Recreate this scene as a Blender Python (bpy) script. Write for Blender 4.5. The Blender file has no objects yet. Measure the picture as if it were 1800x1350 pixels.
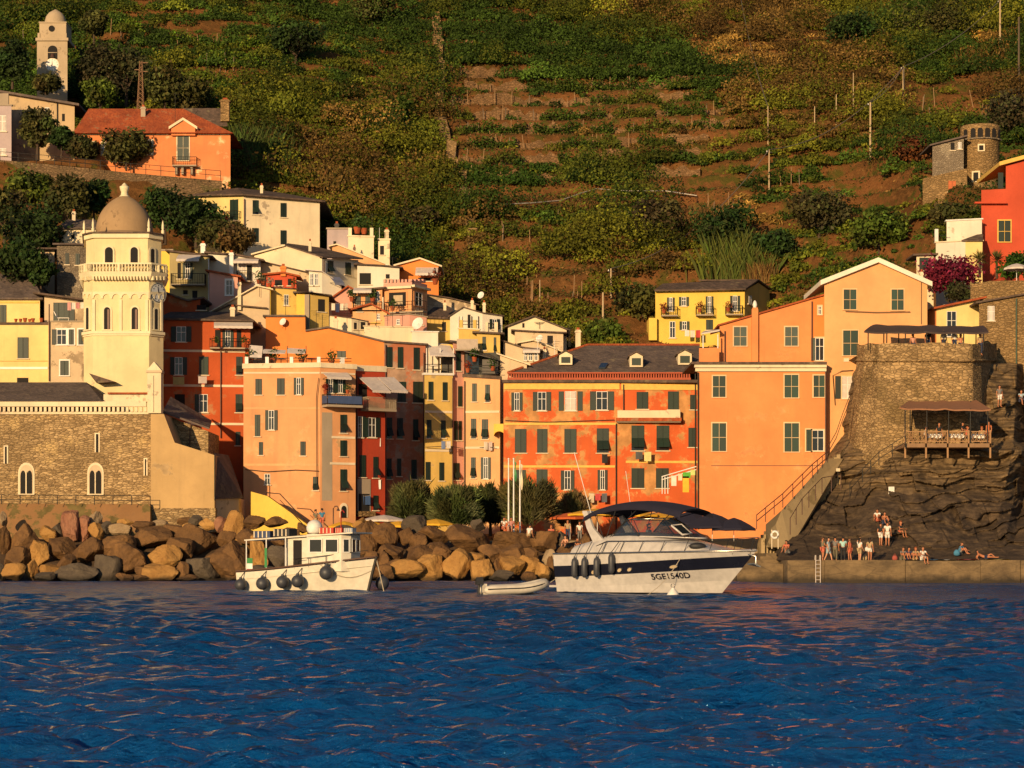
import bpy, math, random
import numpy as np
from mathutils import Vector
random.seed(7); RNG = np.random.default_rng(7)
scene = bpy.context.scene
COL = scene.collection
# ------------------------------------------------------------------ camera, sky, sun, exposure
F, CX, HY, CH = 4000.0, 900.0, 982.0, 1.7      # focal length (px of the 1800 px photo), centre column, horizon row, eye height
cam_d = bpy.data.cameras.new('camera'); cam = bpy.data.objects.new('camera', cam_d); COL.objects.link(cam)
cam.location = (0, 0, CH); cam.rotation_euler = (math.radians(90), 0, 0)
cam_d.sensor_width = 36; cam_d.lens = F/1800*36; cam_d.shift_y = (HY-675)/1800
cam_d.clip_start = 0.5; cam_d.clip_end = 5000
scene.camera = cam
SUN_AZ, SUN_EL = math.radians(22), math.radians(12)   # azimuth left of straight behind the camera
world = bpy.data.worlds.new('World'); scene.world = world; world.use_nodes = True
wn = world.node_tree; bg = wn.nodes['Background']
sky = wn.nodes.new('ShaderNodeTexSky'); sky.sky_type = 'NISHITA'; sky.sun_disc = False
sky.sun_elevation = SUN_EL; sky.sun_rotation = math.radians(180)+SUN_AZ
sky.air_density = 1.0; sky.dust_density = 0.6; sky.ozone_density = 3.0
wn.links.new(sky.outputs[0], bg.inputs[0]); bg.inputs[1].default_value = 0.075
sun_d = bpy.data.lights.new('sun', 'SUN'); sun = bpy.data.objects.new('sun', sun_d); COL.objects.link(sun)
sun_d.energy = 5.0; sun_d.angle = math.radians(0.55); sun_d.color = (1.0, 0.69, 0.36)
sun.rotation_euler = Vector((math.sin(SUN_AZ)*math.cos(SUN_EL), math.cos(SUN_AZ)*math.cos(SUN_EL), -math.sin(SUN_EL))).to_track_quat('-Z', 'Y').to_euler()
scene.view_settings.view_transform = 'Standard'; scene.view_settings.look = 'None'
scene.view_settings.gamma = 1.0; scene.view_settings.exposure = 0.08
scene.view_settings.use_curve_mapping = False
scene.cycles.max_bounces = 5; scene.cycles.diffuse_bounces = 2; scene.cycles.glossy_bounces = 3
scene.cycles.transmission_bounces = 4; scene.cycles.transparent_max_bounces = 6

# ------------------------------------------------------------------ helpers
def W(px, py, Y):
    """A photo pixel at a distance Y -> a point in the place."""
    return Vector(((px-CX)*Y/F, Y, CH+(HY-py)*Y/F))
def pix(p): return CX+F*p[0]/p[1], HY-F*(p[2]-CH)/p[1]
def props(o, label=None, cat=None, group=None, kind=None):
    if label: o['label'] = label
    if cat: o['category'] = cat
    if group: o['group'] = group
    if kind: o['kind'] = kind
    return o
def empty(name, loc, label=None, cat=None, group=None, kind=None):
    o = bpy.data.objects.new(name, None); COL.objects.link(o); o.location = loc; o.empty_display_size = 0.3
    return props(o, label, cat, group, kind)
def wloc(o):
    v = Vector((0, 0, 0))
    while o is not None: v = v+o.location; o = o.parent
    return v
def V3(*a): return Vector(a)
UP = Vector((0, 0, 1))
class MB:
    """Collects shapes (world coordinates) and links them as ONE mesh object."""
    def __init__(s): s.v = []; s.f = []; s.m = []; s.mats = []; s.sm = []
    def mi(s, m):
        if m not in s.mats: s.mats.append(m)
        return s.mats.index(m)
    def poly(s, pts, m):
        n = len(s.v); s.v.extend([tuple(p) for p in pts]); s.f.append(tuple(range(n, n+len(pts)))); s.m.append(s.mi(m)); s.sm.append(False)
    def faces(s, pts, faces, m, smooth=False):
        n = len(s.v); s.v.extend([tuple(p) for p in pts]); k = s.mi(m)
        for f in faces: s.f.append(tuple(i+n for i in f)); s.m.append(k); s.sm.append(smooth)
    def box8(s, c, m):   # 4 bottom, 4 top corners
        s.faces(c, [(3, 2, 1, 0), (4, 5, 6, 7), (0, 1, 5, 4), (1, 2, 6, 5), (2, 3, 7, 6), (3, 0, 4, 7)], m)
    def box(s, o, ax, ay, az, m):  # corner o, three edge vectors
        o = Vector(o); ax = Vector(ax); ay = Vector(ay); az = Vector(az)
        c = [o, o+ax, o+ax+ay, o+ay]; s.box8(c+[p+az for p in c], m)
    def cbox(s, c, sx, sy, sz, m, e=None):  # centred on its base
        e = Vector(e) if e is not None else Vector((1, 0, 0)); n = Vector((-e.y, e.x, 0))
        s.box(Vector(c)-e*sx/2-n*sy/2, e*sx, n*sy, UP*sz, m)
    def prism(s, pts, d, m):       # polygon swept along d
        d = Vector(d); n = len(pts); a = [Vector(p) for p in pts]; b = [p+d for p in a]
        fs = [tuple(range(n-1, -1, -1)), tuple(range(n, 2*n))]+[(i, (i+1) % n, n+(i+1) % n, n+i) for i in range(n)]
        s.faces(a+b, fs, m)
    def tube(s, path, r, m, k=8, caps=True, smooth=True):
        path = [Vector(p) for p in path]; rr = r if isinstance(r, (list, tuple)) else [r]*len(path)
        pts = []
        for i, p in enumerate(path):
            t = (path[min(i+1, len(path)-1)]-path[max(i-1, 0)]).normalized()
            a = t.cross(UP) if abs(t.z) < 0.9 else t.cross(Vector((1, 0, 0)))
            a.normalize(); b = t.cross(a)
            for j in range(k):
                w = 2*math.pi*j/k; pts.append(p+(a*math.cos(w)+b*math.sin(w))*rr[i])
        fs = [(i*k+j, i*k+(j+1) % k, (i+1)*k+(j+1) % k, (i+1)*k+j) for i in range(len(path)-1) for j in range(k)]
        s.faces(pts, fs, m, smooth)
        if caps:
            n = len(pts); s.faces(pts[:k], [tuple(range(k))], m); s.faces(pts[n-k:], [tuple(range(k-1, -1, -1))], m)
    def lathe(s, c, prof, m, k=20, a0=0.0, smooth=True, sx=1, sy=1):
        c = Vector(c); pts = [c+Vector((r*sx*math.cos(a0+2*math.pi*j/k), r*sy*math.sin(a0+2*math.pi*j/k), z)) for r, z in prof for j in range(k)]
        fs = [(i*k+j, i*k+(j+1) % k, (i+1)*k+(j+1) % k, (i+1)*k+j) for i in range(len(prof)-1) for j in range(k)]
        s.faces(pts, fs, m, smooth)
        s.faces(pts[-k:], [tuple(range(k))], m); s.faces(pts[:k], [tuple(range(k-1, -1, -1))], m)
    def ball(s, c, r, m, k=14, sx=1, sy=1, sz=1):
        n = k//2; s.lathe(c, [(max(r*math.sin(math.pi*i/n), r*0.02), -r*sz*math.cos(math.pi*i/n)) for i in range(n+1)], m, k, sx=sx, sy=sy)
    def grid(s, P, m, smooth=True, closed=False):   # P[i][j]
        R, C = len(P), len(P[0]); pts = [p for row in P for p in row]
        fs = [(i*C+j, i*C+(j+1) % C, (i+1)*C+(j+1) % C, (i+1)*C+j) for i in range(R-1) for j in range(C if closed else C-1)]
        s.faces(pts, fs, m, smooth)
    def build(s, name, parent=None, label=None, cat=None, group=None, kind=None, loc=None):
        me = bpy.data.meshes.new(name); o = bpy.data.objects.new(name, me); COL.objects.link(o)
        off = wloc(parent) if parent else Vector(loc) if loc is not None else Vector((0, 0, 0))
        if loc is not None and not parent: o.location = off
        me.from_pydata([(a-off.x, b-off.y, c-off.z) for a, b, c in s.v], [], s.f)
        for m in s.mats: me.materials.append(m)
        me.polygons.foreach_set('material_index', s.m); me.polygons.foreach_set('use_smooth', s.sm)
        me.update()
        if parent: o.parent = parent
        return props(o, label, cat, group, kind)
def np_mesh(name, verts, quads, mat, smooth=False, cols=None, parent=None, loc=None):
    """A mesh straight from numpy arrays (for foliage, terrain, water, rock)."""
    off = np.array(wloc(parent)) if parent else np.array(loc if loc is not None else (0, 0, 0), float)
    me = bpy.data.meshes.new(name); nv, nf, k = len(verts), len(quads), quads.shape[1]
    me.vertices.add(nv); me.vertices.foreach_set('co', (verts-off).astype(np.float32).ravel())
    me.loops.add(nf*k); me.loops.foreach_set('vertex_index', quads.astype(np.int32).ravel())
    me.polygons.add(nf); me.polygons.foreach_set('loop_start', np.arange(0, nf*k, k, dtype=np.int32))
    try: me.polygons.foreach_set('loop_total', np.full(nf, k, np.int32))
    except Exception: pass
    me.polygons.foreach_set('use_smooth', np.full(nf, smooth, bool))
    me.materials.append(mat)
    if cols is not None:
        at = me.attributes.new('tint', 'FLOAT_COLOR', 'FACE'); at.data.foreach_set('color', cols.astype(np.float32).ravel())
    me.update(calc_edges=True); me.validate()
    o = bpy.data.objects.new(name, me); COL.objects.link(o)
    if parent: o.parent = parent
    elif loc is not None: o.location = loc
    return o
def copy_tree(o, loc, label=None, rz=None, sc=None):
    c = o.copy(); COL.objects.link(c); c.location = loc
    if rz is not None: c.rotation_euler.z = rz
    if sc is not None: c.scale = (sc, sc, sc)
    if label: c['label'] = label
    for ch in list(o.children):
        d = ch.copy(); COL.objects.link(d); d.parent = c
        for g in list(ch.children):
            e = g.copy(); COL.objects.link(e); e.parent = d
    return c
# numpy noise
_P = np.random.default_rng(3).permutation(512).astype(np.int64); _P = np.concatenate([_P, _P, _P])
_R = np.random.default_rng(4).uniform(-1, 1, 512)
def vnoise(x, y, z):
    x = np.asarray(x, float); y = np.asarray(y, float)+0*x; z = np.asarray(z, float)+0*x
    xi, yi, zi = np.floor(x).astype(np.int64), np.floor(y).astype(np.int64), np.floor(z).astype(np.int64)
    f = [x-xi, y-yi, z-zi]; u, v, w = [t*t*t*(t*(t*6-15)+10) for t in f]
    def h(i, j, k): return _R[_P[(_P[(_P[i & 511]+j) & 511]+k) & 511] & 511]
    def L(a, b, t): return a+(b-a)*t
    return L(L(L(h(xi, yi, zi), h(xi+1, yi, zi), u), L(h(xi, yi+1, zi), h(xi+1, yi+1, zi), u), v),
             L(L(h(xi, yi, zi+1), h(xi+1, yi, zi+1), u), L(h(xi, yi+1, zi+1), h(xi+1, yi+1, zi+1), u), v), w)
def fbm(x, y, z, o=4):
    r = 0; a = 1.0; s = 1.0
    for i in range(o): r = r+a*vnoise(np.asarray(x)*s+i*17.3, np.asarray(y)*s+i*5.1, np.asarray(z)*s); a *= 0.5; s *= 2.03
    return r
# ------------------------------------------------------------------ materials
def mat(name):
    m = bpy.data.materials.new(name); m.use_nodes = True; t = m.node_tree
    return m, t, t.nodes['Principled BSDF']
def N(t, typ, **kw):
    n = t.nodes.new('ShaderNode'+typ)
    for k, v in kw.items():
        if k in n.inputs: n.inputs[k].default_value = v
        else: setattr(n, k, v)
    return n
def c4(c): return (c[0], c[1], c[2], 1)
def mix(t, fac, a, b, mode='MIX'):
    n = t.nodes.new('ShaderNodeMix'); n.data_type = 'RGBA'; n.blend_type = mode
    for s, v in ((n.inputs[0], fac), (n.inputs[6], a), (n.inputs[7], b)):
        if hasattr(v, 'is_linked') or hasattr(v, 'links'): t.links.new(v, s)
        elif isinstance(v, tuple): s.default_value = c4(v)
        else: s.default_value = v
    return n.outputs[2]
def ramp(t, fac, lo, hi, a=0.0, b=1.0):
    n = t.nodes.new('ShaderNodeMapRange'); t.links.new(fac, n.inputs[0])
    n.inputs[1].default_value = lo; n.inputs[2].default_value = hi; n.inputs[3].default_value = a; n.inputs[4].default_value = b
    return n.outputs[0]
def posn(t, sx=1, sy=1, sz=1, off=0.0):
    g = N(t, 'NewGeometry'); m = N(t, 'Mapping'); t.links.new(g.outputs['Position'], m.inputs[0])
    m.inputs['Scale'].default_value = (sx, sy, sz); m.inputs['Location'].default_value = (off, off*0.7, off*1.3)
    return m.outputs[0]
def noise(t, vec, scale, detail=5, rough=0.55):
    n = N(t, 'TexNoise'); n.inputs['Scale'].default_value = scale; n.inputs['Detail'].default_value = detail; n.inputs['Roughness'].default_value = rough
    t.links.new(vec, n.inputs['Vector']); return n.outputs[0]
def bump(t, bs, h, strength=0.3, dist=0.05):
    b = N(t, 'Bump'); b.inputs['Strength'].default_value = strength; b.inputs['Distance'].default_value = dist
    t.links.new(h, b.inputs['Height']); t.links.new(b.outputs[0], bs.inputs['Normal'])
def mul(c, k): return tuple(min(1, x*k) for x in c)
_C = {}
def plain(name, c, rough=0.6, metal=0.0, spec=None):
    if name in _C: return _C[name]
    m, t, b = mat(name); b.inputs['Roughness'].default_value = rough; b.inputs['Metallic'].default_value = metal
    n = noise(t, posn(t), 3.0); t.links.new(mix(t, ramp(t, n, .3, .7), mul(c, .85), mul(c, 1.08)), b.inputs['Base Color'])
    if spec is not None: b.inputs['Specular IOR Level'].default_value = spec
    _C[name] = m; return m
def plaster(name, c, patch=None, amt=0.0, seed=0.0, stain=0.35):
    """Old lime render: cloudy tone, rain streaks, patches where a lower coat shows."""
    if name in _C: return _C[name]
    m, t, b = mat(name); b.inputs['Roughness'].default_value = 0.92; b.inputs['Specular IOR Level'].default_value = 0.15
    p = posn(t, off=seed*13.7)
    col = mix(t, ramp(t, noise(t, p, 0.35, 6), .35, .65), mul(c, .88), mul(c, 1.08))
    col = mix(t, ramp(t, noise(t, p, 2.5, 6, .65), .5, .75, 0, .35), col, mul(c, .78))
    st = noise(t, posn(t, 1.6, 1.6, .10, seed*3), 1.0, 4)
    col = mix(t, ramp(t, st, .54, .74, 0, stain), col, tuple(x*.55+.03 for x in c))
    col = mix(t, ramp(t, noise(t, posn(t, 3.2, 3.2, .35, seed*5), 1.0, 6, .7), .60, .72, 0, .22+stain*.4), col, tuple(x*.62 for x in c))
    if patch:
        pn = noise(t, posn(t, off=seed*7+3), .42, 9, .68)
        th = .66-amt*.3
        edge = ramp(t, pn, th, th+.012)
        pc = mix(t, ramp(t, noise(t, p, 1.1, 5), .4, .65), mul(patch, .75), mul(patch, 1.15))
        col = mix(t, edge, col, pc)
        rim = ramp(t, pn, th-.03, th-.012, 0, .5)
        inv = ramp(t, pn, th-.004, th, 1, 0)
        mm = N(t, 'Math', operation='MULTIPLY'); t.links.new(rim, mm.inputs[0]); t.links.new(inv, mm.inputs[1])
        col = mix(t, mm.outputs[0], col, mul(tuple((x+y)/2 for x, y in zip(c, patch)), 1.15))
    t.links.new(col, b.inputs['Base Color'])
    bump(t, b, noise(t, p, 5, 6, .7), .25, .04)
    _C[name] = m; return m
def stone(name, c1, c2, mortar, sc=2.6, fl=2.2, seed=0.0, patch=None):
    """Coursed rubble: flat stretched cells, each its own tone, open joints."""
    if name in _C: return _C[name]
    m, t, b = mat(name); b.inputs['Roughness'].default_value = 0.95; b.inputs['Specular IOR Level'].default_value = 0.1
    g = posn(t, 1, 1, fl, seed)
    wob = N(t, 'VectorMath', operation='ADD'); nn = N(t, 'TexNoise'); nn.inputs['Scale'].default_value = 1.2; t.links.new(g, nn.inputs['Vector'])
    sc_ = N(t, 'VectorMath', operation='SCALE'); sc_.inputs['Scale'].default_value = .35; t.links.new(nn.outputs['Color'], sc_.inputs[0])
    t.links.new(g, wob.inputs[0]); t.links.new(sc_.outputs[0], wob.inputs[1])
    v = N(t, 'TexVoronoi'); v.inputs['Scale'].default_value = sc; t.links.new(wob.outputs[0], v.inputs['Vector'])
    v2 = N(t, 'TexVoronoi', feature='DISTANCE_TO_EDGE'); v2.inputs['Scale'].default_value = sc; t.links.new(wob.outputs[0], v2.inputs['Vector'])
    sep = N(t, 'SeparateColor'); t.links.new(v.outputs['Color'], sep.inputs[0])
    col = mix(t, ramp(t, sep.outputs[0], .1, .9), c1, c2)
    big = noise(t, posn(t, off=seed+5), .3, 5)
    col = mix(t, ramp(t, big, .42, .66, 0, .55), col, mul(tuple((x+y)/2 for x, y in zip(c1, c2)), .55))
    if patch: col = mix(t, ramp(t, noise(t, posn(t, off=seed+9), .5, 7, .65), .56, .62, 0, .8), col, patch)
    gap = ramp(t, v2.outputs['Distance'], 0.0, .07, 1, 0)
    col = mix(t, gap, col, mortar)
    t.links.new(col, b.inputs['Base Color'])
    h = N(t, 'Math', operation='ADD'); t.links.new(ramp(t, v2.outputs['Distance'], 0, .2), h.inputs[0]); t.links.new(noise(t, posn(t), 4, 5), h.inputs[1])
    bump(t, b, h.outputs[0], .8, .06)
    _C[name] = m; return m
def tiles(name, c, c2, seed=0.0, fx=3.2, fz=3.0):
    """Roof covering: rows of slates or tiles, tone changing tile by tile, lichen."""
    if name in _C: return _C[name]
    m, t, b = mat(name); b.inputs['Roughness'].default_value = 0.9; b.inputs['Specular IOR Level'].default_value = 0.15
    v = N(t, 'TexVoronoi'); v.inputs['Scale'].default_value = 1.0; t.links.new(posn(t, fx, fz, fz, seed), v.inputs['Vector'])
    sep = N(t, 'SeparateColor'); t.links.new(v.outputs['Color'], sep.inputs[0])
    col = mix(t, sep.outputs[0], c, c2)
    col = mix(t, ramp(t, noise(t, posn(t, off=seed), .5, 6), .45, .7, 0, .6), col, mul(c2, .6))
    col = mix(t, ramp(t, noise(t, posn(t, off=seed+4), 1.3, 6), .6, .7, 0, .5), col, (.30, .24, .13))
    t.links.new(col, b.inputs['Base Color']); bump(t, b, v.outputs['Distance'], .7, .06)
    _C[name] = m; return m
def leafmat(name, trans=0.35):
    if name in _C: return _C[name]
    m, t, b = mat(name); a = N(t, 'Attribute', attribute_name='tint')
    b.inputs['Roughness'].default_value = 0.75; b.inputs['Specular IOR Level'].default_value = 0.2
    t.links.new(a.outputs['Color'], b.inputs['Base Color'])
    tr = N(t, 'BsdfTranslucent'); t.links.new(a.outputs['Color'], tr.inputs['Color'])
    ms = N(t, 'MixShader'); ms.inputs[0].default_value = trans*.7
    t.links.new(b.outputs[0], ms.inputs[1]); t.links.new(tr.outputs[0], ms.inputs[2])
    t.links.new(ms.outputs[0], t.nodes['Material Output'].inputs['Surface'])
    _C[name] = m; return m
def glass(name, c=(.02, .025, .03), rough=.08):
    if name in _C: return _C[name]
    m, t, b = mat(name); b.inputs['Base Color'].default_value = c4(c); b.inputs['Roughness'].default_value = rough
    bump(t, b, noise(t, posn(t), 1.5, 2), .05, .05); _C[name] = m; return m
def rockmat(name, c1, c2, c3, strata=0.0, wet=True):
    if name in _C: return _C[name]
    m, t, b = mat(name); b.inputs['Roughness'].default_value = 0.85; b.inputs['Specular IOR Level'].default_value = 0.25
    oi = N(t, 'ObjectInfo'); p = posn(t)
    ad = N(t, 'VectorMath', operation='ADD'); t.links.new(p, ad.inputs[0])
    sc_ = N(t, 'VectorMath', operation='SCALE'); t.links.new(oi.outputs['Random'], sc_.inputs['Scale']); sc_.inputs[0].default_value = (40, 31, 17)
    t.links.new(sc_.outputs[0], ad.inputs[1]); q = ad.outputs[0]
    n1 = noise(t, q, .9, 7, .62); n2 = noise(t, q, 5, 6, .7)
    col = mix(t, ramp(t, n1, .36, .62), c1, c2)
    col = mix(t, ramp(t, n2, .52, .72, 0, .6), col, c3)
    col = mix(t, ramp(t, oi.outputs['Random'], 0, 1, .0, .45), col, mul(c1, .62))
    if strata:
        sv = noise(t, posn(t, .25, .25, 5.5), 1.0, 5, .7)
        col = mix(t, ramp(t, sv, .46, .56, 0, strata), col, mul(c1, .32))
    if wet:
        sx = N(t, 'SeparateXYZ'); g = N(t, 'NewGeometry'); t.links.new(g.outputs['Position'], sx.inputs[0])
        wn_ = N(t, 'Math', operation='MULTIPLY_ADD'); t.links.new(n1, wn_.inputs[0]); wn_.inputs[1].default_value = -.7; t.links.new(sx.outputs[2], wn_.inputs[2])
        col = mix(t, ramp(t, wn_.outputs[0], -.15, .15, .78, 0), col, (.018, .016, .012))
    t.links.new(col, b.inputs['Base Color'])
    h = N(t, 'Math', operation='MULTIPLY_ADD'); t.links.new(n2, h.inputs[0]); h.inputs[1].default_value = .4; t.links.new(n1, h.inputs[2])
    bump(t, b, h.outputs[0], .8, .16); _C[name] = m; return m
def shutter(name, c):
    m = plain(name, c, .55); t = m.node_tree; b = t.nodes['Principled BSDF']; old = b.inputs['Base Color'].links[0].from_socket; oi = N(t, 'ObjectInfo')
    t.links.new(mix(t, oi.outputs['Random'], mul(c, .55), (c[0]*1.4, c[1]*1.25, c[2]*1.2)), b.inputs['Base Color']); return m
GREEN = shutter('shutter_green', (.010, .026, .017)); GREEN2 = shutter('shutter_blue_green', (.012, .042, .028))
DKBROWN = shutter('shutter_dark_olive', (.022, .022, .015)); WHITE = plain('white_paint', (.75, .72, .66), .5)
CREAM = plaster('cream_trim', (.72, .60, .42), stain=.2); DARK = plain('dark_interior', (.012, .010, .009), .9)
GLASS = glass('window_glass'); IRON = plain('iron', (.03, .028, .025), .5, .6); COPPER = plain('downpipe_copper', (.10, .05, .035), .5, .3)
SLATE = tiles('slate_roof', (.17, .125, .10), (.11, .085, .075)); SLATE2 = tiles('brown_slate_roof', (.15, .10, .075), (.09, .065, .05), 4)
TERRA = tiles('terracotta_roof', (.42, .105, .035), (.30, .07, .03), 2, 4.5, 2.4)
CANVAS = plain('awning_canvas', (.60, .52, .46), .85); CONC = plaster('concrete', (.36, .29, .21), stain=.5)
# ------------------------------------------------------------------ water
def water():
    ys = np.concatenate([np.linspace(4, 13, 40)[:-1], 13*np.exp(np.linspace(0, math.log(176/13), 820))])
    us = np.linspace(-.36, .36, 1250)
    Y, U = np.meshgrid(ys, us, indexing='ij'); X = U*(Y+40)
    Z = np.zeros_like(X); rng = np.random.default_rng(21)
    dx = np.maximum((Y+40)*(us[1]-us[0])*1.1, np.gradient(ys)[:, None]*1.1)
    for i in range(170):
        lam = 0.15*math.exp(rng.uniform(0, math.log(22)))
        th = rng.normal(math.radians(80), .40); k = 2*math.pi/lam
        amp = .0150*min(lam, .9)**.78*rng.uniform(.4, 1.4)*(1 if lam < .9 else .85)
        ph = k*(X*math.cos(th)+Y*math.sin(th))+rng.uniform(0, 6.28)
        ph = ph+.5*np.sin(.31*k*(X*math.cos(th+1.3)+Y*math.sin(th+1.3))+i)
        fade = np.clip((lam/dx-2.5)/2.5, 0, 1)
        s = np.sin(ph); Z += amp*fade*(s+.28*(s*s-.5)*2)
    gust = .72+.45*fbm(X*.12, Y*.05, 3.0, 3)
    Z *= np.clip(gust, .4, 1.3)
    V = np.stack([X, Y, Z], -1).reshape(-1, 3); R, C = X.shape
    i = np.arange(R-1)[:, None]*C+np.arange(C-1)[None, :]
    q = np.stack([i, i+1, i+C+1, i+C], -1).reshape(-1, 4)
    m, t, b = mat('sea_water')
    b.inputs['Base Color'].default_value = (.0015, .060, .225, 1); b.inputs['Roughness'].default_value = .06; b.inputs['IOR'].default_value = 1.34; b.inputs['Specular IOR Level'].default_value = .75
    b.inputs['Specular Tint'].default_value = (.27, .58, 1.0, 1)
    n1 = noise(t, posn(t, .75, 1.6, 1), 3.0, 6, .62); n2 = noise(t, posn(t, .6, 1.3, 1), .6, 3)
    h = N(t, 'Math', operation='MULTIPLY_ADD'); t.links.new(n2, h.inputs[0]); h.inputs[1].default_value = 2.0; t.links.new(n1, h.inputs[2])
    bump(t, b, h.outputs[0], 1.0, .20)
    cd = N(t, 'NewGeometry'); sy = N(t, 'SeparateXYZ'); t.links.new(cd.outputs['Position'], sy.inputs[0]); t.links.new(ramp(t, sy.outputs[1], 25, 110, .06, .20), b.inputs['Roughness']); t.links.new(ramp(t, sy.outputs[1], 15, 90, .22, 1.0), b.inputs['Normal'].links[0].from_node.inputs['Distance'])
    props(np_mesh('water', V, q, m, True), kind='structure')
    mb = MB(); mb.box((-900, -400, -3), (1800, 0, 0), (0, 590, 0), (0, 0, 2.6), m); mb.build('deep_water', kind='structure')
water()
# ------------------------------------------------------------------ hillside
COLS = [(-110, [(150, -3), (186, 4), (205, 10), (220, 32), (241, 50), (262, 55), (280, 68), (330, 96), (430, 145), (620, 230)]),
        (-56, [(150, -3), (179, -3), (184, 3.5), (205, 6), (212, 14), (220, 28), (238.5, 38), (241.5, 43.3), (262, 46), (280, 60), (330, 85), (430, 131), (620, 220)]),
        (-41, [(150, -3), (179, -3), (184, 3.5), (205, 5.5), (213, 14), (222, 26), (238.5, 36.5), (241.5, 41.8), (258, 45), (280, 59.5), (330, 85), (430, 131), (620, 220)]),
        (-34, [(150, -3), (179, -3), (185, 3), (205, 5), (214, 14), (225, 24), (238.5, 35.5), (241.5, 40.5), (256, 45), (280, 59.5), (330, 85), (430, 131), (620, 220)]),
        (-25, [(150, -3), (179, -3), (186, 3), (205, 4), (215, 13), (228, 21), (241, 33), (255, 44), (290, 63), (330, 84.5), (430, 132), (620, 220)]),
        (-10, [(150, -3), (179, -3), (186, 3), (206, 4), (216, 11), (228, 19), (238, 27), (250, 36), (290, 60), (330, 84), (430, 134), (620, 222)]),
        (8, [(150, -3), (179, -3), (184, 3), (206, 4), (216, 14), (222, 21.5), (232, 26.5), (250, 36.5), (290, 59), (330, 84), (430, 134), (620, 222)]),
        (25, [(150, -3), (176, -3), (181, 3), (204, 4), (214, 12), (221, 21), (232, 26), (240, 33.5), (285, 58), (330, 83), (430, 133), (620, 222)]),
        (38, [(150, -3), (179, -3), (188, 3), (205, 12), (215, 23), (230, 32.5), (245, 39), (285, 58.5), (330, 82), (430, 130), (620, 220)]),
        (45, [(150, -3), (178, -3), (188, 4), (205, 18), (215, 28.5), (228, 37.8), (233, 39.5), (245, 43.5), (285, 60), (330, 82), (430, 130), (620, 220)]),
        (56, [(150, -3), (178, -3), (190, 13), (196, 19), (206, 25), (225, 35), (245, 44), (285, 60), (330, 82), (430, 130), (620, 220)]),
        (115, [(150, -3), (170, 3), (188, 18), (206, 30), (225, 42), (285, 70), (330, 95), (430, 140), (620, 220)])]
_CX = np.array([c[0] for c in COLS], float)
_YS = np.arange(150, 621, .5); _TB = np.array([np.interp(_YS, *zip(*c[1])) for c in COLS])
def Hraw(x, y):
    x = np.asarray(x, float); y = np.asarray(y, float)
    i = np.clip(np.searchsorted(_CX, x)-1, 0, len(_CX)-2); t = np.clip((x-_CX[i])/(_CX[i+1]-_CX[i]), 0, 1); t = t*t*(3-2*t)*.5+t*.5
    g = np.clip((y-150)*2, 0, len(_YS)-1.001); j = g.astype(int); w = g-j
    a = _TB[i, j]*(1-w)+_TB[i, j+1]*w; b = _TB[i+1, j]*(1-w)+_TB[i+1, j+1]*w
    return a+(b-a)*t
def H(x, y):
    z = Hraw(x, y); x = np.asarray(x, float); y = np.asarray(y, float)
    n = fbm(x*.045, y*.045, 1.7, 4)
    up = np.clip((y-216)/14, 0, 1)*np.clip((z-18)/8, 0, 1)
    vy = np.clip((x+9)/2, 0, 1)*np.clip((31-x)/4, 0, 1)*np.clip((y-261)/3, 0, 1)*np.clip((316-y)/5, 0, 1)
    z = z+n*1.5*up*(1-.85*vy)
    st = 2.7; off = .9*fbm(x*.02, y*.012, 9.1, 2)
    off = off*(1-vy); q = (z+off*2)/st; fl = np.floor(q); fr = q-fl
    s = np.clip((fr-.62)/.26, 0, 1); s = s*s*(3-2*s)
    zt = st*(fl+s*.86+fr*.14)-off*2
    terr = np.maximum(np.clip(.7+1.1*fbm(x*.03+5, y*.03, 4.4, 2), .25, 1), vy)
    return z+(zt-z)*terr*up
def hit(px, py, y0=205, y1=520, dz=0.0):
    ys = np.arange(y0, y1, .4); xs = (px-CX)*ys/F; zs = CH+(HY-py)*ys/F
    h = H(xs, ys)+dz; k = np.nonzero(h >= zs)[0]
    k = k[0] if len(k) else len(ys)-1
    return Vector((xs[k], ys[k], float(H(xs[k], ys[k]))))
def bench(px, py, up=7):
    # the middle of the nearest terrace bench along a photo column
    p = hit(px, py+up, 216); ys = np.arange(p.y-3.5, p.y+3.5, .15); xs = (px-CX)*ys/F; z = Hraw(xs, ys)+.225*fbm(xs*.045, ys*.045, 1.7, 4); fr = z/2.7-np.floor(z/2.7)
    k = int(np.argmin(np.abs(fr-.42)+.02*np.abs(ys-p.y))); return Vector((xs[k], ys[k], float(H(xs[k], ys[k]))))
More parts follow.
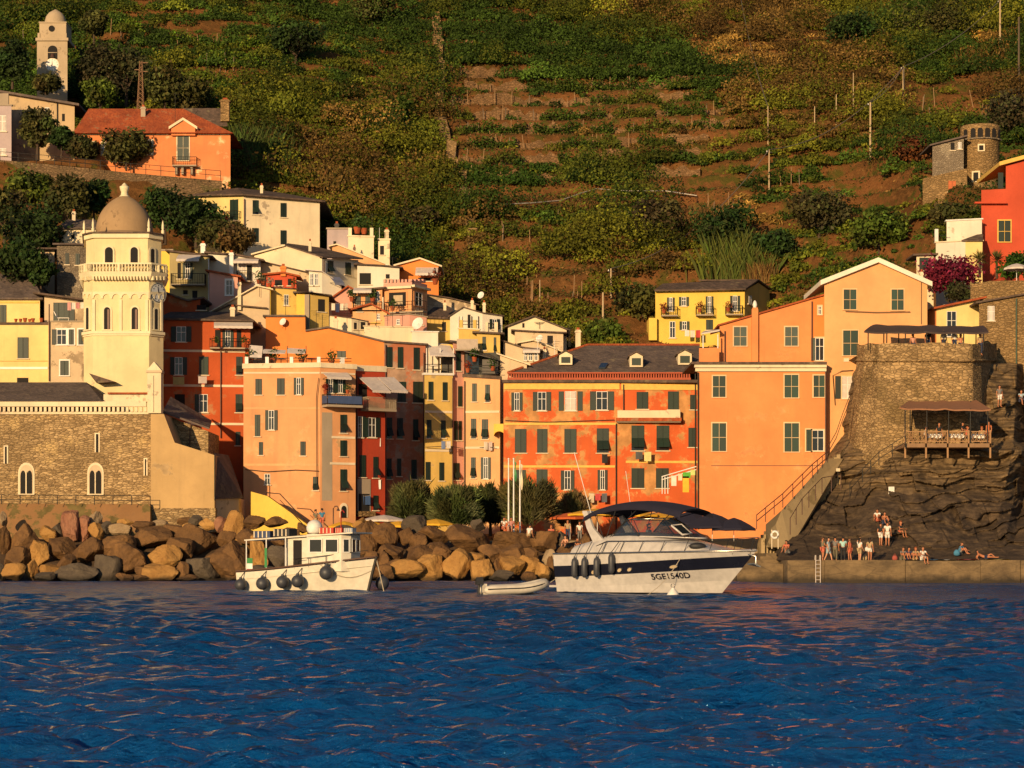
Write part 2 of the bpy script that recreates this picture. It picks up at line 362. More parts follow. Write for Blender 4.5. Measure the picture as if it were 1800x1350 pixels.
def terrain():
    xs = np.concatenate([np.arange(-330, -72, 4.0), np.arange(-72, 74, .62), np.arange(74, 331, 4.0)])
    ys = np.concatenate([np.arange(165, 215, 1.2), np.arange(215, 345, .5), np.arange(345, 621, 3.0)])
    X, Y = np.meshgrid(xs, ys); Z = H(X, Y)+.12*fbm(X*.9, Y*.9, 2.2, 3)
    V = np.stack([X, Y, Z], -1).reshape(-1, 3); R, C = X.shape
    i = np.arange(R-1)[:, None]*C+np.arange(C-1)[None, :]
    q = np.stack([i, i+1, i+C+1, i+C], -1).reshape(-1, 4)
    m, t, b = mat('hill_soil'); b.inputs['Roughness'].default_value = 1; b.inputs['Specular IOR Level'].default_value = .05
    col = mix(t, ramp(t, noise(t, posn(t), .12, 6, .6), .36, .64), (.185, .078, .027), (.105, .052, .018))
    col = mix(t, ramp(t, noise(t, posn(t, 1, 1, 2), .9, 7, .7), .48, .66, 0, .8), col, (.24, .11, .036))
    col = mix(t, ramp(t, noise(t, posn(t, off=7), .5, 7, .7), .52, .6, 0, .85), col, (.07, .072, .014))
    t.links.new(col, b.inputs['Base Color']); bump(t, b, noise(t, posn(t), 2.5, 7, .75), .9, .25)
    props(np_mesh('hillside', V, q, m, True), kind='structure')
terrain()
# ------------------------------------------------------------------ foliage
def leaves(P, Nrm, size, cols, jitter=.75, asp=.62, rng=RNG):
    """Leaf-sized faces at points P, facing roughly along Nrm."""
    n = len(P); d = Nrm+rng.normal(0, jitter, (n, 3)); d /= np.linalg.norm(d, axis=1)[:, None]+1e-9
    a = np.cross(d, rng.normal(0, 1, (n, 3))); a /= np.linalg.norm(a, axis=1)[:, None]+1e-9; b = np.cross(d, a)
    s = np.asarray(size).reshape(-1, 1)*np.ones((n, 1)); a = a*s; b = b*s*asp
    V = np.stack([P-a, P-b*.9-a*.1, P+a, P+b], 1).reshape(-1, 3)
    return V, np.arange(n*4).reshape(n, 4), cols
def tint(base, n, var=.3, rng=RNG):
    base = np.array(base); c = base[None, :]*(1+rng.normal(0, var, (n, 1)))*(1+rng.normal(0, .10, (n, 3)))
    c = np.clip(c, .002, .9); return np.concatenate([c, np.ones((n, 1))], 1)
def crown_points(blobs, per, rng=RNG, shell=.55):
    """blobs: (centre, rx, ry, rz) lobes; points spread through each lobe, thinner inside."""
    P = []; Q = []; K = []
    for k, (c, rx, ry, rz) in enumerate(blobs):
        d = rng.normal(0, 1, (per, 3)); d /= np.linalg.norm(d, axis=1)[:, None]
        r = shell+(1-shell)*rng.random((per, 1))**.6; r *= 1+.16*rng.normal(0, 1, (per, 1))
        P.append(np.array(c)[None, :]+d*r*np.array([[rx, ry, rz]])); Q.append(d+np.array([[0, 0, .25]])); K.append(np.full(per, k))
    return np.concatenate(P), np.concatenate(Q), np.concatenate(K)
BARK = plain('bark', (.07, .045, .028), .95)
LEAF = leafmat('leaves')
def tree(name, base, h, w, label, col=(.04, .06, .015), cat='tree', group=None, lobes=14, per=150, leaf=.28, trunk=.35, seed=1, flat=.8, var=.3, kind='round', lean=0.0):
    rng = np.random.default_rng(seed); base = Vector(base)
    root = empty(name, base, label, cat, group)
    blobs = []; mb = MB(); th = h*trunk; r0 = max(.06, h*.03)
    top = base+Vector((lean*h*.2, 0, th)); mb.tube([base-UP*.6, base+Vector((lean*h*.07, 0, th*.5)), top], [r0*1.3, r0, r0*.75], BARK, 7)
    for i in range(lobes):
        if kind == 'round':
            d = rng.normal(0, 1, 3); d /= np.linalg.norm(d); f = rng.uniform(.35, .78)
            c = np.array(base)+np.array([lean*h*.2, 0, th+(h-th)*.48])+d*f*np.array([w/2, w/2, (h-th)*.52]); rr = rng.uniform(.24, .36)
            blobs.append((c, w*rr, w*rr, w*rr*flat))
        else:   # upswept feathery plumes
            a = rng.uniform(0, 6.28); f = rng.uniform(0, 1)**.6; z = rng.uniform(.15, .86)
            c = np.array(base)+np.array([math.cos(a)*f*w*.42, math.sin(a)*f*w*.42, th+(h-th)*z*(1-.25*f)]); blobs.append((c, w*.13, w*.13, (h-th)*.2))
        mid = (top+Vector(c))/2+UP*.2
        mb.tube([top-UP*th*.2*rng.random(), mid, Vector(c)], [r0*.5, r0*.32, r0*.12], BARK, 5)
    mb.build('trunk', root)
    P, Q, K = crown_points(blobs, per, rng, .35)
    if kind != 'round': Q = Q*.4+np.array([[0, 0, .2]])
    cl = np.array(tint(col, len(blobs), .28, rng))[K]; cl[:, :3] *= (1+rng.normal(0, var, (len(K), 1))).clip(.3, 2)
    if kind == 'round': V, q, c = leaves(P, Q, rng.uniform(.6, 1.3, len(P))*leaf, cl, rng=rng)
    else:   # long thin sprays sweeping up and out
        cx = np.array([base.x, base.y, base.z+th*.6]); d = P-cx; d[:, 2] = np.abs(d[:, 2])*.8+.5; d /= np.linalg.norm(d, axis=1)[:, None]; d += rng.normal(0, .28, d.shape)
        s = (rng.uniform(.5, 1.3, len(P))*leaf*2.4)[:, None]; b_ = np.cross(d, rng.normal(0, 1, d.shape)); b_ /= np.linalg.norm(b_, axis=1)[:, None]; V = np.stack([P-d*s, P-b_*.045, P+d*s-np.array([[0, 0, .08]]), P+b_*.045], 1).reshape(-1, 3); q, c = np.arange(len(P)*4).reshape(-1, 4), cl
    np_mesh('crown', V, q, LEAF, False, c, root)
    return root
def inpoly(px, py, poly):
    ins = np.zeros(len(px), bool); n = len(poly)
    for i in range(n):
        x1, y1 = poly[i]; x2, y2 = poly[(i+1) % n]
        c = ((y1 > py) != (y2 > py)) & (px < (x2-x1)*(py-y1)/(y2-y1+1e-9)+x1); ins ^= c
    return ins
# bare or terraced ground, dry grass: authored from the photo, stands in the place
BARE = [[(775, 120), (860, 122), (945, 165), (960, 235), (985, 300), (800, 300), (775, 215)],
        [(945, 150), (1130, 150), (1300, 185), (1295, 235), (1110, 295), (960, 300)],
        [(820, 305), (985, 320), (1080, 330), (1150, 345), (1100, 380), (830, 365)], [(840, 385), (1000, 400), (1020, 430), (930, 470), (860, 440)],
        [(900, 470), (1040, 455), (1060, 520), (960, 560), (880, 530)], [(760, 440), (835, 420), (850, 500), (760, 520)],
        [(1410, 300), (1590, 310), (1620, 400), (1480, 345)], [(1520, 400), (1640, 380), (1650, 470), (1560, 465)],
        [(1060, 520), (1140, 490), (1150, 610), (1050, 610)], [(1590, 160), (1760, 120), (1760, 215), (1600, 215)],
        [(765, 40), (790, 40), (835, 470), (800, 470), (765, 200)], [(310, 45), (410, 55), (400, 85), (310, 70)], [(360, 118), (470, 125), (470, 152), (365, 140)], [(1120, 300), (1290, 300), (1300, 420), (1160, 420)]]
DRY = [[(1210, 70), (1290, 70), (1380, 95), (1370, 130), (1220, 125)], [(1410, 65), (1500, 55), (1510, 100), (1420, 105)], [(1690, 70), (1800, 50), (1800, 100), (1700, 105)], [(520, 240), (580, 250), (560, 300), (520, 300)], [(1290, 330), (1390, 400), (1330, 440), (1200, 430)]]
LUSH = [[(800, 295), (975, 297), (1000, 330), (880, 345), (800, 330)], [(945, 140), (1290, 165), (1290, 215), (1130, 295), (975, 300), (940, 220)]]
def scrub():
    rng = np.random.default_rng(5); n = 19000
    px = rng.uniform(-260, 2060, n); py = rng.uniform(-140, 640, n)
    # march all the rays together
    ys = np.arange(214, 520, 1.0); best = np.full(n, np.nan)
    for y in ys:
        x = (px-CX)*y/F; z = CH+(HY-py)*y/F; h = Hraw(x, np.full(n, y)); s = np.isnan(best) & (h >= z); best[s] = y
    ok = ~np.isnan(best) & (best > 218); px, py, best = px[ok], py[ok], best[ok]
    x = (px-CX)*best/F; y = best+rng.uniform(-1, 1, len(best)); z = H(x, y)
    X_, Y_ = CX+F*x/y, HY-F*(z-CH)/y
    keep = np.ones(len(x), bool); bare = np.zeros(len(x), bool); dry = np.zeros(len(x), bool)
    for p in BARE: bare |= inpoly(X_, Y_, p)
    for p in DRY: dry |= inpoly(X_, Y_, p)
    dens = fbm(x*.06, y*.06, 8.0, 3); keep &= dens > -.95
    right = np.clip((X_-1080)/200, 0, 1)*np.clip((Y_-190)/150, 0, 1); keep &= rng.random(len(x)) > .12*right
    mid = np.clip((X_-860)/60, 0, 1)*np.clip((1340-X_)/60, 0, 1)*np.clip((Y_-285)/40, 0, 1); keep &= rng.random(len(x)) > .42*mid; keep &= rng.random(len(x)) > .30*np.clip((X_-1330)/60, 0, 1)*np.clip((Y_-230)/60, 0, 1)
    keep &= ~bare | (rng.random(len(x)) < .13)
    keep &= z > 21; keep &= ~((x < -32) & (y < 263) & (y > 236) & (z > 38))      # the house terrace on the left stays clear
    keep &= ~((x < -20) & (y < 239)); keep &= ~((X_ > 1625) & (X_ < 1775) & (Y_ > 205) & (Y_ < 372) & (y < 240))
    for (a, b, c, d) in ((560, 780, 380, 640), (1130, 1360, 490, 640)): keep &= ~((X_ > a) & (X_ < b) & (Y_ > c) & (Y_ < d) & (y < 240))
    x, y, z, dry, bare, dens, X_, Y_ = [a[keep] for a in (x, y, z, dry, bare, dens, X_, Y_)]
    k = len(x); r = rng.gamma(5, .21, k)+.45; r[bare] *= .55; r[dry] *= .8
    big = (rng.random(k) < .10) & ~bare & ~dry & (fbm(x*.03, y*.03, 20., 2) > -.15); r *= .86; r[big] *= rng.uniform(2.2, 3.6, big.sum())
    r *= 1-.3*np.clip((X_-1080)/200, 0, 1)*np.clip((Y_-190)/150, 0, 1)
    hue = .12+1.15*fbm(x*.05+3, y*.05, 1.0, 3)+rng.normal(0, .40, k)
    g1 = np.array([.036, .066, .008]); g2 = np.array([.115, .118, .010]); g3 = np.array([.135, .080, .020]); g4 = np.array([.28, .17, .04])
    base = np.where((hue < -.1)[:, None], g1, np.where((hue < .45)[:, None], g2*.55+g1*.45, np.where((hue < 1.0)[:, None], g2, g3)))
    base[dry] = g4; base = base*1.28*np.exp(rng.normal(0, .34, k)-.03)[:, None]; base[big] *= .80
    per = np.clip((r*r*150).astype(int), 60, 1300); idx = np.repeat(np.arange(k), per); m = len(idx)
    d = rng.normal(0, 1, (m, 3)); d /= np.linalg.norm(d, axis=1)[:, None]; d[:, 2] = np.abs(d[:, 2])*.9+.05*d[:, 2]
    lump = 1+.35*vnoise(d[:, 0]*2.2+idx*3.7, d[:, 1]*2.2, d[:, 2]*2.2)
    rr = (.55+.45*rng.random(m)**.5)*lump
    P = np.stack([x, y, z-.1], 1)[idx]+d*(rr*r[idx])[:, None]*np.array([[1.1, 1.0, .95]])
    c = np.concatenate([base[idx]*(1+rng.normal(0, .28, (m, 1))).clip(.3, 2), np.ones((m, 1))], 1)
    V, q, c = leaves(P, d, rng.uniform(.10, .23, m)*np.where(dry[idx], 1.6, 1), c, .7, np.where(dry[idx], .25, .62)[:, None], rng)
    o = np_mesh('hillside_scrub', V, q, LEAF, False, c); props(o, 'dense green and olive scrub covering the terraced hillside', 'scrub', kind='stuff')
    # short dry grass and weeds over the open soil
    n = 60000; px = rng.uniform(560, 1800, n); py = rng.uniform(20, 610, n); best = np.full(n, np.nan)
    for y in ys:
        xx = (px-CX)*y/F; zz = CH+(HY-py)*y/F; h = Hraw(xx, np.full(n, y)); s = np.isnan(best) & (h >= zz); best[s] = y
    ok = ~np.isnan(best) & (best > 219); px, best = px[ok], best[ok]; x = (px-CX)*best/F; y = best+rng.uniform(-1.5, 1.5, len(best))
    ok = fbm(x*.25, y*.25, 2.0, 3) > -.25; x, y = x[ok], y[ok]; z = H(x, y); m = len(x)
    hu = rng.random(m); c = np.where((hu < .5)[:, None], np.array([[.19, .10, .03]]), np.where((hu < .75)[:, None], np.array([[.05, .06, .012]]), np.array([[.11, .08, .02]])))
    c = np.concatenate([c*(1+rng.normal(0, .25, (m, 1))).clip(.3, 2), np.ones((m, 1))], 1)
    P = np.stack([x, y, z+.12], 1); V, q, c = leaves(P, np.tile([[0, -.7, .4]], (m, 1)), rng.uniform(.10, .28, m), c, .6, .45, rng)
    o = np_mesh('hillside_grass', V, q, LEAF, False, c); props(o, 'thin dry grass and weeds on the brown open soil of the hillside', 'grass', kind='stuff')
scrub()
# ------------------------------------------------------------------ building kit
class Fac:
    """A vertical wall plane between two photo columns, each at its own distance."""
    def __init__(s, px0, Y0, px1, Y1):
        s.px0, s.px1 = px0, px1
        s.P0 = Vector(((px0-CX)*Y0/F, Y0, 0)); P1 = Vector(((px1-CX)*Y1/F, Y1, 0))
        s.e = (P1-s.P0).normalized(); s.n = Vector((s.e.y, -s.e.x, 0)); s.L = (P1-s.P0).length
    def s(s, px):
        u = (px-CX)/F; return (u*s.P0.y-s.P0.x)/(s.e.x-u*s.e.y)
    def p(s, px, py, out=0.0):
        q = s.P0+s.e*s.s(px); z = CH+(HY-py)*q.y/F
        return Vector((q.x, q.y, z))+s.n*out
    def box(s, mb, px0, py0, px1, py1, out, thick, m):
        a = s.p(px0, py1, out); b = s.p(px1, py1, out); zt = s.p((px0+px1)/2, py0).z; zb = s.p((px0+px1)/2, py1).z
        a.z = b.z = zb; mb.box(a, b-a, s.n*thick, UP*(zt-zb), m)
class B:
    """One building: an Empty at its foot with wall, roof, windows ... as children."""
    def __init__(s, name, label, corners, zb, depth, wall, cat='house', roof=None, rmat=None, th=.16, over=.35, wins='', surr=None, shut=None, group=None, ch=()):
        s.c = corners; s.wallm = wall if isinstance(wall, list) else [wall]*(len(corners)-1)
        xs = [W(a, c, b) for a, b, c in corners]; s.T = xs; s.zb = zb; s.depth = depth
        mid = sum(xs, Vector((0, 0, 0)))/len(xs); s.root = empty(name, (mid.x, mid.y+depth/2, zb), label, cat, group)
        s.f = [Fac(a[0], a[1], b[0], b[1]) for a, b in zip(corners, corners[1:]) if abs(b[0]-a[0]) > 1]
        mb = MB(); back = max(p.y for p in xs)+depth
        bot = [Vector((p.x, p.y, zb)) for p in xs]; bk = [Vector((p.x*back/p.y, back, p.z)) for p in xs]; bkb = [Vector((p.x, p.y, zb)) for p in bk]
        for i in range(len(xs)-1):
            mb.poly([bot[i], bot[i+1], xs[i+1], xs[i]], s.wallm[i])
            mb.poly([xs[i], xs[i+1], bk[i+1], bk[i]], s.wallm[i]); mb.poly([bkb[i+1], bkb[i], bk[i], bk[i+1]], s.wallm[i])
        mb.poly([bkb[0], bot[0], xs[0], bk[0]], s.wallm[0]); mb.poly([bot[-1], bkb[-1], bk[-1], xs[-1]], s.wallm[-1])
        mb.build('wall', s.root)
        if roof == 'prof':
            r = MB(); o = over; d0 = (xs[1]-xs[0]).normalized(); d1 = (xs[-1]-xs[-2]).normalized()
            pts = [xs[0]-d0*o]+xs[1:-1]+[xs[-1]+d1*o]; lo = [p+UP*.004-V3(0, o, 0) for p in pts]; hi = [p+UP*th for p in lo]
            dd = V3(0, back-min(p.y for p in xs)+2*o, 0); r.prism(lo+hi[::-1], dd, rmat or SLATE); s.roof = r.build('roof', s.root)
        elif roof == 'flat':
            r = MB(); n = len(xs)
            for i in range(n-1):
                f = (xs[i+1]-xs[i]); nn = Vector((f.y, -f.x, 0)).normalized(); e = f.normalized()
                r.box(xs[i]+nn*.10-e*.1+UP*.003, f+e*.2, -nn*.5, UP*th, rmat or CONC)
            s.roof = r.build('parapet', s.root)
        elif isinstance(roof, tuple):      # ('eave', ridge px0, px1, py, depth)
            _, r0, r1, pr, d = roof; r = MB(); m = rmat or SLATE
            e0, e1 = xs[0], xs[-1]; ex = (e1-e0).normalized()
            a = e0-ex*over-V3(0, over, 0); b = e1+ex*over-V3(0, over, 0); yb = max(e0.y, e1.y)+2*d
            c = Vector((b.x, yb, b.z)); dd_ = Vector((a.x, yb, a.z)); R0 = W(r0, pr, (e0.y+e1.y)/2+d); R1 = W(r1, pr, (e0.y+e1.y)/2+d)
            k = UP*.004; lo = [a+k, b+k, c+k, dd_+k]; hi = [p+UP*th for p in lo]
            fs = [(3, 2, 1, 0), (0, 1, 5, 4), (1, 2, 6, 5), (2, 3, 7, 6), (3, 0, 4, 7), (4, 5, 9, 8), (5, 6, 9), (6, 7, 8, 9), (7, 4, 8)]
            r.faces(lo+hi+[R0, R1], fs, m); s.roof = r.build('roof', s.root)
        s.surr = surr; s.shut = shut or GREEN; s.win(wins)
        for q in ch: s.chimney(*q)
    def fac(s, px):
        for f in s.f:
            if f.px0-.5 <= px <= f.px1+.5: return f
        return s.f[0] if px < s.f[0].px0 else s.f[-1]
    def win(s, spec):
        for w in spec.split(';'):
            q = w.split()
            if len(q) < 5: continue
            x0, y0, x1, y1 = map(float, q[:4]); s.window(x0, y0, x1, y1, q[4])
    def window(s, x0, y0, x1, y1, t):
        f = s.fac((x0+x1)/2); mb = MB(); px = 1/ (F/f.p(x0, y0).y)   # metres per photo px
        sm = s.surr; w = 1.5
        if sm and t not in 's': # painted surround standing proud
            f.box(mb, x0-2, y0-2.2, x0, y1, 0, .05, sm); f.box(mb, x1, y0-2.2, x1+2, y1, 0, .05, sm); f.box(mb, x0, y0-2.2, x1, y0, 0, .05, sm)
        if t != 's': f.box(mb, x0-2.2, y1, x1+2.2, y1+1.6, 0, .12, sm or CREAM)   # sill
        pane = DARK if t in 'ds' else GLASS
        f.box(mb, x0, y0, x1, y1, 0, .012, pane)
        if t in 'ogwh':
            fm = WHITE; c = (x0+x1)/2; h = .7
            for a, b_ in ((x0, x0+h*1.3), (c-h*.7, c+h*.7), (x1-h*1.3, x1)): f.box(mb, a, y0, b_, y1, .012, .03, fm)
            for a in (y0, y0+(y1-y0)*.36, y1-h*1.5): f.box(mb, x0+h*1.3, a, x1-h*1.3, a+h*1.3, .012, .024, fm)
            if t == 'w': f.box(mb, x0+1.5, y0+1, x1-1.5, y1-1, .012, .012, CANVAS)
        o = mb.build('window', s.root)
        m = s.shut
        def leaf(a, b_, c, d, out=.02):
            k = MB(); f.box(k, a, c, b_, d, out, .035, m); hh = d-c
            rails = (c, c+hh*.46, d-1.2)
            for y in rails: f.box(k, a, y, b_, y+1.1, out+.035, .018, m)
            f.box(k, a, c, a+.8, d, out+.053, .006, m); f.box(k, b_-.8, c, b_, d, out+.053, .006, m)
            n = max(3, int(hh/3.2))
            for i in range(n):
                y = c+1.2+(hh-2.4)*(i+.3)/n; f.box(k, a+.9, y, b_-.9, y+.8, out+.036, .010, m)
            k.build('shutter', o)
        cx = (x0+x1)/2
        if t == 'c': leaf(x0, cx-.25, y0, y1); leaf(cx+.25, x1, y0, y1)
        elif t == 'C': # pale framed pair
            leaf(x0, cx-.4, y0, y1); leaf(cx+.4, x1, y0, y1); k = MB(); f.box(k, cx-.4, y0, cx+.4, y1, .012, .05, s.surr or CREAM)
            f.box(k, x0, y0+(y1-y0)*.5, cx-.5, y0+(y1-y0)*.5+.8, .082, .01, s.surr or CREAM); f.box(k, cx+.5, y0+(y1-y0)*.5, x1, y0+(y1-y0)*.5+.8, .082, .01, s.surr or CREAM); k.build('frame', o)
        elif t == 'f':   # lower flaps propped out
            ym = y0+(y1-y0)*.50
            for a, b_ in ((x0, cx-.2), (cx+.2, x1)): leaf(a, b_, y0, ym)
            k = MB()
            for a, b_ in ((x0, cx-.2), (cx+.2, x1)):
                A, Bq = f.p(a, ym, .03), f.p(b_, ym, .03); drop = (f.p(a, ym).z-f.p(a, y1).z); L = drop*.92; ang = .62
                D = f.n*math.sin(ang)*L-UP*math.cos(ang)*L; k.box(A, Bq-A, D, (f.n*math.cos(ang)+UP*math.sin(ang))*.03, m)
            k.build('propped_flap', o)
        elif t in 'ox':
            w = (x1-x0)*.52; leaf(x0-w-.5, x0-.5, y0, y1, .03); leaf(x1+.5, x1+w+.5, y0, y1, .03)
        elif t == 'h': leaf(x0-(x1-x0)*.5, x0-.5, y0, y1, .03)
        return o
    def band(s, px0, px1, py, h, m, out=.06, name='string_course'):
        f = s.fac((px0+px1)/2); mb = MB(); f.box(mb, px0, py, px1, py+h, 0, out, m); return mb.build(name, s.root)
    def pipe(s, px, py0, py1, m=None, r=.06, name='downpipe'):
        f = s.fac(px); mb = MB(); mb.tube([f.p(px, py0, .12), f.p(px, py1, .12)], r, m or COPPER, 6); return mb.build(name, s.root)
    def awning(s, px0, px1, py0, py1, out=1.2, m=None, val=3):
        f = s.fac((px0+px1)/2); mb = MB(); m = m or CANVAS
        a, b = f.p(px0, py0, .05), f.p(px1, py0, .05); zb = f.p((px0+px1)/2, py1).z; c, d = b+f.n*out, a+f.n*out; c.z = d.z = zb
        mb.prism([a, b, c, d], UP*.05, m); v = UP*(val*a.y/F); n = 7
        for i in range(n):
            p = d+(c-d)*i/n; q = d+(c-d)*(i+1)/n; mb.prism([p, q, q-v, (p+q)/2-v*1.2, p-v], f.n*.02, m)
        for e in (a, b): mb.tube([e-UP*.5, e+f.n*out+UP*(zb-a.z)], .025, IRON, 5)
        return mb.build('awning', s.root)
    def balcony(s, px0, px1, pyf, pyr, out=1.0, m=None, panel=None, slab=2.5, fill=1.0):
        f = s.fac((px0+px1)/2); mb = MB(); f.box(mb, px0, pyf, px1, pyf+slab, 0, out, CONC); o = mb.build('balcony', s.root)
        k = MB(); m = m or IRON; a, b = f.p(px0, pyf, 0), f.p(px1, pyf, 0); h = f.p(px0, pyr).z-a.z; b.z = a.z
        path = [a, a+f.n*(out-.05), b+f.n*(out-.05), b]; path[0] = a+f.n*.02; path[3] = b+f.n*.02
        for p, q in zip(path, path[1:]):
            k.tube([p+UP*h, q+UP*h], .03, m, 5); k.tube([p+UP*.1, q+UP*.1], .02, m, 5); n = max(2, int((q-p).length/.22*fill))
            for i in range(n+1): r = p+(q-p)*i/n; k.tube([r, r+UP*h], .016, m, 4, smooth=False)
            if panel: k.box(p+(q-p)*.02+UP*.15, (q-p)*.96, f.n*.02 if abs((q-p).normalized().dot(f.e)) > .5 else f.e*.02, UP*(h-.25), panel)
        k.build('railing', o); return o
    def chimney(s, px, py0, py1, w=9, m=None, dy=1.5):
        mb = MB(); m = m or CREAM; Y = s.fac(px).p(px, py1).y+dy; c = W(px, py1, Y); h = W(px, py0, Y).z-c.z; sx = w*Y/F
        mb.cbox(c, sx, sx*.8, h, m); mb.cbox(c+UP*(h-.25), sx*1.3, sx*1.05, .12, m); mb.cbox(c+UP*h, sx*.55, sx*.4, .22, TERRA)
        return mb.build('chimney', getattr(s, 'roof', s.root))
    def antenna(s, px, py0, py1, dy=1.5):
        mb = MB(); Y = s.fac(px).p(px, py1).y+dy; a, b = W(px, py1, Y), W(px, py0, Y); mb.tube([a, b], .022, WHITE if int(px) % 2 else IRON, 5)
        for i, z in enumerate((.95, .85, .75)): c = a+(b-a)*z; w = .5-.1*i; mb.tube([c-V3(w, .1, 0), c+V3(w, .1, 0)], .014, IRON, 4)
        return mb.build('antenna', getattr(s, 'roof', s.root))
    def terrace(s, px0, px1, py0, py1, posts, m=None, rail=True, dy=.15):
        """Roof-terrace edge: posts and rails."""
        f = s.fac((px0+px1)/2); mb = MB(); m = m or CREAM
        for q in posts: f.box(mb, q-3, py0, q+3, py1, -dy-.3, .3, m)
        if rail:
            for y in (py0+2, (py0+py1)/2): mb.tube([f.p(px0, y, -dy-.1), f.p(px1, y, -dy-.1)], .03, IRON, 5)
        return mb.build('terrace_rail', s.root)
def simple(name, label, cat, loc, fn, group=None):
    r = empty(name, loc, label, cat, group); fn(r); return r
# ------------------------------------------------------------------ wall colours
P = plaster
Y_TOWER = P('lemon_plaster', (.74, .61, .34), (.50, .40, .26), .10, 1, .25); Y_HOUSE = P('yellow_plaster', (.74, .58, .24), None, 0, 2, .3)
Y_OCHRE = P('ochre_plaster', (.62, .42, .12), (.50, .36, .18), .12, 3); Y_BRIGHT = P('bright_yellow_plaster', (.76, .52, .10), None, 0, 4, .2)
BEIGE = P('beige_plaster', (.60, .46, .30), (.40, .30, .19), .25, 5); WHT = P('white_plaster', (.74, .67, .54), (.5, .42, .32), .1, 6, .3)
CREAMW = P('cream_plaster', (.74, .62, .42), (.5, .4, .28), .12, 7); PINK = P('pink_plaster', (.68, .33, .15), (.66, .40, .20), .16, 8)
PINK2 = P('rose_plaster', (.64, .33, .25), None, 0, 9); SALM = P('brick_red_plaster', (.47, .165, .085), (.42, .27, .18), .42, 10, .4)
ORANGE = P('orange_plaster', (.72, .235, .062), None, 0, 11, .2); ORANGE2 = P('salmon_orange_plaster', (.73, .265, .095), (.72, .30, .12), .15, 12, .15)
PEACH = P('peach_plaster', (.74, .375, .16), None, 0, 13, .12); PEACH2 = P('pale_peach_plaster', (.70, .39, .185), (.60, .38, .19), .12, 14)
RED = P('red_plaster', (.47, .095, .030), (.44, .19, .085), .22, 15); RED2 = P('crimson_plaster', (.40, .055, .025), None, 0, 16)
REDBIG = P('faded_red_plaster', (.58, .120, .036), (.54, .27, .10), .46, 17, .3); REDR = P('coral_red_plaster', (.52, .085, .04), None, 0, 18, .15)
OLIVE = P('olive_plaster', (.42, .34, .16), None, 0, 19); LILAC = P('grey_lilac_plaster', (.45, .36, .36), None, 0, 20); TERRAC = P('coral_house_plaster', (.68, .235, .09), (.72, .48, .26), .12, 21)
STN = stone('rubble_stone', (.40, .255, .115), (.25, .16, .07), (.085, .055, .028), 2.7); STNG = stone('grey_rubble_stone', (.30, .24, .17), (.22, .175, .125), (.12, .095, .07), 4.0, 1.8, 3, (.42, .35, .25))
STNC = stone('church_stone', (.54, .375, .19), (.28, .185, .09), (.085, .058, .032), 2.5, 2.5, 8, (.58, .40, .18)); YTRIM = plain('yellow_trim', (.75, .46, .10), .8)
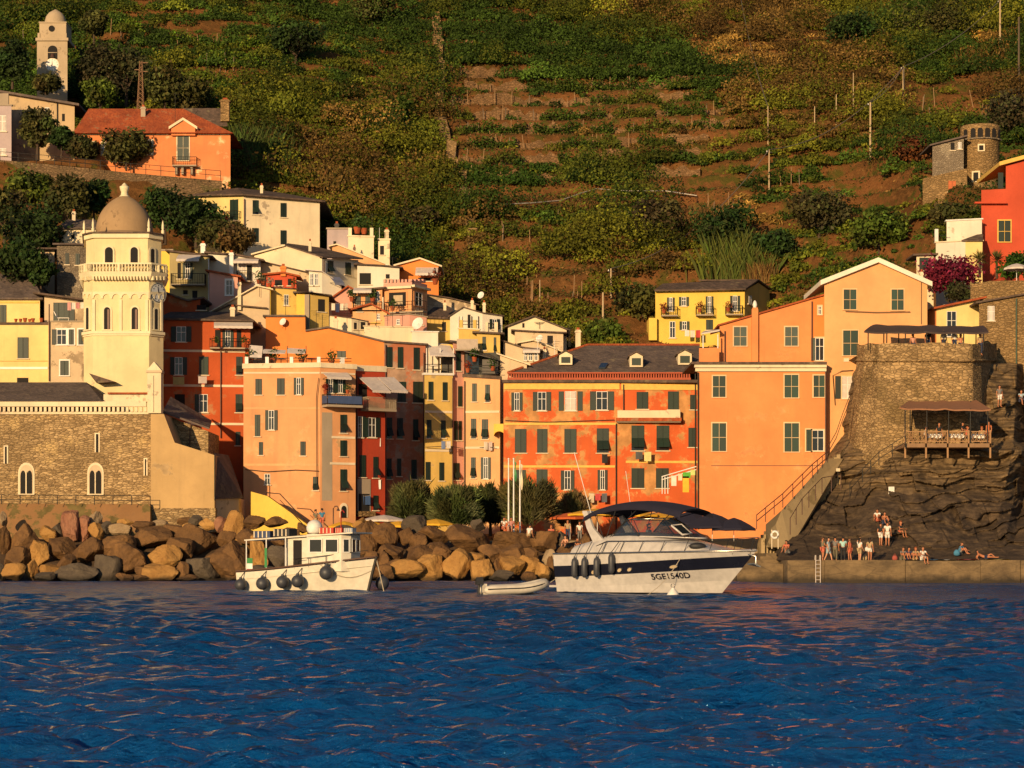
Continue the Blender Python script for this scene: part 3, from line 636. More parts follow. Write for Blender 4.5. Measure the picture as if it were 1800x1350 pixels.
# ------------------------------------------------------------------ harbour front, left: church and bell tower
def church():
    b = B('church', 'rubble stone church with twin arched windows above the boulders', [(-260, 186, 724), (266, 186, 724)], 2.5, 16, STNC, 'church')
    r = b.root; f = b.f[0]
    mb = MB(); f.box(mb, -260, 706, 258, 715, 0, .35, CREAMW); f.box(mb, -260, 724, 266, 728, 0, .1, CREAMW)
    for i in range(66): x = -258+i*8; f.box(mb, x, 715.5, x+4.5, 724, 0, .22, CREAMW)
    mb.build('corbel_band', r)
    mb = MB(); e = [f.p(-260, 706, .45), f.p(182, 706, .45)]; R = [W(-260, 672, 194), W(152, 672, 194)]; bk = [Vector((e[0].x, 203, e[0].z)), Vector((e[1].x, 203, e[1].z))]
    mb.faces(e+bk[::-1]+R, [(3, 2, 1, 0), (0, 1, 5, 4), (1, 2, 5), (2, 3, 4, 5), (3, 0, 4)], SLATE); mb.build('roof', r)
    mb = MB(); g = Fac(182, 187.5, 262, 187.5); g.box(mb, 182, 693, 262, 706, -1.2, 1.2, CREAMW); g.box(mb, 190, 690, 262, 693, -1.3, 1.5, TERRA); mb.build('parapet', r)
    mb = MB(); q = Fac(258, 185.6, 284, 185.6); q.box(mb, 259, 655, 283, 726, -1.1, 1.1, CREAMW); q.box(mb, 257, 651, 285, 655, -1.15, 1.25, BEIGE)
    a, c, d = q.p(258, 651, .1), q.p(284, 651, .1), q.p(271, 636, .1); mb.prism([a, c, d], V3(0, 1.2, 0), CREAMW)
    q.box(mb, 268, 660, 270, 724, 0, .08, CREAMW); mb.build('pinnacle', r)
    def bifora(cx, w, y0, y1, two=True):
        k = MB(); n = 10
        def arch(x0, x1, ys, yb, yt, out, th, m):
            pts = [f.p(x0, yb, out), f.p(x1, yb, out)]+[f.p((x0+x1)/2+(x1-x0)/2*math.cos(math.pi*i/n), ys-(ys-yt)*math.sin(math.pi*i/n), out) for i in range(n+1)]
            k.prism(pts, f.n*th, m)
        arch(cx-w/2-3, cx+w/2+3, y0+14, y1, y0-4, .0, .05, CREAMW); arch(cx-w/2, cx+w/2, y0+14, y1, y0, .05, .01, BEIGE)
        if two:
            for s in (-1, 1): arch(cx+s*w/4-w/4+1.2, cx+s*w/4+w/4-1.2, y0+20, y1, y0+10, .06, .012, DARK)
            f.box(k, cx-1, y0+12, cx+1, y1, .06, .10, CREAMW)
        o = k.build('window', r); s_ = MB(); f.box(s_, cx-w/2-3, y1, cx+w/2+3, y1+2, .0, .14, CREAMW); s_.build('sill', o)
    bifora(46.5, 23, 817, 868); bifora(168, 23, 817, 868)
    for (x0, y0, x1, y1) in ((168, 763, 174, 795), (8, 785, 13, 815), (254, 807, 258, 836)):
        k = MB(); f.box(k, x0-1.5, y0-2, x1+1.5, y1, 0, .05, CREAMW); f.box(k, x0+.8, y0, x1-.8, y1, .05, .01, DARK); k.build('window', r)
    # plastered apse with its sloping top
    mb = MB(); P2 = [(265, 728), (288, 728), (307, 778), (377, 800), (377, 930), (265, 930)]; pts = [W(a, c, 184.6) for a, c in P2]
    mb.prism(pts[::-1], V3(0, 8, 0), P('tan_render', (.50, .33, .15), (.42, .29, .15), .15, 22, .25)); mb.build('apse', r)
    mb = MB(); P2 = [(264.5, 893), (378.5, 893), (378.5, 935), (264.5, 935)]; mb.prism([W(a, c, 184.5) for a, c in P2][::-1], V3(0, 8.1, 0), STNC); mb.build('plinth', r)
    mb = MB(); P2 = [(291, 731), (366, 758), (366, 810), (300, 790)]; mb.prism([W(a, c, 189) for a, c in P2][::-1], V3(0, 7, 0), STNC); mb.build('choir_wall', r)
    mb = MB(); A = [W(286, 726, 188.4), W(368, 755, 188.4), W(372, 742, 196), W(300, 700, 196)]; mb.prism(A, UP*.15, SLATE); mb.build('choir_roof', r)
    mb = MB(); A = [W(377, 796, 186), W(378, 877, 185), W(428, 876, 189), W(402, 800, 195)]; mb.faces([p for p in A]+[W(377, 800, 196)], [(0, 1, 2, 3), (0, 3, 4)], SLATE)
    mb.prism([W(377, 876.5, 185.3), W(420, 876, 188.6), W(420, 930, 188.6), W(377, 930, 185.3)], V3(0, 6, 0), BEIGE); mb.build('side_chapel', r)
    mb = MB(); mb.tube([W(335, 738, 188.8), W(333, 786, 188.8)], .05, COPPER, 5); mb.tube([W(377.5, 800, 184.3), W(377.5, 880, 184.3)], .05, IRON, 5); mb.build('downpipe', r)
church()
def bell_tower():
    Y = 195.0; c = W(216, 982, Y+4.2); c.z = 3
    root = empty('bell_tower', c, 'yellow bell tower with a brown ovoid dome and a clock', 'tower')
    def ring(scale=0.0):   # plan of the chamfered shaft, grown outwards
        w = [W(147, 0, Y+1.3), W(163, 0, Y), W(262, 0, Y), W(287, 0, Y+1.3)]; pl = [Vector((p.x, p.y, 0)) for p in w]
        pl += [Vector((W(286, 0, Y+6.2).x, Y+6.2, 0)), Vector((W(265, 0, Y+7.6).x, Y+7.6, 0)), Vector((W(166, 0, Y+7.6).x, Y+7.6, 0)), Vector((W(148, 0, Y+6.4).x, Y+6.4, 0))]
        cc = Vector((c.x, Y+4.2, 0)); return [p+(p-cc).normalized()*scale for p in pl]
    def z(py): return CH+(HY-py)*Y/F
    def shaft(mb, py0, py1, g, m, g1=None):
        a = [p+UP*z(py1) for p in ring(g)]; b = [p+UP*z(py0) for p in ring(g if g1 is None else g1)]; n = len(a)
        mb.faces(a+b, [tuple(range(n-1, -1, -1)), tuple(range(n, 2*n))]+[(i, (i+1) % n, n+(i+1) % n, n+i) for i in range(n)], m)
    mb = MB(); shaft(mb, 470, 900, 0, Y_TOWER); mb.build('shaft', root); mb = MB(); shaft(mb, 418, 470, -.24, Y_TOWER); mb.build('belfry', root)
    f = Fac(163, Y, 262, Y); fr = Fac(262, Y, 287, Y+1.3); fl = Fac(147, Y+1.3, 163, Y)
    TR = P('tower_trim', (.78, .68, .44), stain=.15)
    mb = MB(); shaft(mb, 582, 587, .22, TR); shaft(mb, 587, 590, .10, TR); mb.build('string_course', root); mb = MB(); shaft(mb, 410, 417.9, -.02, TR); shaft(mb, 407.5, 410, .16, SLATE2); mb.build('cornice', root)
    mb = MB(); shaft(mb, 478, 486, .34, TR, .50); shaft(mb, 486, 492, .12, TR, .34)
    for g in (f, fr, fl):
        n = int((g.px1-g.px0)/5.5)
        for i in range(n): x = g.px0+(i+.25)*(g.px1-g.px0)/n; g.box(mb, x, 486, x+2.2, 493, 0, .42, TR)
    mb.build('balcony', root)
    mb = MB(); R = ring(.44); R2 = ring(.22)
    for i in (7, 0, 1, 2, 3):
        a, b, a2, b2 = R[i], R[(i+1) % 8], R2[i], R2[(i+1) % 8]; zb = z(478)
        mb.box8([a+UP*(zb+.62), b+UP*(zb+.62), b2+UP*(zb+.62), a2+UP*(zb+.62), a+UP*(zb+.76), b+UP*(zb+.76), b2+UP*(zb+.76), a2+UP*(zb+.76)], TR)
        L = (b-a).length; n = max(2, int(L/.27))
        for j in range(n+1):
            p = (a+a2)/2+((b+b2)/2-(a+a2)/2)*j/n+UP*(zb+.003); wd = 1 if j not in (0, n, n//2) else 2.6
            mb.lathe(p, [(.05*wd, 0), (.085*wd, .15), (.05*wd, .36), (.07*wd, .62)], TR, 8)
    mb.build('balustrade', root)
    def arched(g, x0, y0, x1, y1, mullion=False, out=.0):
        k = MB(); n = 10; cx = (x0+x1)/2; yr = y0+(x1-x0)/2
        def ar(d, o, th, m):
            pts = [g.p(x0-d, y1+d*.3, o+out), g.p(x1+d, y1+d*.3, o+out)]+[g.p(cx+(cx-x0+d)*math.cos(math.pi*i/n), yr-(yr-y0+d)*math.sin(math.pi*i/n), o+out) for i in range(n+1)]; k.prism(pts, g.n*th, m)
        ar(3, 0, .07, TR); ar(0, .07, .012, DARK)
        if mullion: g.box(k, cx+.5, y0+4, x1-1.2, y1, .082, .03, COPPER)
        w = k.build('window', root); s_ = MB(); g.box(s_, x0-4, y1+1, x1+4, y1+2.5, out, .15, TR); s_.build('sill', w)
    for q in ((184, 434, 198, 463), (229, 434, 242, 463)): arched(f, *q, out=-.17)
    arched(fr, 267, 437, 273, 463, out=-.20)
    for q in ((183, 540, 194, 579), (231.5, 540, 243, 579)): arched(f, *q, True)
    arched(fr, 271, 543, 276, 579); arched(fl, 152.5, 541, 157, 579)
    mb = MB()   # pilasters and hanging arches
    for x in (165, 212, 258): f.box(mb, x-2.5, 527, x+2.5, 582, 0, .10, TR)
    for x in (264, 283): fr.box(mb, x-1.5, 527, x+1.5, 582, 0, .10, TR)
    for g, n in ((f, 6), (fr, 3), (fl, 2)):
        w = (g.px1-g.px0)/n
        for i in range(n):
            x0 = g.px0+i*w; pts = [g.p(x0, 513, 0), g.p(x0, 525, 0), g.p(x0+w*.10, 525, 0)]+[g.p(x0+w/2-w*.4*math.cos(math.pi*j/8), 524-7*math.sin(math.pi*j/8), 0) for j in range(9)]+[g.p(x0+w*.9, 525, 0), g.p(x0+w, 525, 0), g.p(x0+w, 513, 0)]
            mb.prism(pts, g.n*.10, TR)
    mb.build('arch_frieze', root)
    k = MB(); cc = fr.p(277.5, 515, .05); e = fr.e; R_ = 17.0*Y/F
    def disc(r, o, m, nn=28): k.prism([cc+fr.n*o+e*r*math.cos(2*math.pi*i/nn)+UP*r*math.sin(2*math.pi*i/nn) for i in range(nn)], fr.n*.02, m)
    disc(R_*1.18, -.05, TR); disc(R_, -.025, plain('clock_blue_grey', (.06, .08, .11))); disc(R_*.9, -.002, plain('clock_face', (.60, .62, .60)))
    for i in range(12):
        a = math.pi*i/6; p = cc+(e*math.cos(a)+UP*math.sin(a))*R_*.76+fr.n*.02; k.box(p-e*.03-UP*.05, e*.06, fr.n*.02, UP*.11, IRON)
    for a, l in ((1.75, .62), (.1, .42)):
        d = e*math.cos(a)+UP*math.sin(a); s_ = e*-math.sin(a)+UP*math.cos(a); k.prism([cc+fr.n*.04-s_*.04, cc+fr.n*.04+d*R_*l-s_*.02, cc+fr.n*.04+d*R_*l+s_*.02, cc+fr.n*.04+s_*.04], fr.n*.015, IRON)
    k.build('clock', root)
    zb = z(407); Rd = 51*Y/F; Hd = z(331)-zb; top = Vector((c.x+.14, Y+4.2, zb))
    mb = MB(); mb.lathe(top, [(Rd*1.03, -.02), (Rd*1.02, .25*Hd*.4)]+[(Rd*(1-t**2.3)**.70, Hd*(.08+.94*t)) for t in np.linspace(.0, .985, 22)], plaster('dome_render', (.36, .24, .13), (.30, .20, .11), .2, 30, .3), 48); mb.build('dome', root)
    mb = MB(); t2 = top+UP*(Hd-.15); mb.lathe(t2, [(.45, 0), (.45, .15), (.34, .22), (.30, .5), (.40, .72), (.44, .98), (.30, 1.02), (.2, 1.16), (.05, 1.3)], TR, 8); mb.build('lantern_finial', root)
    mb = MB()
    for p in ring(-.05): mb.lathe(p+UP*z(407.3), [(.14, 0), (.14, .3), (.08, .34), (.12, .5), (.10, .8), (.02, 1.15)], TR, 8)
    mb.build('pinnacles', root)
    mb = MB(); a = f.p(163, 660, .02); mb.prism([f.p(161, 658, .02), f.p(207, 673, .02), f.p(174, 675, .02)], f.n*1.2, SLATE2); mb.build('lean_to_roof', root)
bell_tower()
# ------------------------------------------------------------------ left houses behind the church
b = B('house', 'yellow house left of the bell tower with a rooftop row of pots', [(-190, 208, 571), (85, 208, 571)], 8, 9, Y_HOUSE, wins='31 593 50 630 c;30 664 50 676 d;-40 593 -20 630 c', roof='flat', rmat=SLATE2, th=.22)
b.band(-190, 84, 645, 4, WHITE); b.band(-190, 84, 634, 1.2, Y_OCHRE)
u = B('house', 'yellow upper storey with a slate roof set back over the yellow house', [(-190, 210.5, 527), (70, 210.5, 527)], 22, 8, Y_HOUSE, roof=('eave', -190, 54, 481, 5), wins='0 536 11 568 c')
u.band(-190, 68, 530, 3, YTRIM)
b = B('house', 'beige house with a covered roof terrace beside the bell tower', [(85, 206, 566), (150, 206, 566)], 7, 8, BEIGE, wins='100 579 117 606 h;121 579 130 606 c;138 579 148 606 c;106 634 121 660 c', roof='flat', th=.12, surr=WHITE)
b.pipe(87, 535, 670); b.pipe(147, 640, 662)
u = B('house', 'dark green shuttered terrace room under a slate lean-to roof', [(78, 210, 520), (152, 210, 530)], 20, 5, BEIGE, roof='prof', rmat=SLATE2, wins='94 532 112 566 c;112 532 131 566 c', over=.9)
B('stone_house', 'small stone house with green arched windows behind the bell tower', [(100, 216, 431), (141, 216, 431), (160, 216.4, 436)], 24, 6, STNG, roof='prof', wins='115 445 121 465 c;133 446 140 466 c')
B('house', 'cream cottage with a brown slate roof above the stone house', [(108, 222, 403), (168, 222, 403)], 27, 5, CREAMW, roof=('eave', 118, 168, 386, 3), wins='125 412 131 420 s', ch=((130, 372, 388, 6),))
b = B('house', 'low farm shed under a brown roof among the trees on the far left', [(30, 218, 440), (96, 218, 440)], 25, 5, BEIGE, roof='prof', rmat=SLATE2, over=.8, wins='70 448 80 462 d')
B('house', 'yellow wall end of a house just right of the bell tower balcony', [(279, 217, 441), (303, 217, 441)], 20, 6, Y_BRIGHT, roof='flat')
# ------------------------------------------------------------------ front row
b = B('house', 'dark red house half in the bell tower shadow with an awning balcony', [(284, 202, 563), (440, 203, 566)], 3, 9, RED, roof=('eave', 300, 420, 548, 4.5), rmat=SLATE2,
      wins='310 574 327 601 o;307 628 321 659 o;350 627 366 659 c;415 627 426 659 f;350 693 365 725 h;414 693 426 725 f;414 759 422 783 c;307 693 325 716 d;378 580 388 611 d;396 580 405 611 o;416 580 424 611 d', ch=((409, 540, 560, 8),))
for y in (615, 676, 743): b.band(284, 431, y, 4, CREAM)
b.balcony(369, 438, 612, 596, .8); b.awning(376, 444, 567, 576, 1.0); b.pipe(388, 618, 770)
b = B('house', 'pink corner house with a balustraded roof terrace and white sun sails', [(428, 193, 648), (563, 193, 646), (625, 194.6, 649)], 2.5, 7, PINK, roof='flat', rmat=CREAMW, th=.42,
      wins='449 666 460 694 c;487 665 500 694 c;521 664 529 694 o;448 729 457 767 c;472 721 482 756 o;455 777 462 800 c;528 776 537 801 c;465 833 475 852 g;550 838 559 862 f;577 666 585 691 o;594 666 602 691 o;598 729 609 761 f;598 774 609 802 c;598 825 609 863 f')
pk = b; b.band(429, 562, 654, 3, CREAM); b.band(564, 624, 655, 3, CREAM); b.band(583, 624, 767, 4, CREAM); b.band(580, 624, 813, 4, CREAM); b.band(429, 562, 716, 3, PEACH2, .02); b.band(429, 562, 815, 4, PEACH2, .02)
b.terrace(430, 562, 627, 641, (433, 469, 512, 560), WHITE); b.terrace(564, 620, 628, 641, (604,), WHITE); b.awning(567, 610, 656, 665, .9)
b.balcony(566, 628, 713, 694, 1.1, panel=plain('blue_balcony_cloth', (.05, .08, .18)), slab=4)
k = MB(); f = b.f[1]; n = 10; pts = [f.p(597, 910, 0), f.p(611, 910, 0)]+[f.p(604+7*math.cos(math.pi*i/n), 893-9*math.sin(math.pi*i/n), 0) for i in range(n+1)]; k.prism(pts, f.n*.06, CREAM)
pts = [f.p(599.5, 910, .06), f.p(608.5, 910, .06)]+[f.p(604+4.5*math.cos(math.pi*i/n), 895-6*math.sin(math.pi*i/n), .06) for i in range(n+1)]; k.prism(pts, f.n*.02, DKBROWN); k.build('arched_door', b.root)
k = MB(); f.box(k, 566, 725, 584, 880, 0, .012, CONC); k.build('grey_render_strip', b.root)
k = MB()
for a, c, d, e_ in ((439, 607, 462, 629), (462, 614, 503, 622), (505, 612, 538, 622)):
    A = [W(a, c, 194.6), W(d, c+2, 194.6), W(d-2, e_, 193.6), W(a, e_-1, 193.6)]; k.prism(A, V3(0, .02, .03), CANVAS)
for x in (440, 462, 505, 538): k.tube([W(x, 648, 194.4), W(x, 608, 194.4)], .03, IRON, 5)
k.build('sun_sail', b.root)
b = B('house', 'tall orange and brick red house with rows of dark shutters', [(467, 207, 557), (537, 206.4, 557), (537.2, 206.4, 583), (576, 206, 577), (675, 205, 602), (748, 206.6, 607)], 3, 10, [ORANGE, ORANGE, ORANGE, ORANGE, SALM], roof='prof', over=.25,
      wins='680 610 689 646 c;699 610 708 647 c;727 611 737 650 c;699 671 713 707 c;726 671 745 708 c;680 734 689 771 f;698 735 708 771 f;726 737 735 774 f;680 806 688 842 f;698 806 705 837 c;723 808 732 842 c;593 617 608 629 c', ch=((590, 560, 580, 7),))
b.pipe(677, 606, 900); b.pipe(744, 620, 900); b.antenna(502, 520, 556); b.antenna(556, 545, 580); b.antenna(610, 540, 585)
b = B('house', 'narrow crimson house under two white awnings', [(624, 195.4, 652), (677, 197.2, 654)], 3, 6, RED2, roof='flat', rmat=CREAMW, th=.5,
      wins='629 732 637 769 o;647 734 660 769 o;632 800 642 839 c;656 803 664 840 f;656 871 664 897 f;630 675 645 700 d')
b.awning(630, 662, 664, 690, 2.2); b.awning(663, 692, 664, 690, 2.2); b.balcony(634, 684, 720, 699, 1.2, m=plain('pale_wood', (.42, .34, .24)), fill=2.2, slab=4); b.pipe(626, 660, 905)
k = MB(); b.f[0].box(k, 627, 842, 651, 905, 0, .05, CONC); b.f[0].box(k, 630, 868, 649, 905, .05, .02, DARK); b.f[0].box(k, 626, 899, 655, 908, 0, .5, STN); k.build('shop_front', b.root)
b = B('house', 'tall narrow mustard yellow house with a white framed terrace on top', [(746, 205, 659), (796, 206, 660)], 3, 8, Y_OCHRE, roof='flat', rmat=WHITE, th=.2,
      wins='753 671 761 703 c;778 672 786 704 c;750 738 758 770 f;775 739 783 770 f;748 812 756 844 c;772 813 780 845 c')
b.band(747, 795, 722, 4, CREAM); b.band(747, 795, 790, 4, CREAM); b.terrace(748, 796, 638, 659, (), rail=True); b.pipe(795, 665, 900)
k = MB(); Yt = 206.0
for x in (750, 774, 797): k.tube([W(x, 659, Yt), W(x, 612, Yt)], .05, WHITE, 6)
k.prism([W(752, 603, Yt+2), W(790, 606, Yt+2), W(800, 627, Yt-.6), W(756, 626, Yt-.6)], UP*.06, CANVAS); k.build('terrace_awning', b.root)
k = MB(); q = Fac(752, 208, 798, 208); q.box(k, 752, 606, 798, 659, 0, .3, Y_BRIGHT); q.box(k, 776, 628, 796, 659, .3, .02, DKBROWN); k.build('terrace_room', b.root)
b = B('house', 'sliver of a rose pink house between mustard and peach houses', [(796, 206.4, 602), (816, 207, 604)], 3, 8, PINK2, roof='prof', wins='805 679 812 715 c;798 740 804 774 c;806 740 811 774 c;797 814 807 844 f;802 612 809 652 c')
b = B('house', 'pale peach house with a dark planted roof terrace beside the alley', [(815, 205, 663), (879, 204.5, 667)], 3, 8, PEACH2, roof='flat', rmat=SLATE2, th=.3,
      wins='830 674 838 706 c;853 676 861 707 f;828 736 837 771 f;847 737 858 772 f;828 804 836 841 f;850 804 858 842 o')
b.band(816, 878, 722, 4, CREAM); b.band(816, 878, 785, 4, CREAM); b.terrace(816, 878, 640, 664, (), rail=True)
k = MB(); q = Fac(816, 207, 878, 207); q.box(k, 818, 620, 878, 667, 0, .2, DKBROWN); q.box(k, 822, 622, 842, 664, .2, .02, GLASS); q.box(k, 848, 634, 876, 660, .2, 1.1, plain('planter_grey', (.10, .085, .07))); k.prism([W(814, 616, 207), W(860, 622, 207), W(880, 634, 205), W(816, 618, 205)], UP*.05, plain('dark_screen', (.07, .06, .055))); k.build('terrace_room', b.root)
b.pipe(817, 670, 880)
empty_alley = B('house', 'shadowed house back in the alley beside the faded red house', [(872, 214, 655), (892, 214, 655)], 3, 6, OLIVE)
k = MB(); q = Fac(866, 203.4, 890, 203.2); n = 8
k.prism([q.p(868, 745, 0), q.p(887, 745, 0), q.p(887, 765, 0)]+[q.p(877.5+9*math.cos(math.pi*i/n), 765-7*math.sin(math.pi*i/n), 0) for i in range(n+1)]+[q.p(868, 765, 0)], V3(0, 1.5, 0), Y_BRIGHT)
k.build('alley_arch', None, 'small yellow arch bridging the dark alley', 'arch')
def big_red():
    b = B('house', 'big faded red house with peeling plaster and three dormers', [(885, 203, 671), (1090, 203, 671), (1232, 203.4, 672)], 3, 14, REDBIG,
          wins='904 690 913 722 o;945 689 960 722 o;993 688 1013 722 w;1048 688 1068 721 o;1119 689 1139 719 c;1174 688 1193 720 c;1213 694 1224 720 c;905 754 925 796 c;944 754 962 796 c;992 754 1013 796 c;1049 753 1070 796 f;1110 748 1132 792 f;1154 748 1176 792 f;1210 752 1224 786 c;905 826 924 858 c;943 825 962 858 c;992 827 1003 861 o;1055 826 1063 861 o;1110 823 1132 858 c;1153 823 1175 858 c', surr=None)
    f = b.f[0]; r = b.root
    for w in (993,):   # shutters folded back either side of the white window
        k = MB(); f.box(k, 982, 688, 991, 722, .02, .04, GREEN); f.box(k, 1015, 688, 1024, 722, .02, .04, GREEN); k.build('shutter', r)
    b.band(886, 1089, 673.5, 11, YTRIM, .10); b.band(1092, 1232, 674.5, 11, YTRIM, .10); b.band(886, 1083, 743, 4, YTRIM); b.band(886, 1081, 818, 4, YTRIM); b.band(1100, 1230, 810, 4, YTRIM, .04)
    mb = MB(); f.box(mb, 883, 668, 1232, 673, 0, .35, SLATE2); mb.build('cornice', r)
    mb = MB(); RT = plain('red_parapet_tile', (.40, .09, .04), .85); f.box(mb, 892, 664, 1214, 668, -.2, .35, RT); f.box(mb, 892, 654.5, 1214, 657, -.2, .4, RT)
    for i in range(72): x = 893+i*4.47; f.box(mb, x, 657, x+2.4, 664, -.15, .22, RT)
    mb.build('roof_parapet', r)
    mb = MB(); A = W(893, 656, 204), W(1230, 656, 204), W(1230, 607, 213), W(1032, 607, 213); back = [W(1032, 656, 222), W(893, 656, 222), W(1230, 656, 222)]
    mb.faces(list(A)+[Vector((A[0].x, 222, A[0].z)), Vector((A[1].x, 222, A[1].z))], [(0, 1, 2, 3), (0, 3, 4), (3, 2, 5, 4), (1, 5, 2)], SLATE); rf = mb.build('roof', r)
    mb = MB(); mb.tube([A[0]+UP*.05, A[3]+UP*.05, A[2]+UP*.05], .13, TERRA, 6); mb.build('ridge_tiles', rf)
    for x0, x1, y0, y1, Yd in ((983, 1006, 624, 641, 206.2), (1107, 1130, 626, 645, 205.6), (1192, 1216, 622, 641, 206.3)):
        k = MB(); q = Fac(x0, Yd, x1, Yd); ap = y0-6; pts = [q.p(x0, y1, 0), q.p(x1, y1, 0), q.p(x1, y0, 0), q.p((x0+x1)/2, ap, 0), q.p(x0, y0, 0)]
        k.prism(pts, V3(0, 3.0, 0), CREAMW); o = k.build('dormer', rf); k = MB(); q.box(k, x0+3.5, y0+3.5, x1-3.5, y1-3, 0, .03, GREEN); k.build('window', o)
        k = MB()
        for a, c in (((x0-2.5, y0+1), ((x0+x1)/2, ap-1)), (((x0+x1)/2, ap-1), (x1+2.5, y0+1))):
            k.prism([q.p(*a, .15), q.p(*c, .15), q.p(*c, .15)+UP*.1, q.p(*a, .15)+UP*.1], V3(0, 3.1, 0), SLATE2)
        k.build('roof', o)
    k = MB(); k.prism([W(1052, 648, 205.2), W(1064, 648, 205.2), W(1069, 640, 206.6), W(1057, 640, 206.6)], UP*.12, GLASS); k.build('skylight', rf)
    k = MB(); f.box(k, 1085, 722, 1195, 735, 0, .55, CREAMW); f.box(k, 1083, 735, 1197, 741, 0, .65, TERRA); f.box(k, 1084, 741, 1196, 743, 0, .5, CONC); k.build('balcony', r)
    b.pipe(1096, 676, 722, IRON); b.pipe(1083, 745, 935, IRON); b.pipe(1222, 655, 930, IRON); b.antenna(1000, 570, 610, 9); b.antenna(945, 590, 640, 5)
big_red()
b = B('house', 'broad salmon orange house with a white cornice above the sea stairs', [(1226, 186, 652), (1452, 186, 650)], 1.4, 9, ORANGE2, wins='1253 661 1275 698 C;1379 659 1403 699 C;1430 660 1449 698 C;1252 744 1276 793 C;1379 744 1404 794 C;1427 756 1448 793 g;1417 755 1426 793 c', surr=P('pale_surround', (.74, .52, .30)), shut=GREEN2)
k = MB(); f = b.f[0]; f.box(k, 1222, 646.5, 1452, 653, 0, .20, CREAMW); f.box(k, 1220, 641, 1452, 646.5, 0, .42, CREAMW); k.build('cornice', b.root)
k = MB(); f.box(k, 1214, 637, 1452, 641, -9, 9.6, SLATE2); k.build('roof', b.root); b.pipe(1227, 655, 930, IRON); b.pipe(1451, 640, 830, COPPER)
k = MB(); f.box(k, 1250, 818, 1450, 819, 0, .03, COPPER); k.build('wall_cable', b.root)
u = B('house', 'coral orange upper storey with a slim chimney rising above the cornice', [(1246, 188.5, 611), (1264.9, 188.5, 611), (1265, 188.5, 573), (1427, 188.5, 526), (1449, 188.5, 521)], 16, 7, [ORANGE2, ORANGE2, ORANGE2, ORANGE], wins='1290 575 1312 608 C;1380 575 1402 608 C;1438 538 1444 553 g;1433 594 1448 634 h', surr=P('pale_surround', (.74, .52, .30)), shut=plain('shutter_grey_green', (.06, .085, .07)))
u.pipe(1427, 530, 634); u.pipe(1274, 582, 636)
k = MB(); a = [W(1262, 573, 188.3), W(1428, 525, 188.3), W(1450, 519, 188.3)]; k.prism(a+[p+UP*.14 for p in a[::-1]], V3(0, 7.4, 0), TERRA); k.build('roof', u.root)
k = MB(); q = u.f[1]; q.box(k, 1321, 544, 1332, 638, 0, .35, ORANGE2); c = q.p(1326.5, 544, .18); k.cbox(c, .42, .42, .12, ORANGE2); k.lathe(c+UP*.12, [(.13, 0), (.2, .25), (.13, .5), (.05, .6)], WHITE, 10); k.build('chimney', u.root)
k = MB(); q = Fac(1230, 187.3, 1266, 187.3); q.box(k, 1229, 612, 1264, 637, -.2, .25, ORANGE2); k.build('terrace_wall', u.root)
k = MB()
for x in (1236, 1262):
    for y in (187.5, 189.5): k.tube([W(x, 637, y), W(x, 588, y)], .06, WHITE, 6)
k.prism([W(1233, 588, 187.2), W(1265, 582, 187.2), W(1264, 581, 190), W(1236, 585, 190)], UP*.12, CANVAS); k.build('terrace_canopy', u.root)
b = B('house', 'tall peach gabled house with a white roof edge beside the stone bastion', [(1449, 187, 499), (1543, 187, 462), (1630, 187, 501)], 2, 10, PEACH, roof='prof', rmat=P('white_verge', (.78, .72, .58), stain=.1), th=.40, over=.38,
      wins='1483 509 1505 544 C;1567 509 1588 545 C;1482 581 1508 625 C;1480 662 1500 701 w', shut=GREEN2, surr=P('peach_surround', (.74, .48, .25)))
k = MB(); b.f[0].box(k, 1468, 661, 1478, 701, .02, .04, GREEN); k.build('shutter', b.root)
k = MB(); b.f[0].box(k, 1483, 630, 1492, 636, 0, .1, CREAM); b.f[0].box(k, 1497, 630, 1503, 636, 0, .1, CREAM); k.build('vent_cover', b.root)
b.pipe(1619, 492, 570, IRON, .02); b.chimney(1620, 478, 496, 5)
# ------------------------------------------------------------------ castle side, right
b = B('house', 'small yellow house with a tiled lean-to roof between gable and castle', [(1646, 190, 543), (1722, 190, 527)], 14, 6, Y_HOUSE, roof='prof', rmat=TERRA, over=.5, wins='1664 547 1681 592 g')
k = MB(); q = Fac(1633, 191, 1647, 190); q.box(k, 1634, 545, 1646, 610, 0, .2, ORANGE2); k.build('side_wall', b.root)
b = B('castle_wall', 'tall rubble castle wall with one shuttered window at the right edge', [(1721, 187.5, 533), (1800, 187.5, 519), (1960, 188, 512)], 6, 12, STN, 'castle wall', roof='prof', rmat=SLATE2, over=.3, th=.15, wins='1736 538 1748 564 w', shut=COPPER)
b.pipe(1786, 525, 690, plain('green_pipe', (.05, .09, .06)))
B('terrace_wall', 'rubble parapet of the upper garden above the castle roof', [(1706, 192, 500), (1740, 192, 494), (1960, 192, 490)], 18, 8, STN, 'wall')
b = B('house', 'coral red house with a yellow framed window at the right edge', [(1725, 205.5, 334), (1768, 205.5, 332), (1768.1, 205.5, 291), (1960, 205.5, 238)], 20, 9, REDR, wins='1755 388 1776 425 C;1830 388 1851 425 C', surr=YTRIM, shut=GREEN)
k = MB(); a = [W(1757, 291, 205), W(1960, 236, 205)]; k.prism(a+[p+UP*.35 for p in a[::-1]], V3(0, 10, 0), YTRIM); k.build('roof', b.root)
k = MB(); q = b.f[0]; q.box(k, 1712, 356, 1768, 359, 0, .5, REDR); k.build('ledge', b.root); k = MB(); q.box(k, 1755, 303, 1764, 331, -.2, .1, GREEN); k.build('shutter', b.root)
b = B('house', 'white terraced house against the coral red house', [(1664, 204, 389), (1726, 204, 386)], 22, 6, WHT, roof='flat', rmat=WHITE, th=.12)
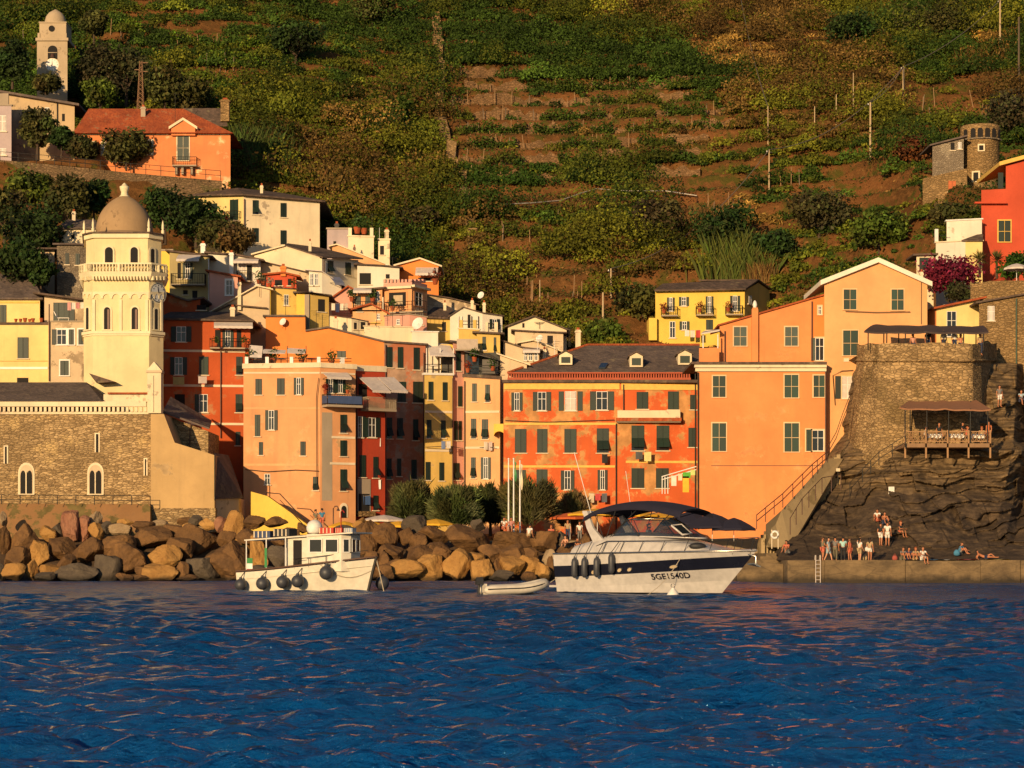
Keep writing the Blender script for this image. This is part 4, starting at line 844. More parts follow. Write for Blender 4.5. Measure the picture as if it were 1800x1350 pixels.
b = B('house', 'lower white and yellow house above the bougainvillea', [(1645, 202, 427), (1697, 202, 424), (1727, 202, 424)], 19, 4, [WHT, Y_HOUSE], roof='flat', rmat=CREAMW, th=.1)
k = MB(); k.prism([W(1690, 424, 201.8), W(1728, 424, 201.8), W(1728, 413, 203.8), W(1718, 414, 203.8)], UP*.1, SLATE2); k.build('lean_to_roof', b.root); b.terrace(1645, 1664, 402, 424, (1647,), WHITE)
B('garden_house', 'little cream garden house with a green door beside the bougainvillea', [(1611, 198, 450), (1641, 198, 449)], 20, 3, CREAMW, roof='prof', rmat=SLATE2, wins='1616 453 1636 475 c')
b = B('stone_house', 'stone hut with a slate roof leaning on the round watchtower', [(1639, 231, 256), (1694, 231, 242)], 37.5, 5, STNG, roof='prof', wins='1671 251 1678 264 d;1684 250 1690 262 w')
B('terrace_wall', 'stone garden wall with an orange door below the watchtower', [(1622, 229, 314), (1660, 229, 305), (1700, 229, 296)], 33, 4, STN, 'wall', wins='1667 318 1680 337 c', shut=plain('orange_door', (.50, .12, .03)))
def watchtower():
    Y = 232.0; c = W(1723, 380, Y+2); R = 33.5*Y/F; z = lambda py: CH+(HY-py)*Y/F-c.z
    root = empty('watchtower', c, 'round stone watchtower on the hillside with arched openings near its top', 'tower')
    mb = MB(); mb.lathe(c, [(R*1.04, -3), (R*1.02, 0), (R, z(245)), (R*1.04, z(243)), (R*1.04, z(219)), (R*.98, z(216)), (R*.8, z(216.5))], STN, 40); mb.build('wall', root)
    for i, a in enumerate((-1.02, -.56, -.2, .17, .55, 1.0)):
        k = MB(); n = Vector((math.sin(a), -math.cos(a), 0)); e = Vector((math.cos(a), math.sin(a), 0)); p = c+n*(R*1.035); p.z = c.z+z(241); w, h = .27, z(224)-z(241)
        pts = [p-e*w, p+e*w]+[p+e*w*math.cos(math.pi*j/8)+UP*(h*.72+w*math.sin(math.pi*j/8)) for j in range(9)]
        k.prism(pts, n*.03, DARK); k.box(p-e*w*1.4-UP*.14, e*w*2.8, n*.16, UP*.12, STNG); k.build('arrow_slit', root)
    for a, py, w, h in ((-.15, 264, .22, .5), (-.42, 318, .26, .9)):
        k = MB(); n = Vector((math.sin(a), -math.cos(a), 0)); e = Vector((math.cos(a), math.sin(a), 0)); p = c+n*R*1.0; p.z = c.z+z(py)
        k.box(p-e*w*1.6-UP*.1, e*w*3.2, n*.08, UP*(h+.25), CREAMW); k.box(p-e*w, e*w*2, n*.10, UP*h, DARK); k.build('window', root)
watchtower()
b = B('house', 'bright yellow hillside house with flowery balconies', [(1152, 225, 513), (1309, 225, 511), (1333, 229, 497), (1353, 232.5, 511)], 20, 7, [Y_BRIGHT, Y_OCHRE, Y_OCHRE],
      wins='1176 523 1182 547 o;1198 522 1206 538 o;1244 521 1250 550 o;1288 520 1296 547 o;1177 565 1187 594 g;1199 565 1207 580 o;1241 562 1253 580 c;1316 520 1321 535 g')
k = MB(); e0, e1 = W(1150, 512, 224.4), W(1311, 509.5, 224.4); r0, r1 = W(1228, 494, 229), W(1334, 493.5, 228.6)
k.prism([e0, e1, r1, W(1165, 501, 228)], UP*.15, SLATE2); k.prism([r1, W(1357, 510, 232.7), W(1300, 508, 236), r0], UP*.15, SLATE2); k.build('roof', b.root)
for a, c, d, e_ in ((1162, 1190, 555, 541), (1223, 1253, 554, 540), (1275, 1304, 553, 539)): b.balcony(a, c, d, e_, .9)
k = MB(); b.f[0].box(k, 1140, 560, 1154, 599, -3, 3.6, Y_BRIGHT); k.build('side_porch', b.root)
# ------------------------------------------------------------------ upper left
b = B('house', 'coral house with a terracotta roof and pediment up on the left terrace', [(133, 244, 236), (405, 244, 236)], 36, 8, TERRAC, wins='312 238 332 282 C;179 251 190 272 g;259 247 268 272 g;158 250 165 270 g', surr=CREAMW)
k = MB(); e = [W(128, 234, 243.4), W(410, 234, 243.4)]; R = [W(156, 191, 248.5), W(322, 191, 248.5)]; bk = [Vector((e[0].x, 253, e[0].z)), Vector((e[1].x, 253, e[1].z))]
k.faces(e+bk[::-1]+R, [(3, 2, 1, 0), (0, 1, 5, 4), (1, 2, 5), (2, 3, 4, 5), (3, 0, 4)], TERRA); rf = k.build('roof', b.root); b.roof = rf
k = MB(); k.prism([W(322, 192, 249), W(395, 192, 249), W(400, 222, 246.5), W(360, 222, 246.5)], UP*.12, SLATE2); k.build('side_roof', rf)
b.chimney(396, 176, 214, 15, STN, 3); b.chimney(252, 188, 206, 8, CONC, 3)
k = MB(); q = Fac(298, 243.6, 346, 243.6); k.prism([q.p(301, 238, 0), q.p(343, 238, 0), q.p(343, 222, 0), q.p(322, 209, 0), q.p(301, 222, 0)], V3(0, 4, 0), TERRAC); dm = k.build('pediment', b.root)
k = MB(); n_ = [q.p(297, 223, .2), q.p(322, 207, .2), q.p(347, 223, .2)]; k.prism(n_+[p-UP*.28 for p in n_[::-1]], V3(0, 4.2, 0), CREAMW); k.build('verge', dm)
b.band(133, 296, 234.5, 3, CREAMW); b.band(348, 405, 234.5, 3, CREAMW); b.balcony(305, 347, 292, 278, .9)
k = MB()
for x in (309, 320, 336): b.f[0].box(k, x, 295, x+4, 308, 0, .6, CONC)
k.build('balcony_bracket', b.root); b.antenna(308, 162, 235, .2)
b = B('house', 'pale stone building with a long slate roof at the upper left', [(-120, 250, 160), (0, 250, 164), (131, 250, 186)], 38, 7, P('tan_old_render', (.52, .38, .22), (.36, .27, .17), .35, 35, .5), roof='prof', th=.25, over=.6, wins='79 189 87 211 g;109 200 114 213 s', rmat=SLATE)
b.pipe(101, 175, 250, IRON)
b = B('house', 'grey house with white windows at the far left edge', [(-120, 245, 186), (20, 245, 186)], 38, 5, LILAC, roof='flat', wins='-1 203 11 231 w;-1 261 11 273 w', th=.15)
k = MB(); q = Fac(-120, 246, 17, 246); q.box(k, -100, 165, 16, 186, 0, .3, CONC); k.build('parapet_wall', b.root)
def campanile():
    Y = 268.0; b = B('campanile', 'slender grey campanile with a pointed dome and white clock', [(65, Y, 72), (118.5, Y, 72)], 45, 3.6, P('campanile_render', (.46, .36, .24), (.38, .29, .19), .2, 33), 'tower')
    f = b.f[0]; r = b.root; m = b.wallm[0]; n = 12
    k = MB(); f.box(k, 63, 67, 120.5, 72, -3.8, 4.0, m); f.box(k, 66, 58, 70, 67, -.5, .5, m); f.box(k, 113, 58, 117, 67, -.5, .5, m); k.build('cornice', r)
    k = MB(); f.box(k, 69, 40, 116, 67, -3.3, 3.2, m); f.box(k, 68, 38, 117, 40, -3.4, 3.4, m); k.build('upper_stage', r)
    c = f.p(92.5, 38, -1.75); k = MB(); k.lathe(c, [(1.30, 0), (1.28, .35), (1.12, .95), (.8, 1.4), (.35, 1.68), (.08, 1.85)], m, 24); k.build('dome', r)
    def ar(x0, x1, y0, y1, mm, o): k = MB(); cx = (x0+x1)/2; k.prism([f.p(x0, y1, o), f.p(x1, y1, o)]+[f.p(cx+(x1-cx)*math.cos(math.pi*i/n), y0+8-8*math.sin(math.pi*i/n), o) for i in range(n+1)], f.n*.015, mm); return k.build('belfry_opening', r)
    ar(84, 101, 80, 104, DARK, 0)
    k = MB(); bm = f.p(92.5, 97, .05); k.lathe(bm-UP*.3, [(.32, 0), (.24, .15), (.18, .42), (.05, .5)], COPPER, 12); f.box(k, 84, 92, 101, 93, .016, .05, m); k.build('bell', r)
    def disc(k, px, py, rr, o, mm): p = f.p(px, py, o); k.prism([p+f.e*rr*math.cos(2*math.pi*i/24)+UP*rr*math.sin(2*math.pi*i/24) for i in range(24)], f.n*.02, mm)
    k = MB(); disc(k, 90.6, 50, .36, -.05, DARK); k.build('round_window', r)
    k = MB(); disc(k, 92, 114, .80, 0, CREAMW); disc(k, 92, 114, .74, .022, WHITE); p = f.p(92, 114, .05)
    for a, l in ((1.6, .55), (3.5, .4)): d = f.e*math.cos(a)+UP*math.sin(a); s_ = f.e*-math.sin(a)+UP*math.cos(a); k.prism([p-s_*.04, p+d*l, p+s_*.04], f.n*.01, IRON)
    for i in range(12): a = math.pi*i/6; d = f.e*math.cos(a)+UP*math.sin(a); k.box(p+d*.62-f.e*.03-UP*.04, f.e*.06, f.n*.01, UP*.08, IRON)
    k.build('clock', r)
campanile()
B('retaining_wall', 'long rubble retaining wall carrying the upper left terrace', [(-150, 241, 280), (0, 241, 281), (96, 241, 290), (166, 241, 297), (230, 241, 304), (390, 241, 318)], 33, 1.2, stone('dark_retaining_stone', (.24, .155, .085), (.15, .10, .055), (.05, .034, .02), 2.4, 2.2, 17, (.12, .10, .045)), 'wall')
b = B('house', 'large pale yellow house with dark shutters below the coral house', [(341, 238, 346), (428, 233, 345), (562, 236.2, 356)], 28, 9, [Y_HOUSE, CREAMW], wins='444 352 454 377 f;493 357 503 382 c;443 401 454 426 c;493 405 503 430 c;349 354 356 368 c;371 358 382 372 c;405 351 419 388 c;381 399 395 414 d')
k = MB(); xs = b.T; E = [xs[0]+V3(-.5, -.3, .01), xs[1]+V3(0, -.6, .01), xs[2]+V3(.6, -.2, .01), Vector((xs[2].x+.5, 250, xs[2].z+.01)), Vector((xs[0].x-.5, 250, xs[0].z+.01))]; A = W(418, 330, 239); Bq = W(490, 338, 245)
k.faces([p for p in E]+[p+UP*.16 for p in E]+[A, Bq], [(4, 3, 2, 1, 0), (0, 1, 6, 5), (1, 2, 7, 6), (2, 3, 8, 7), (3, 4, 9, 8), (4, 0, 5, 9), (5, 6, 10), (6, 7, 11, 10), (7, 8, 11), (8, 9, 10, 11), (9, 5, 10)], SLATE2); b.roof = k.build('roof', b.root)
b.balcony(369, 424, 392, 380, 1.0); b.chimney(460, 326, 340, 5); b.pipe(429, 350, 430, COPPER)
# ------------------------------------------------------------------ the heap of houses in the middle
def M(label, corners, zb, wall, depth=6, **k): return B('house', label, corners, zb, depth, wall, **k)
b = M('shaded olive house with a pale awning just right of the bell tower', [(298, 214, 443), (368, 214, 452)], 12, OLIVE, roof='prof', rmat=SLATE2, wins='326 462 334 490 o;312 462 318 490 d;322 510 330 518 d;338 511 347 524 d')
b.awning(314, 354, 448, 460, 1.6); b.balcony(303, 362, 501, 483, 1.0); b.pipe(367, 455, 538, WHITE)
b = M('dusky pink house with one tall window right of the olive house', [(368, 212.5, 478), (418, 212.5, 487)], 12, PINK2, roof='prof', rmat=TERRA, wins='397 492 409 519 g', surr=WHITE)
b = M('white house with a slim white chimney and a small terrace', [(366, 216.5, 446), (412, 216.5, 449), (458, 216.5, 458)], 15, WHT, roof='prof', rmat=SLATE2, wins='434 466 443 494 d;418 464 432 478 w', ch=((407, 444, 482, 7, WHITE, -.6), (357, 428, 445, 8, WHITE, 1)))
b.awning(412, 456, 455, 462, 1.0); b.balcony(418, 442, 495, 478, .9)
M('red roofed shed in the shade beside the bell tower clock', [(286, 207, 514), (330, 207, 530), (352, 207, 526)], 10, RED, roof='prof', wins='346 536 362 545 d')
b = M('cream gable house with a sloping parapet behind the dark red house', [(371, 209, 549), (452, 209, 504), (474, 209, 509)], 8, BEIGE, roof='prof', rmat=CREAMW, th=.12, ch=((421, 496, 545, 6, CREAMW, -.2),))
k = MB(); q = b.f[0]; n_ = [q.p(371, 551, .02), q.p(403, 535, .02), q.p(470, 541, .02)]; k.prism(n_+[p-UP*.12 for p in n_[::-1]], q.n*.35, SLATE2); k.build('flashing', b.root)
b.antenna(456, 490, 522, -.3)
b = M('ochre tower house with one slim window left of the double chimney house', [(470, 210, 506), (521, 210.6, 509)], 8, Y_OCHRE, roof='flat', rmat=SLATE2, th=.1, wins='499 518 507 537 g', ch=((473, 505, 560, 6, Y_BRIGHT, -.8),))
M('terracotta roof hut among flower pots on top of the ochre house', [(468, 213, 484), (498, 213, 481), (521, 213, 486)], 20, REDR, roof='prof', rmat=TERRA, depth=3, wins='483 492 496 502 d;506 490 512 502 d', ch=((498, 468, 486, 9, ORANGE, 0),))
b = M('saffron yellow house with a grey pipe and a single shuttered window', [(521, 208.5, 516), (546, 208.2, 517), (578, 209.2, 521)], 8, [Y_BRIGHT, Y_OCHRE], roof='prof', rmat=SLATE2, over=.3, wins='559 526 571 548 d')
k = MB(); b.f[0].box(k, 537, 518, 545, 580, 0, .25, CONC); k.build('flue', b.root)
b = M('broad cream gable house with a pale pink side and two dark shutters', [(447, 222, 449), (501, 221, 433), (566, 219, 455), (630, 224.5, 457)], 15, [CREAMW, CREAMW, WHT], depth=7, wins='576 459 585 480 f;607 462 616 483 c', ch=((545, 424, 442, 5),))
k = MB(); T = b.T; k.prism([T[1]+V3(0, -.3, .01), T[2]+V3(.1, -.5, .01), T[3]+V3(.5, -.3, .01), W(560, 437, 229), W(506, 430, 228)], UP*.14, SLATE2); k.prism([T[0]+V3(-.3, -.3, .01), T[1]+V3(0, -.3, .01), T[1]+V3(0, 7, .01), T[0]+V3(-.3, 7, .01)], UP*.14, CREAMW); b.roof = k.build('roof', b.root)
b.pipe(568, 458, 500, COPPER)
M('long stained beige wall with a sloping coping below the broad cream gable', [(453, 218, 459), (545, 217, 481)], 15, BEIGE, roof='prof', rmat=SLATE2, th=.1)
b = M('glazed white veranda with a sloping pale awning', [(543, 213.5, 476), (566, 213.5, 478), (600, 214.5, 500)], 12, WHT, roof='prof', rmat=CANVAS, th=.08, wins='545 481 551 502 g;553 481 559 502 g', depth=4)
b.awning(580, 597, 488, 500, 1.0, plain('blue_grey_awning', (.16, .17, .24)))
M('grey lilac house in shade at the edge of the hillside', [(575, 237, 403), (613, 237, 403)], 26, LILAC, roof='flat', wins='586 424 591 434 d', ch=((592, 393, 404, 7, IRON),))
b = M('cream roof-terrace house with posts and planted parapet on the skyline', [(612, 231, 416), (657, 231, 417)], 22, CREAMW, roof='flat', rmat=CREAMW, th=.15)
b.terrace(612, 657, 400, 415, (615, 653), CREAMW); b.antenna(654, 375, 402, .3)
b = M('narrow cream stair tower beside the roof-terrace house', [(665, 232, 422), (685, 232, 422)], 22, CREAMW, roof='flat', rmat=CREAMW, th=.15, wins='668 432 675 448 d', ch=((680, 404, 422, 7, CREAMW),)); b.antenna(667, 400, 424, 0)
M('peach gable wall sloping down below the roof-terrace house', [(584, 229, 433), (592, 229, 431), (682, 226, 467)], 20, PEACH2, roof='prof', rmat=CREAMW, th=.12, ch=((623, 434, 450, 4, COPPER),))
b = M('white flat house with a small dark window left of the orange gable', [(628, 222, 466), (670, 222, 468), (702, 222, 471)], 16, WHT, roof='prof', rmat=SLATE2, th=.12, wins='678 482 685 490 d;632 480 652 500 d'); b.antenna(690, 452, 470)
b = M('orange gable house with a striped awning at the village top', [(698, 224, 467), (738, 224, 456), (771, 224, 468)], 18, ORANGE, roof='prof', rmat=CREAMW, th=.16, wins='735 488 765 494 d'); b.awning(731, 770, 471, 484, 1.4)
def crenel():
    b = M('rose pink house crowned with little battlements', [(674, 212, 504), (724, 211, 504), (751, 214, 506)], 8, PINK, wins='684 514 714 539 d;729 514 742 538 g', surr=PINK)
    k = MB()
    for f in b.f:
        f.box(k, f.px0, 497, f.px1, 504, -.25, .25, PINK2); n = max(3, int((f.px1-f.px0)/6))
        for i in range(n): w = (f.px1-f.px0)/n; f.box(k, f.px0+i*w, 491, f.px0+(i+.6)*w, 497, -.25, .25, PINK2)
        f.box(k, f.px0-1, 504, f.px1+1, 508, 0, .35, CREAMW)
    k.build('battlement', b.root); b.balcony(683, 750, 549, 533, .9, fill=.6); f = b.f[1]; k = MB()
    for i in range(4): f.box(k, 730+i*4, 540, 732+i*4, 556, 0, .03, CREAM)
    k.build('striped_panel', b.root); k = MB(); b.f[0].box(k, 692, 519, 708, 536, .02, .02, plain('painted_lit_room', (.45, .34, .2))); k.build('door', b.root)  # no door leaf: flat panel with the lit room put into its pale colour
crenel()
b = M('small pink gable house with a leafy terrace left of the battlements', [(578, 214, 529), (612, 214, 505), (634, 214, 517)], 10, PINK2, roof='prof', rmat=TERRA, wins='622 524 630 536 d'); 
b = M('terrace house with an open green doorway under a pale awning', [(618, 211.5, 513), (672, 211.5, 508)], 9, PINK, roof='prof', rmat=SLATE2, wins='624 520 634 535 c;642 520 652 535 c;660 512 667 530 g'); b.awning(622, 654, 507, 514, 1.0); b.balcony(622, 672, 547, 532, 1.0)
b = M('cream flat roofed house with two small doors above the orange house', [(577, 209.4, 555), (618, 209, 560), (646, 210, 566)], 8, CREAMW, roof='flat', rmat=SLATE2, th=.08, wins='622 567 627 579 d;634 566 642 579 d')
M('pink terrace house half hidden behind the cream terrace wall', [(620, 210.5, 545), (652, 210.5, 536), (680, 210.5, 551)], 8, PEACH2, roof='prof', rmat=TERRA, wins='628 540 637 548 d;662 552 668 562 g')
M('low pink and white cabin with a skylight dome below the battlements', [(676, 209.4, 556), (720, 209.4, 553), (750, 210, 558)], 8, PINK2, roof='flat', rmat=CONC, th=.1, wins='697 561 703 571 g;731 564 743 571 d')
b = M('long cream terrace wall below the battlements', [(640, 207.8, 574), (727, 207.6, 576)], 8, CREAMW, depth=3, roof='flat', rmat=CREAMW, th=.08)
b.antenna(662, 540, 575, -.5); b.antenna(690, 530, 575, -.3)
b = M('whitewashed terrace wall with stains beside the yellow roof house', [(724, 207, 583), (770, 207.3, 584)], 8, WHT, depth=3, roof='flat', rmat=WHITE, th=.08)
b = M('ochre house under a hipped slate roof right of the battlements', [(749, 214, 560), (804, 214, 562)], 8, Y_OCHRE, roof=('eave', 762, 790, 540, 3.2), rmat=SLATE2, wins='777 566 784 582 d', ch=((782, 532, 546, 5, CREAMW, -.3),))
M('stained beige lean-to wall at the hill edge', [(746, 220, 518), (790, 220, 525), (836, 220, 536)], 14, BEIGE, roof='prof', rmat=SLATE2, th=.1)
b = M('white gable house with many pipes on its front', [(791, 212.5, 556), (814, 212.5, 541), (848, 212.5, 551), (883, 213.5, 556)], 8, WHT, roof='prof', rmat=SLATE2, th=.1, over=.2, wins='822 553 827 578 d;865 561 873 579 o', ch=((830, 528, 545, 5, CREAMW, .3), (851, 532, 550, 5, CREAMW, .3)))
for x in (806, 812, 829, 841): b.pipe(x, 556, 596, IRON if x % 2 else WHITE, .04)
b.terrace(800, 880, 566, 585, (855, 872), CREAMW)
b = M('pale yellow block with railings in front of the white gable house', [(806, 208.6, 578), (842, 208.4, 580)], 8, Y_OCHRE, depth=3, roof='flat', rmat=CREAMW, th=.1); b.terrace(806, 842, 562, 578, (810, 834), Y_OCHRE)
b = M('yellow house with propped dark shutters above the peach house', [(838, 207.6, 586), (879, 207.4, 588)], 6, Y_OCHRE, roof='prof', rmat=SLATE2, over=.4, wins='848 592 854 616 f;868 593 872 620 f')
k = MB(); q = Fac(800, 206.2, 842, 206.4); q.box(k, 803, 596, 840, 614, 0, .06, plain('cloth_screen', (.45, .36, .28))); q.box(k, 800, 614, 842, 617, -1.5, 2, CONC); k.build('cloth_screen', b.root)
b = M('cream gable house in front of the bare slope', [(893, 214, 574), (938, 214, 557), (996, 214, 580)], 8, CREAMW, roof='prof', rmat=SLATE2, th=.12, wins='918 568 922 576 s'); b.antenna(948, 566, 578, -.2)
b = M('low house with a brown roof and a tank below the cream gable', [(905, 211.4, 582), (938, 211.4, 584), (990, 211.4, 586)], 8, BEIGE, roof='prof', rmat=SLATE2, th=.12, wins='942 592 950 602 g;962 590 972 604 d', ch=((1016, 580, 612, 9, CREAMW, 1),)); b.antenna(1002, 575, 610, 0)
b = M('beige gable wall sloping down to a white loggia', [(885, 208.6, 601), (918, 208.4, 612), (948, 208.4, 616)], 6, BEIGE, roof='prof', rmat=SLATE2, th=.12, wins='921 620 927 634 g;929 620 936 634 g;939 620 945 634 g'); b.awning(919, 949, 612, 618, .5)
b = M('tan gable wall behind the white loggia', [(916, 210.2, 603), (938, 210.2, 599), (980, 210.2, 616)], 6, BEIGE, roof='prof', rmat=CREAMW, th=.12, ch=((957, 614, 640, 6, CREAMW, -.5),)); b.antenna(975, 598, 640, -1)
b = M('tan house end beside the hip of the slate roof', [(879, 206, 625), (926, 205.5, 641)], 6, BEIGE, roof='prof', rmat=CREAMW, th=.12, wins='')
# ------------------------------------------------------------------ breakwater boulders
def boulders():
    A, Bq = [], []
    L = '''-20 180 70 420 b;60 190 290 390 b;-10 90 60 190 w;300 190 420 300 o;400 150 490 300 g;480 95 590 330 r;580 130 690 310 r;650 95 770 240 w;660 160 775 300 o;760 160 845 250 g;840 180 985 270 w;890 130 1000 195 o;990 140 1150 225 b;975 205 1270 350 b;1140 150 1260 215 w;1230 170 1390 300 b;1410 105 1520 190 g;1345 130 1455 185 b;1380 165 1445 220 o;1510 140 1620 235 o;1350 185 1640 400 b;1600 130 1710 235 r;1690 95 1830 300 o;1650 240 1785 360 b;1560 330 1860 600 b;1400 390 1640 605 g;1270 290 1480 425 b;1120 335 1350 515 o;1100 485 1345 605 o;1330 470 1440 595 b;1000 480 1150 575 b;840 330 1130 560 b;760 240 1000 420 b;720 400 905 605 g;560 290 770 485 b;440 480 720 605 g;240 300 380 490 o;340 280 560 450 b;430 400 560 555 b;280 470 440 575 o;190 450 285 605 o;30 360 230 515 b;30 480 210 595 o;280 540 430 608 g;-40 480 45 605 g;880 550 1000 608 b;1000 560 1140 608 b;1340 560 1480 608 b'''
    R = '''-60 190 90 400 b;60 180 240 360 b;100 340 300 505 b;150 440 300 570 b;190 455 450 608 o;300 320 520 495 b;420 410 620 608 o;300 125 500 265 g;240 205 360 325 b;350 230 470 380 b;430 200 650 330 b;450 300 640 425 b;640 180 790 250 w;640 195 930 395 b;810 138 915 225 g;520 360 640 485 b;610 380 800 608 o;750 380 900 500 o;790 450 960 605 o;860 330 1020 460 b;950 440 1040 565 b;940 220 1260 370 b;1020 340 1200 480 b;1030 430 1200 575 o;960 530 1140 612 g;1270 220 1450 370 b;1180 340 1330 465 b;1180 410 1330 565 o;1330 370 1470 505 w;1280 470 1400 605 o;1170 540 1290 612 b;1380 420 1450 595 b;1450 330 1620 445 b;1430 240 1530 340 g;1600 260 1700 425 b;1490 430 1650 605 b;1640 400 1780 600 b'''
    C = '''0 290 220 525 b;190 105 320 185 b;330 110 465 175 b;130 240 250 340 o;225 250 335 455 o;345 225 490 310 b;340 290 490 465 g;480 300 700 480 b;535 150 610 220 b;690 290 960 500 b;945 150 1065 355 b;905 118 995 205 o;150 195 330 300 b;440 170 560 260 b;560 190 760 320 b;760 170 960 310 g;1040 330 1150 480 b;960 340 1080 500 b;230 430 420 535 g;420 440 640 540 b;640 430 860 545 b;1060 430 1170 545 b'''
    for txt, ox, oy, s in ((L, 0, 880, 4.286), (C, 380, 880, 3.75), (R, 640, 880, 4.286)):
        for q in txt.split(';'):
            v = q.split(); x0, y0, x1, y1 = [float(t)/s for t in v[:4]]; A.append((x0+ox, y0+oy, x1+ox, y1+oy, v[4]))
    bm_ = {}
    mats = {'b': rockmat('boulder_brown', (.12, .064, .028), (.22, .115, .042), (.055, .035, .022)), 'o': rockmat('boulder_ochre', (.34, .175, .050), (.46, .255, .078), (.16, .085, .035)),
            'g': rockmat('boulder_grey', (.080, .062, .046), (.125, .098, .068), (.17, .125, .08)), 'r': rockmat('boulder_reddish', (.26, .11, .065), (.34, .17, .10), (.20, .12, .075)), 'w': rockmat('boulder_pale', (.36, .26, .15), (.28, .19, .105), (.45, .36, .24))}
    import bmesh
    bm = bmesh.new(); bmesh.ops.create_icosphere(bm, subdivisions=4, radius=1.0); D = np.array([v.co[:] for v in bm.verts]); D /= np.linalg.norm(D, axis=1)[:, None]
    FQ = np.array([[l.vert.index for l in f.loops] for f in bm.faces]); bm.free()
    cname = {'b': 'brown', 'o': 'ochre', 'g': 'grey', 'r': 'reddish', 'w': 'pale'}
    rows = {0: [], 1: [], 2: []}
    for i, (x0, y0, x1, y1, c) in enumerate(A):
        cy = (y0+y1)/2; rows[0 if y1 < 946 else 2 if y1 > 1008 else 1].append((x0, i))
    lab = {}
    rn = {0: 'along the crest of the breakwater', 1: 'in the middle tier of the breakwater', 2: 'in the waterline row of the breakwater'}
    ordn = ['first', 'second', 'third', 'fourth', 'fifth', 'sixth', 'seventh', 'eighth', 'ninth', 'tenth', 'eleventh', 'twelfth', 'thirteenth', 'fourteenth', 'fifteenth', 'sixteenth', 'seventeenth', 'eighteenth', 'nineteenth', 'twentieth', 'twenty-first', 'twenty-second', 'twenty-third', 'twenty-fourth', 'twenty-fifth']
    for r, lst in rows.items():
        cnt = {}
        for x, i in sorted(lst):
            c = cname[A[i][4]]; k = cnt.get(c, 0); cnt[c] = k+1
            w = A[i][2]-A[i][0]; h = A[i][3]-A[i][1]
            sz = 'big ' if w*h > 2600 else 'small ' if w*h < 700 else ''; sh = 'tall ' if h > w*1.25 else 'flat ' if w > h*1.9 else ''
            lab[i] = (sz or sh)+c+' boulder, '+ordn[min(k, 24)]+' '+c+' from the left '+rn[r]
    for i, (x0, y0, x1, y1, c) in enumerate(A):
        rng = np.random.default_rng(100+i); cy = (y0+y1)/2; cx = (x0+x1)/2
        Y = 168.5+max(0, (1021-cy))/110*11.0+rng.uniform(-.3, .5)+(1.2 if x0 < 420 else 0)
        p = W(cx, cy, Y); rx = (x1-x0)/2*Y/F*1.20; rz = (y1-y0)/2*Y/F*1.20; ry = (rx+rz)/2*rng.uniform(.85, 1.1)
        r = np.full(len(D), 1.35)
        for k in range(rng.integers(8, 12)):
            n = rng.normal(0, 1, 3); n /= np.linalg.norm(n); d = rng.uniform(.66, .97); cs = D@n
            t = np.where(cs > .05, d/np.maximum(cs, .05), 9); r = -np.log(np.exp(-90*r)+np.exp(-90*np.minimum(t, 3)))/90
        r *= 1+.06*fbm(D[:, 0]*2.6+i*7, D[:, 1]*2.6, D[:, 2]*2.6, 5)
        V = D*r[:, None]; V /= np.abs(V).max(0)[None, :]*.97
        a = rng.uniform(-.25, .25); V = V*np.array([[rx, ry, rz]])+np.array(p)[None, :]
        o = np_mesh('boulder', V, FQ, mats[c], False, loc=tuple(p)); props(o, lab[i], 'boulder', 'boulders of the breakwater')
    # rubble core below and behind the boulders
    xs = np.arange(-70, 12.6, .5); t = np.linspace(0, 1, 26); X, T = np.meshgrid(xs, t)
    Yg = 169.6+T*15; Z = np.minimum((Yg-168.5)*.43-1.5, 3.0-np.clip(Yg-180, 0, 9)*.25)+.25*fbm(X*.7, T*9, 4, 3)
    V = np.stack([X, Yg, Z], -1).reshape(-1, 3); R_, C_ = X.shape; ii = np.arange(R_-1)[:, None]*C_+np.arange(C_-1)[None, :]
    o = np_mesh('breakwater_rubble', V, np.stack([ii, ii+1, ii+C_+1, ii+C_], -1).reshape(-1, 4), rockmat('rubble', (.07, .045, .028), (.12, .075, .04), (.16, .10, .05)), True); props(o, kind='structure')
boulders()
mb = MB(); mb.prism([W(-250, 884, 184.2), W(264, 886, 184.2), W(264, 960, 181.5), W(-250, 960, 181.5)], V3(0, 3, 0), plaster('earth_bank', (.28, .15, .065), (.16, .12, .045), .5, 41, .5)); mb.build('earth_bank', kind='structure')
def fence(name, label, pts, Y, h, n, m=IRON, rails=2):
    root = empty(name, W(pts[0][0], pts[0][1], Y if not isinstance(Y, list) else Y[0]), label, 'fence'); k = MB(); Ys = Y if isinstance(Y, list) else [Y]*len(pts)
    w = [W(a, c, y) for (a, c), y in zip(pts, Ys)]; post = []
    for p, q in zip(w, w[1:]):
        for i in range(rails): z = UP*h*(i+1)/rails; k.tube([p+z, q+z], .028, m, 5)
    k.build('rail', root); L = sum((q-p).length for p, q in zip(w, w[1:]))
    for p, q in zip(w, w[1:]):
        c = max(1, int(round(n*(q-p).length/L)))
        for i in range(c): r = p+(q-p)*i/c; k = MB(); k.tube([r, r+UP*h], .035, m, 5); k.build('post', root)
    k = MB(); k.tube([w[-1], w[-1]+UP*h], .035, m, 5); k.build('post', root); return root
fence('fence', 'thin rusty fence at the foot of the church wall', [(-30, 886), (264, 888)], 183.2, .75, 9)
fence('fence', 'dark railing along the top of the upper left retaining wall', [(0, 283), (96, 291), (230, 304), (388, 317)], 240.2, 1.0, 14)
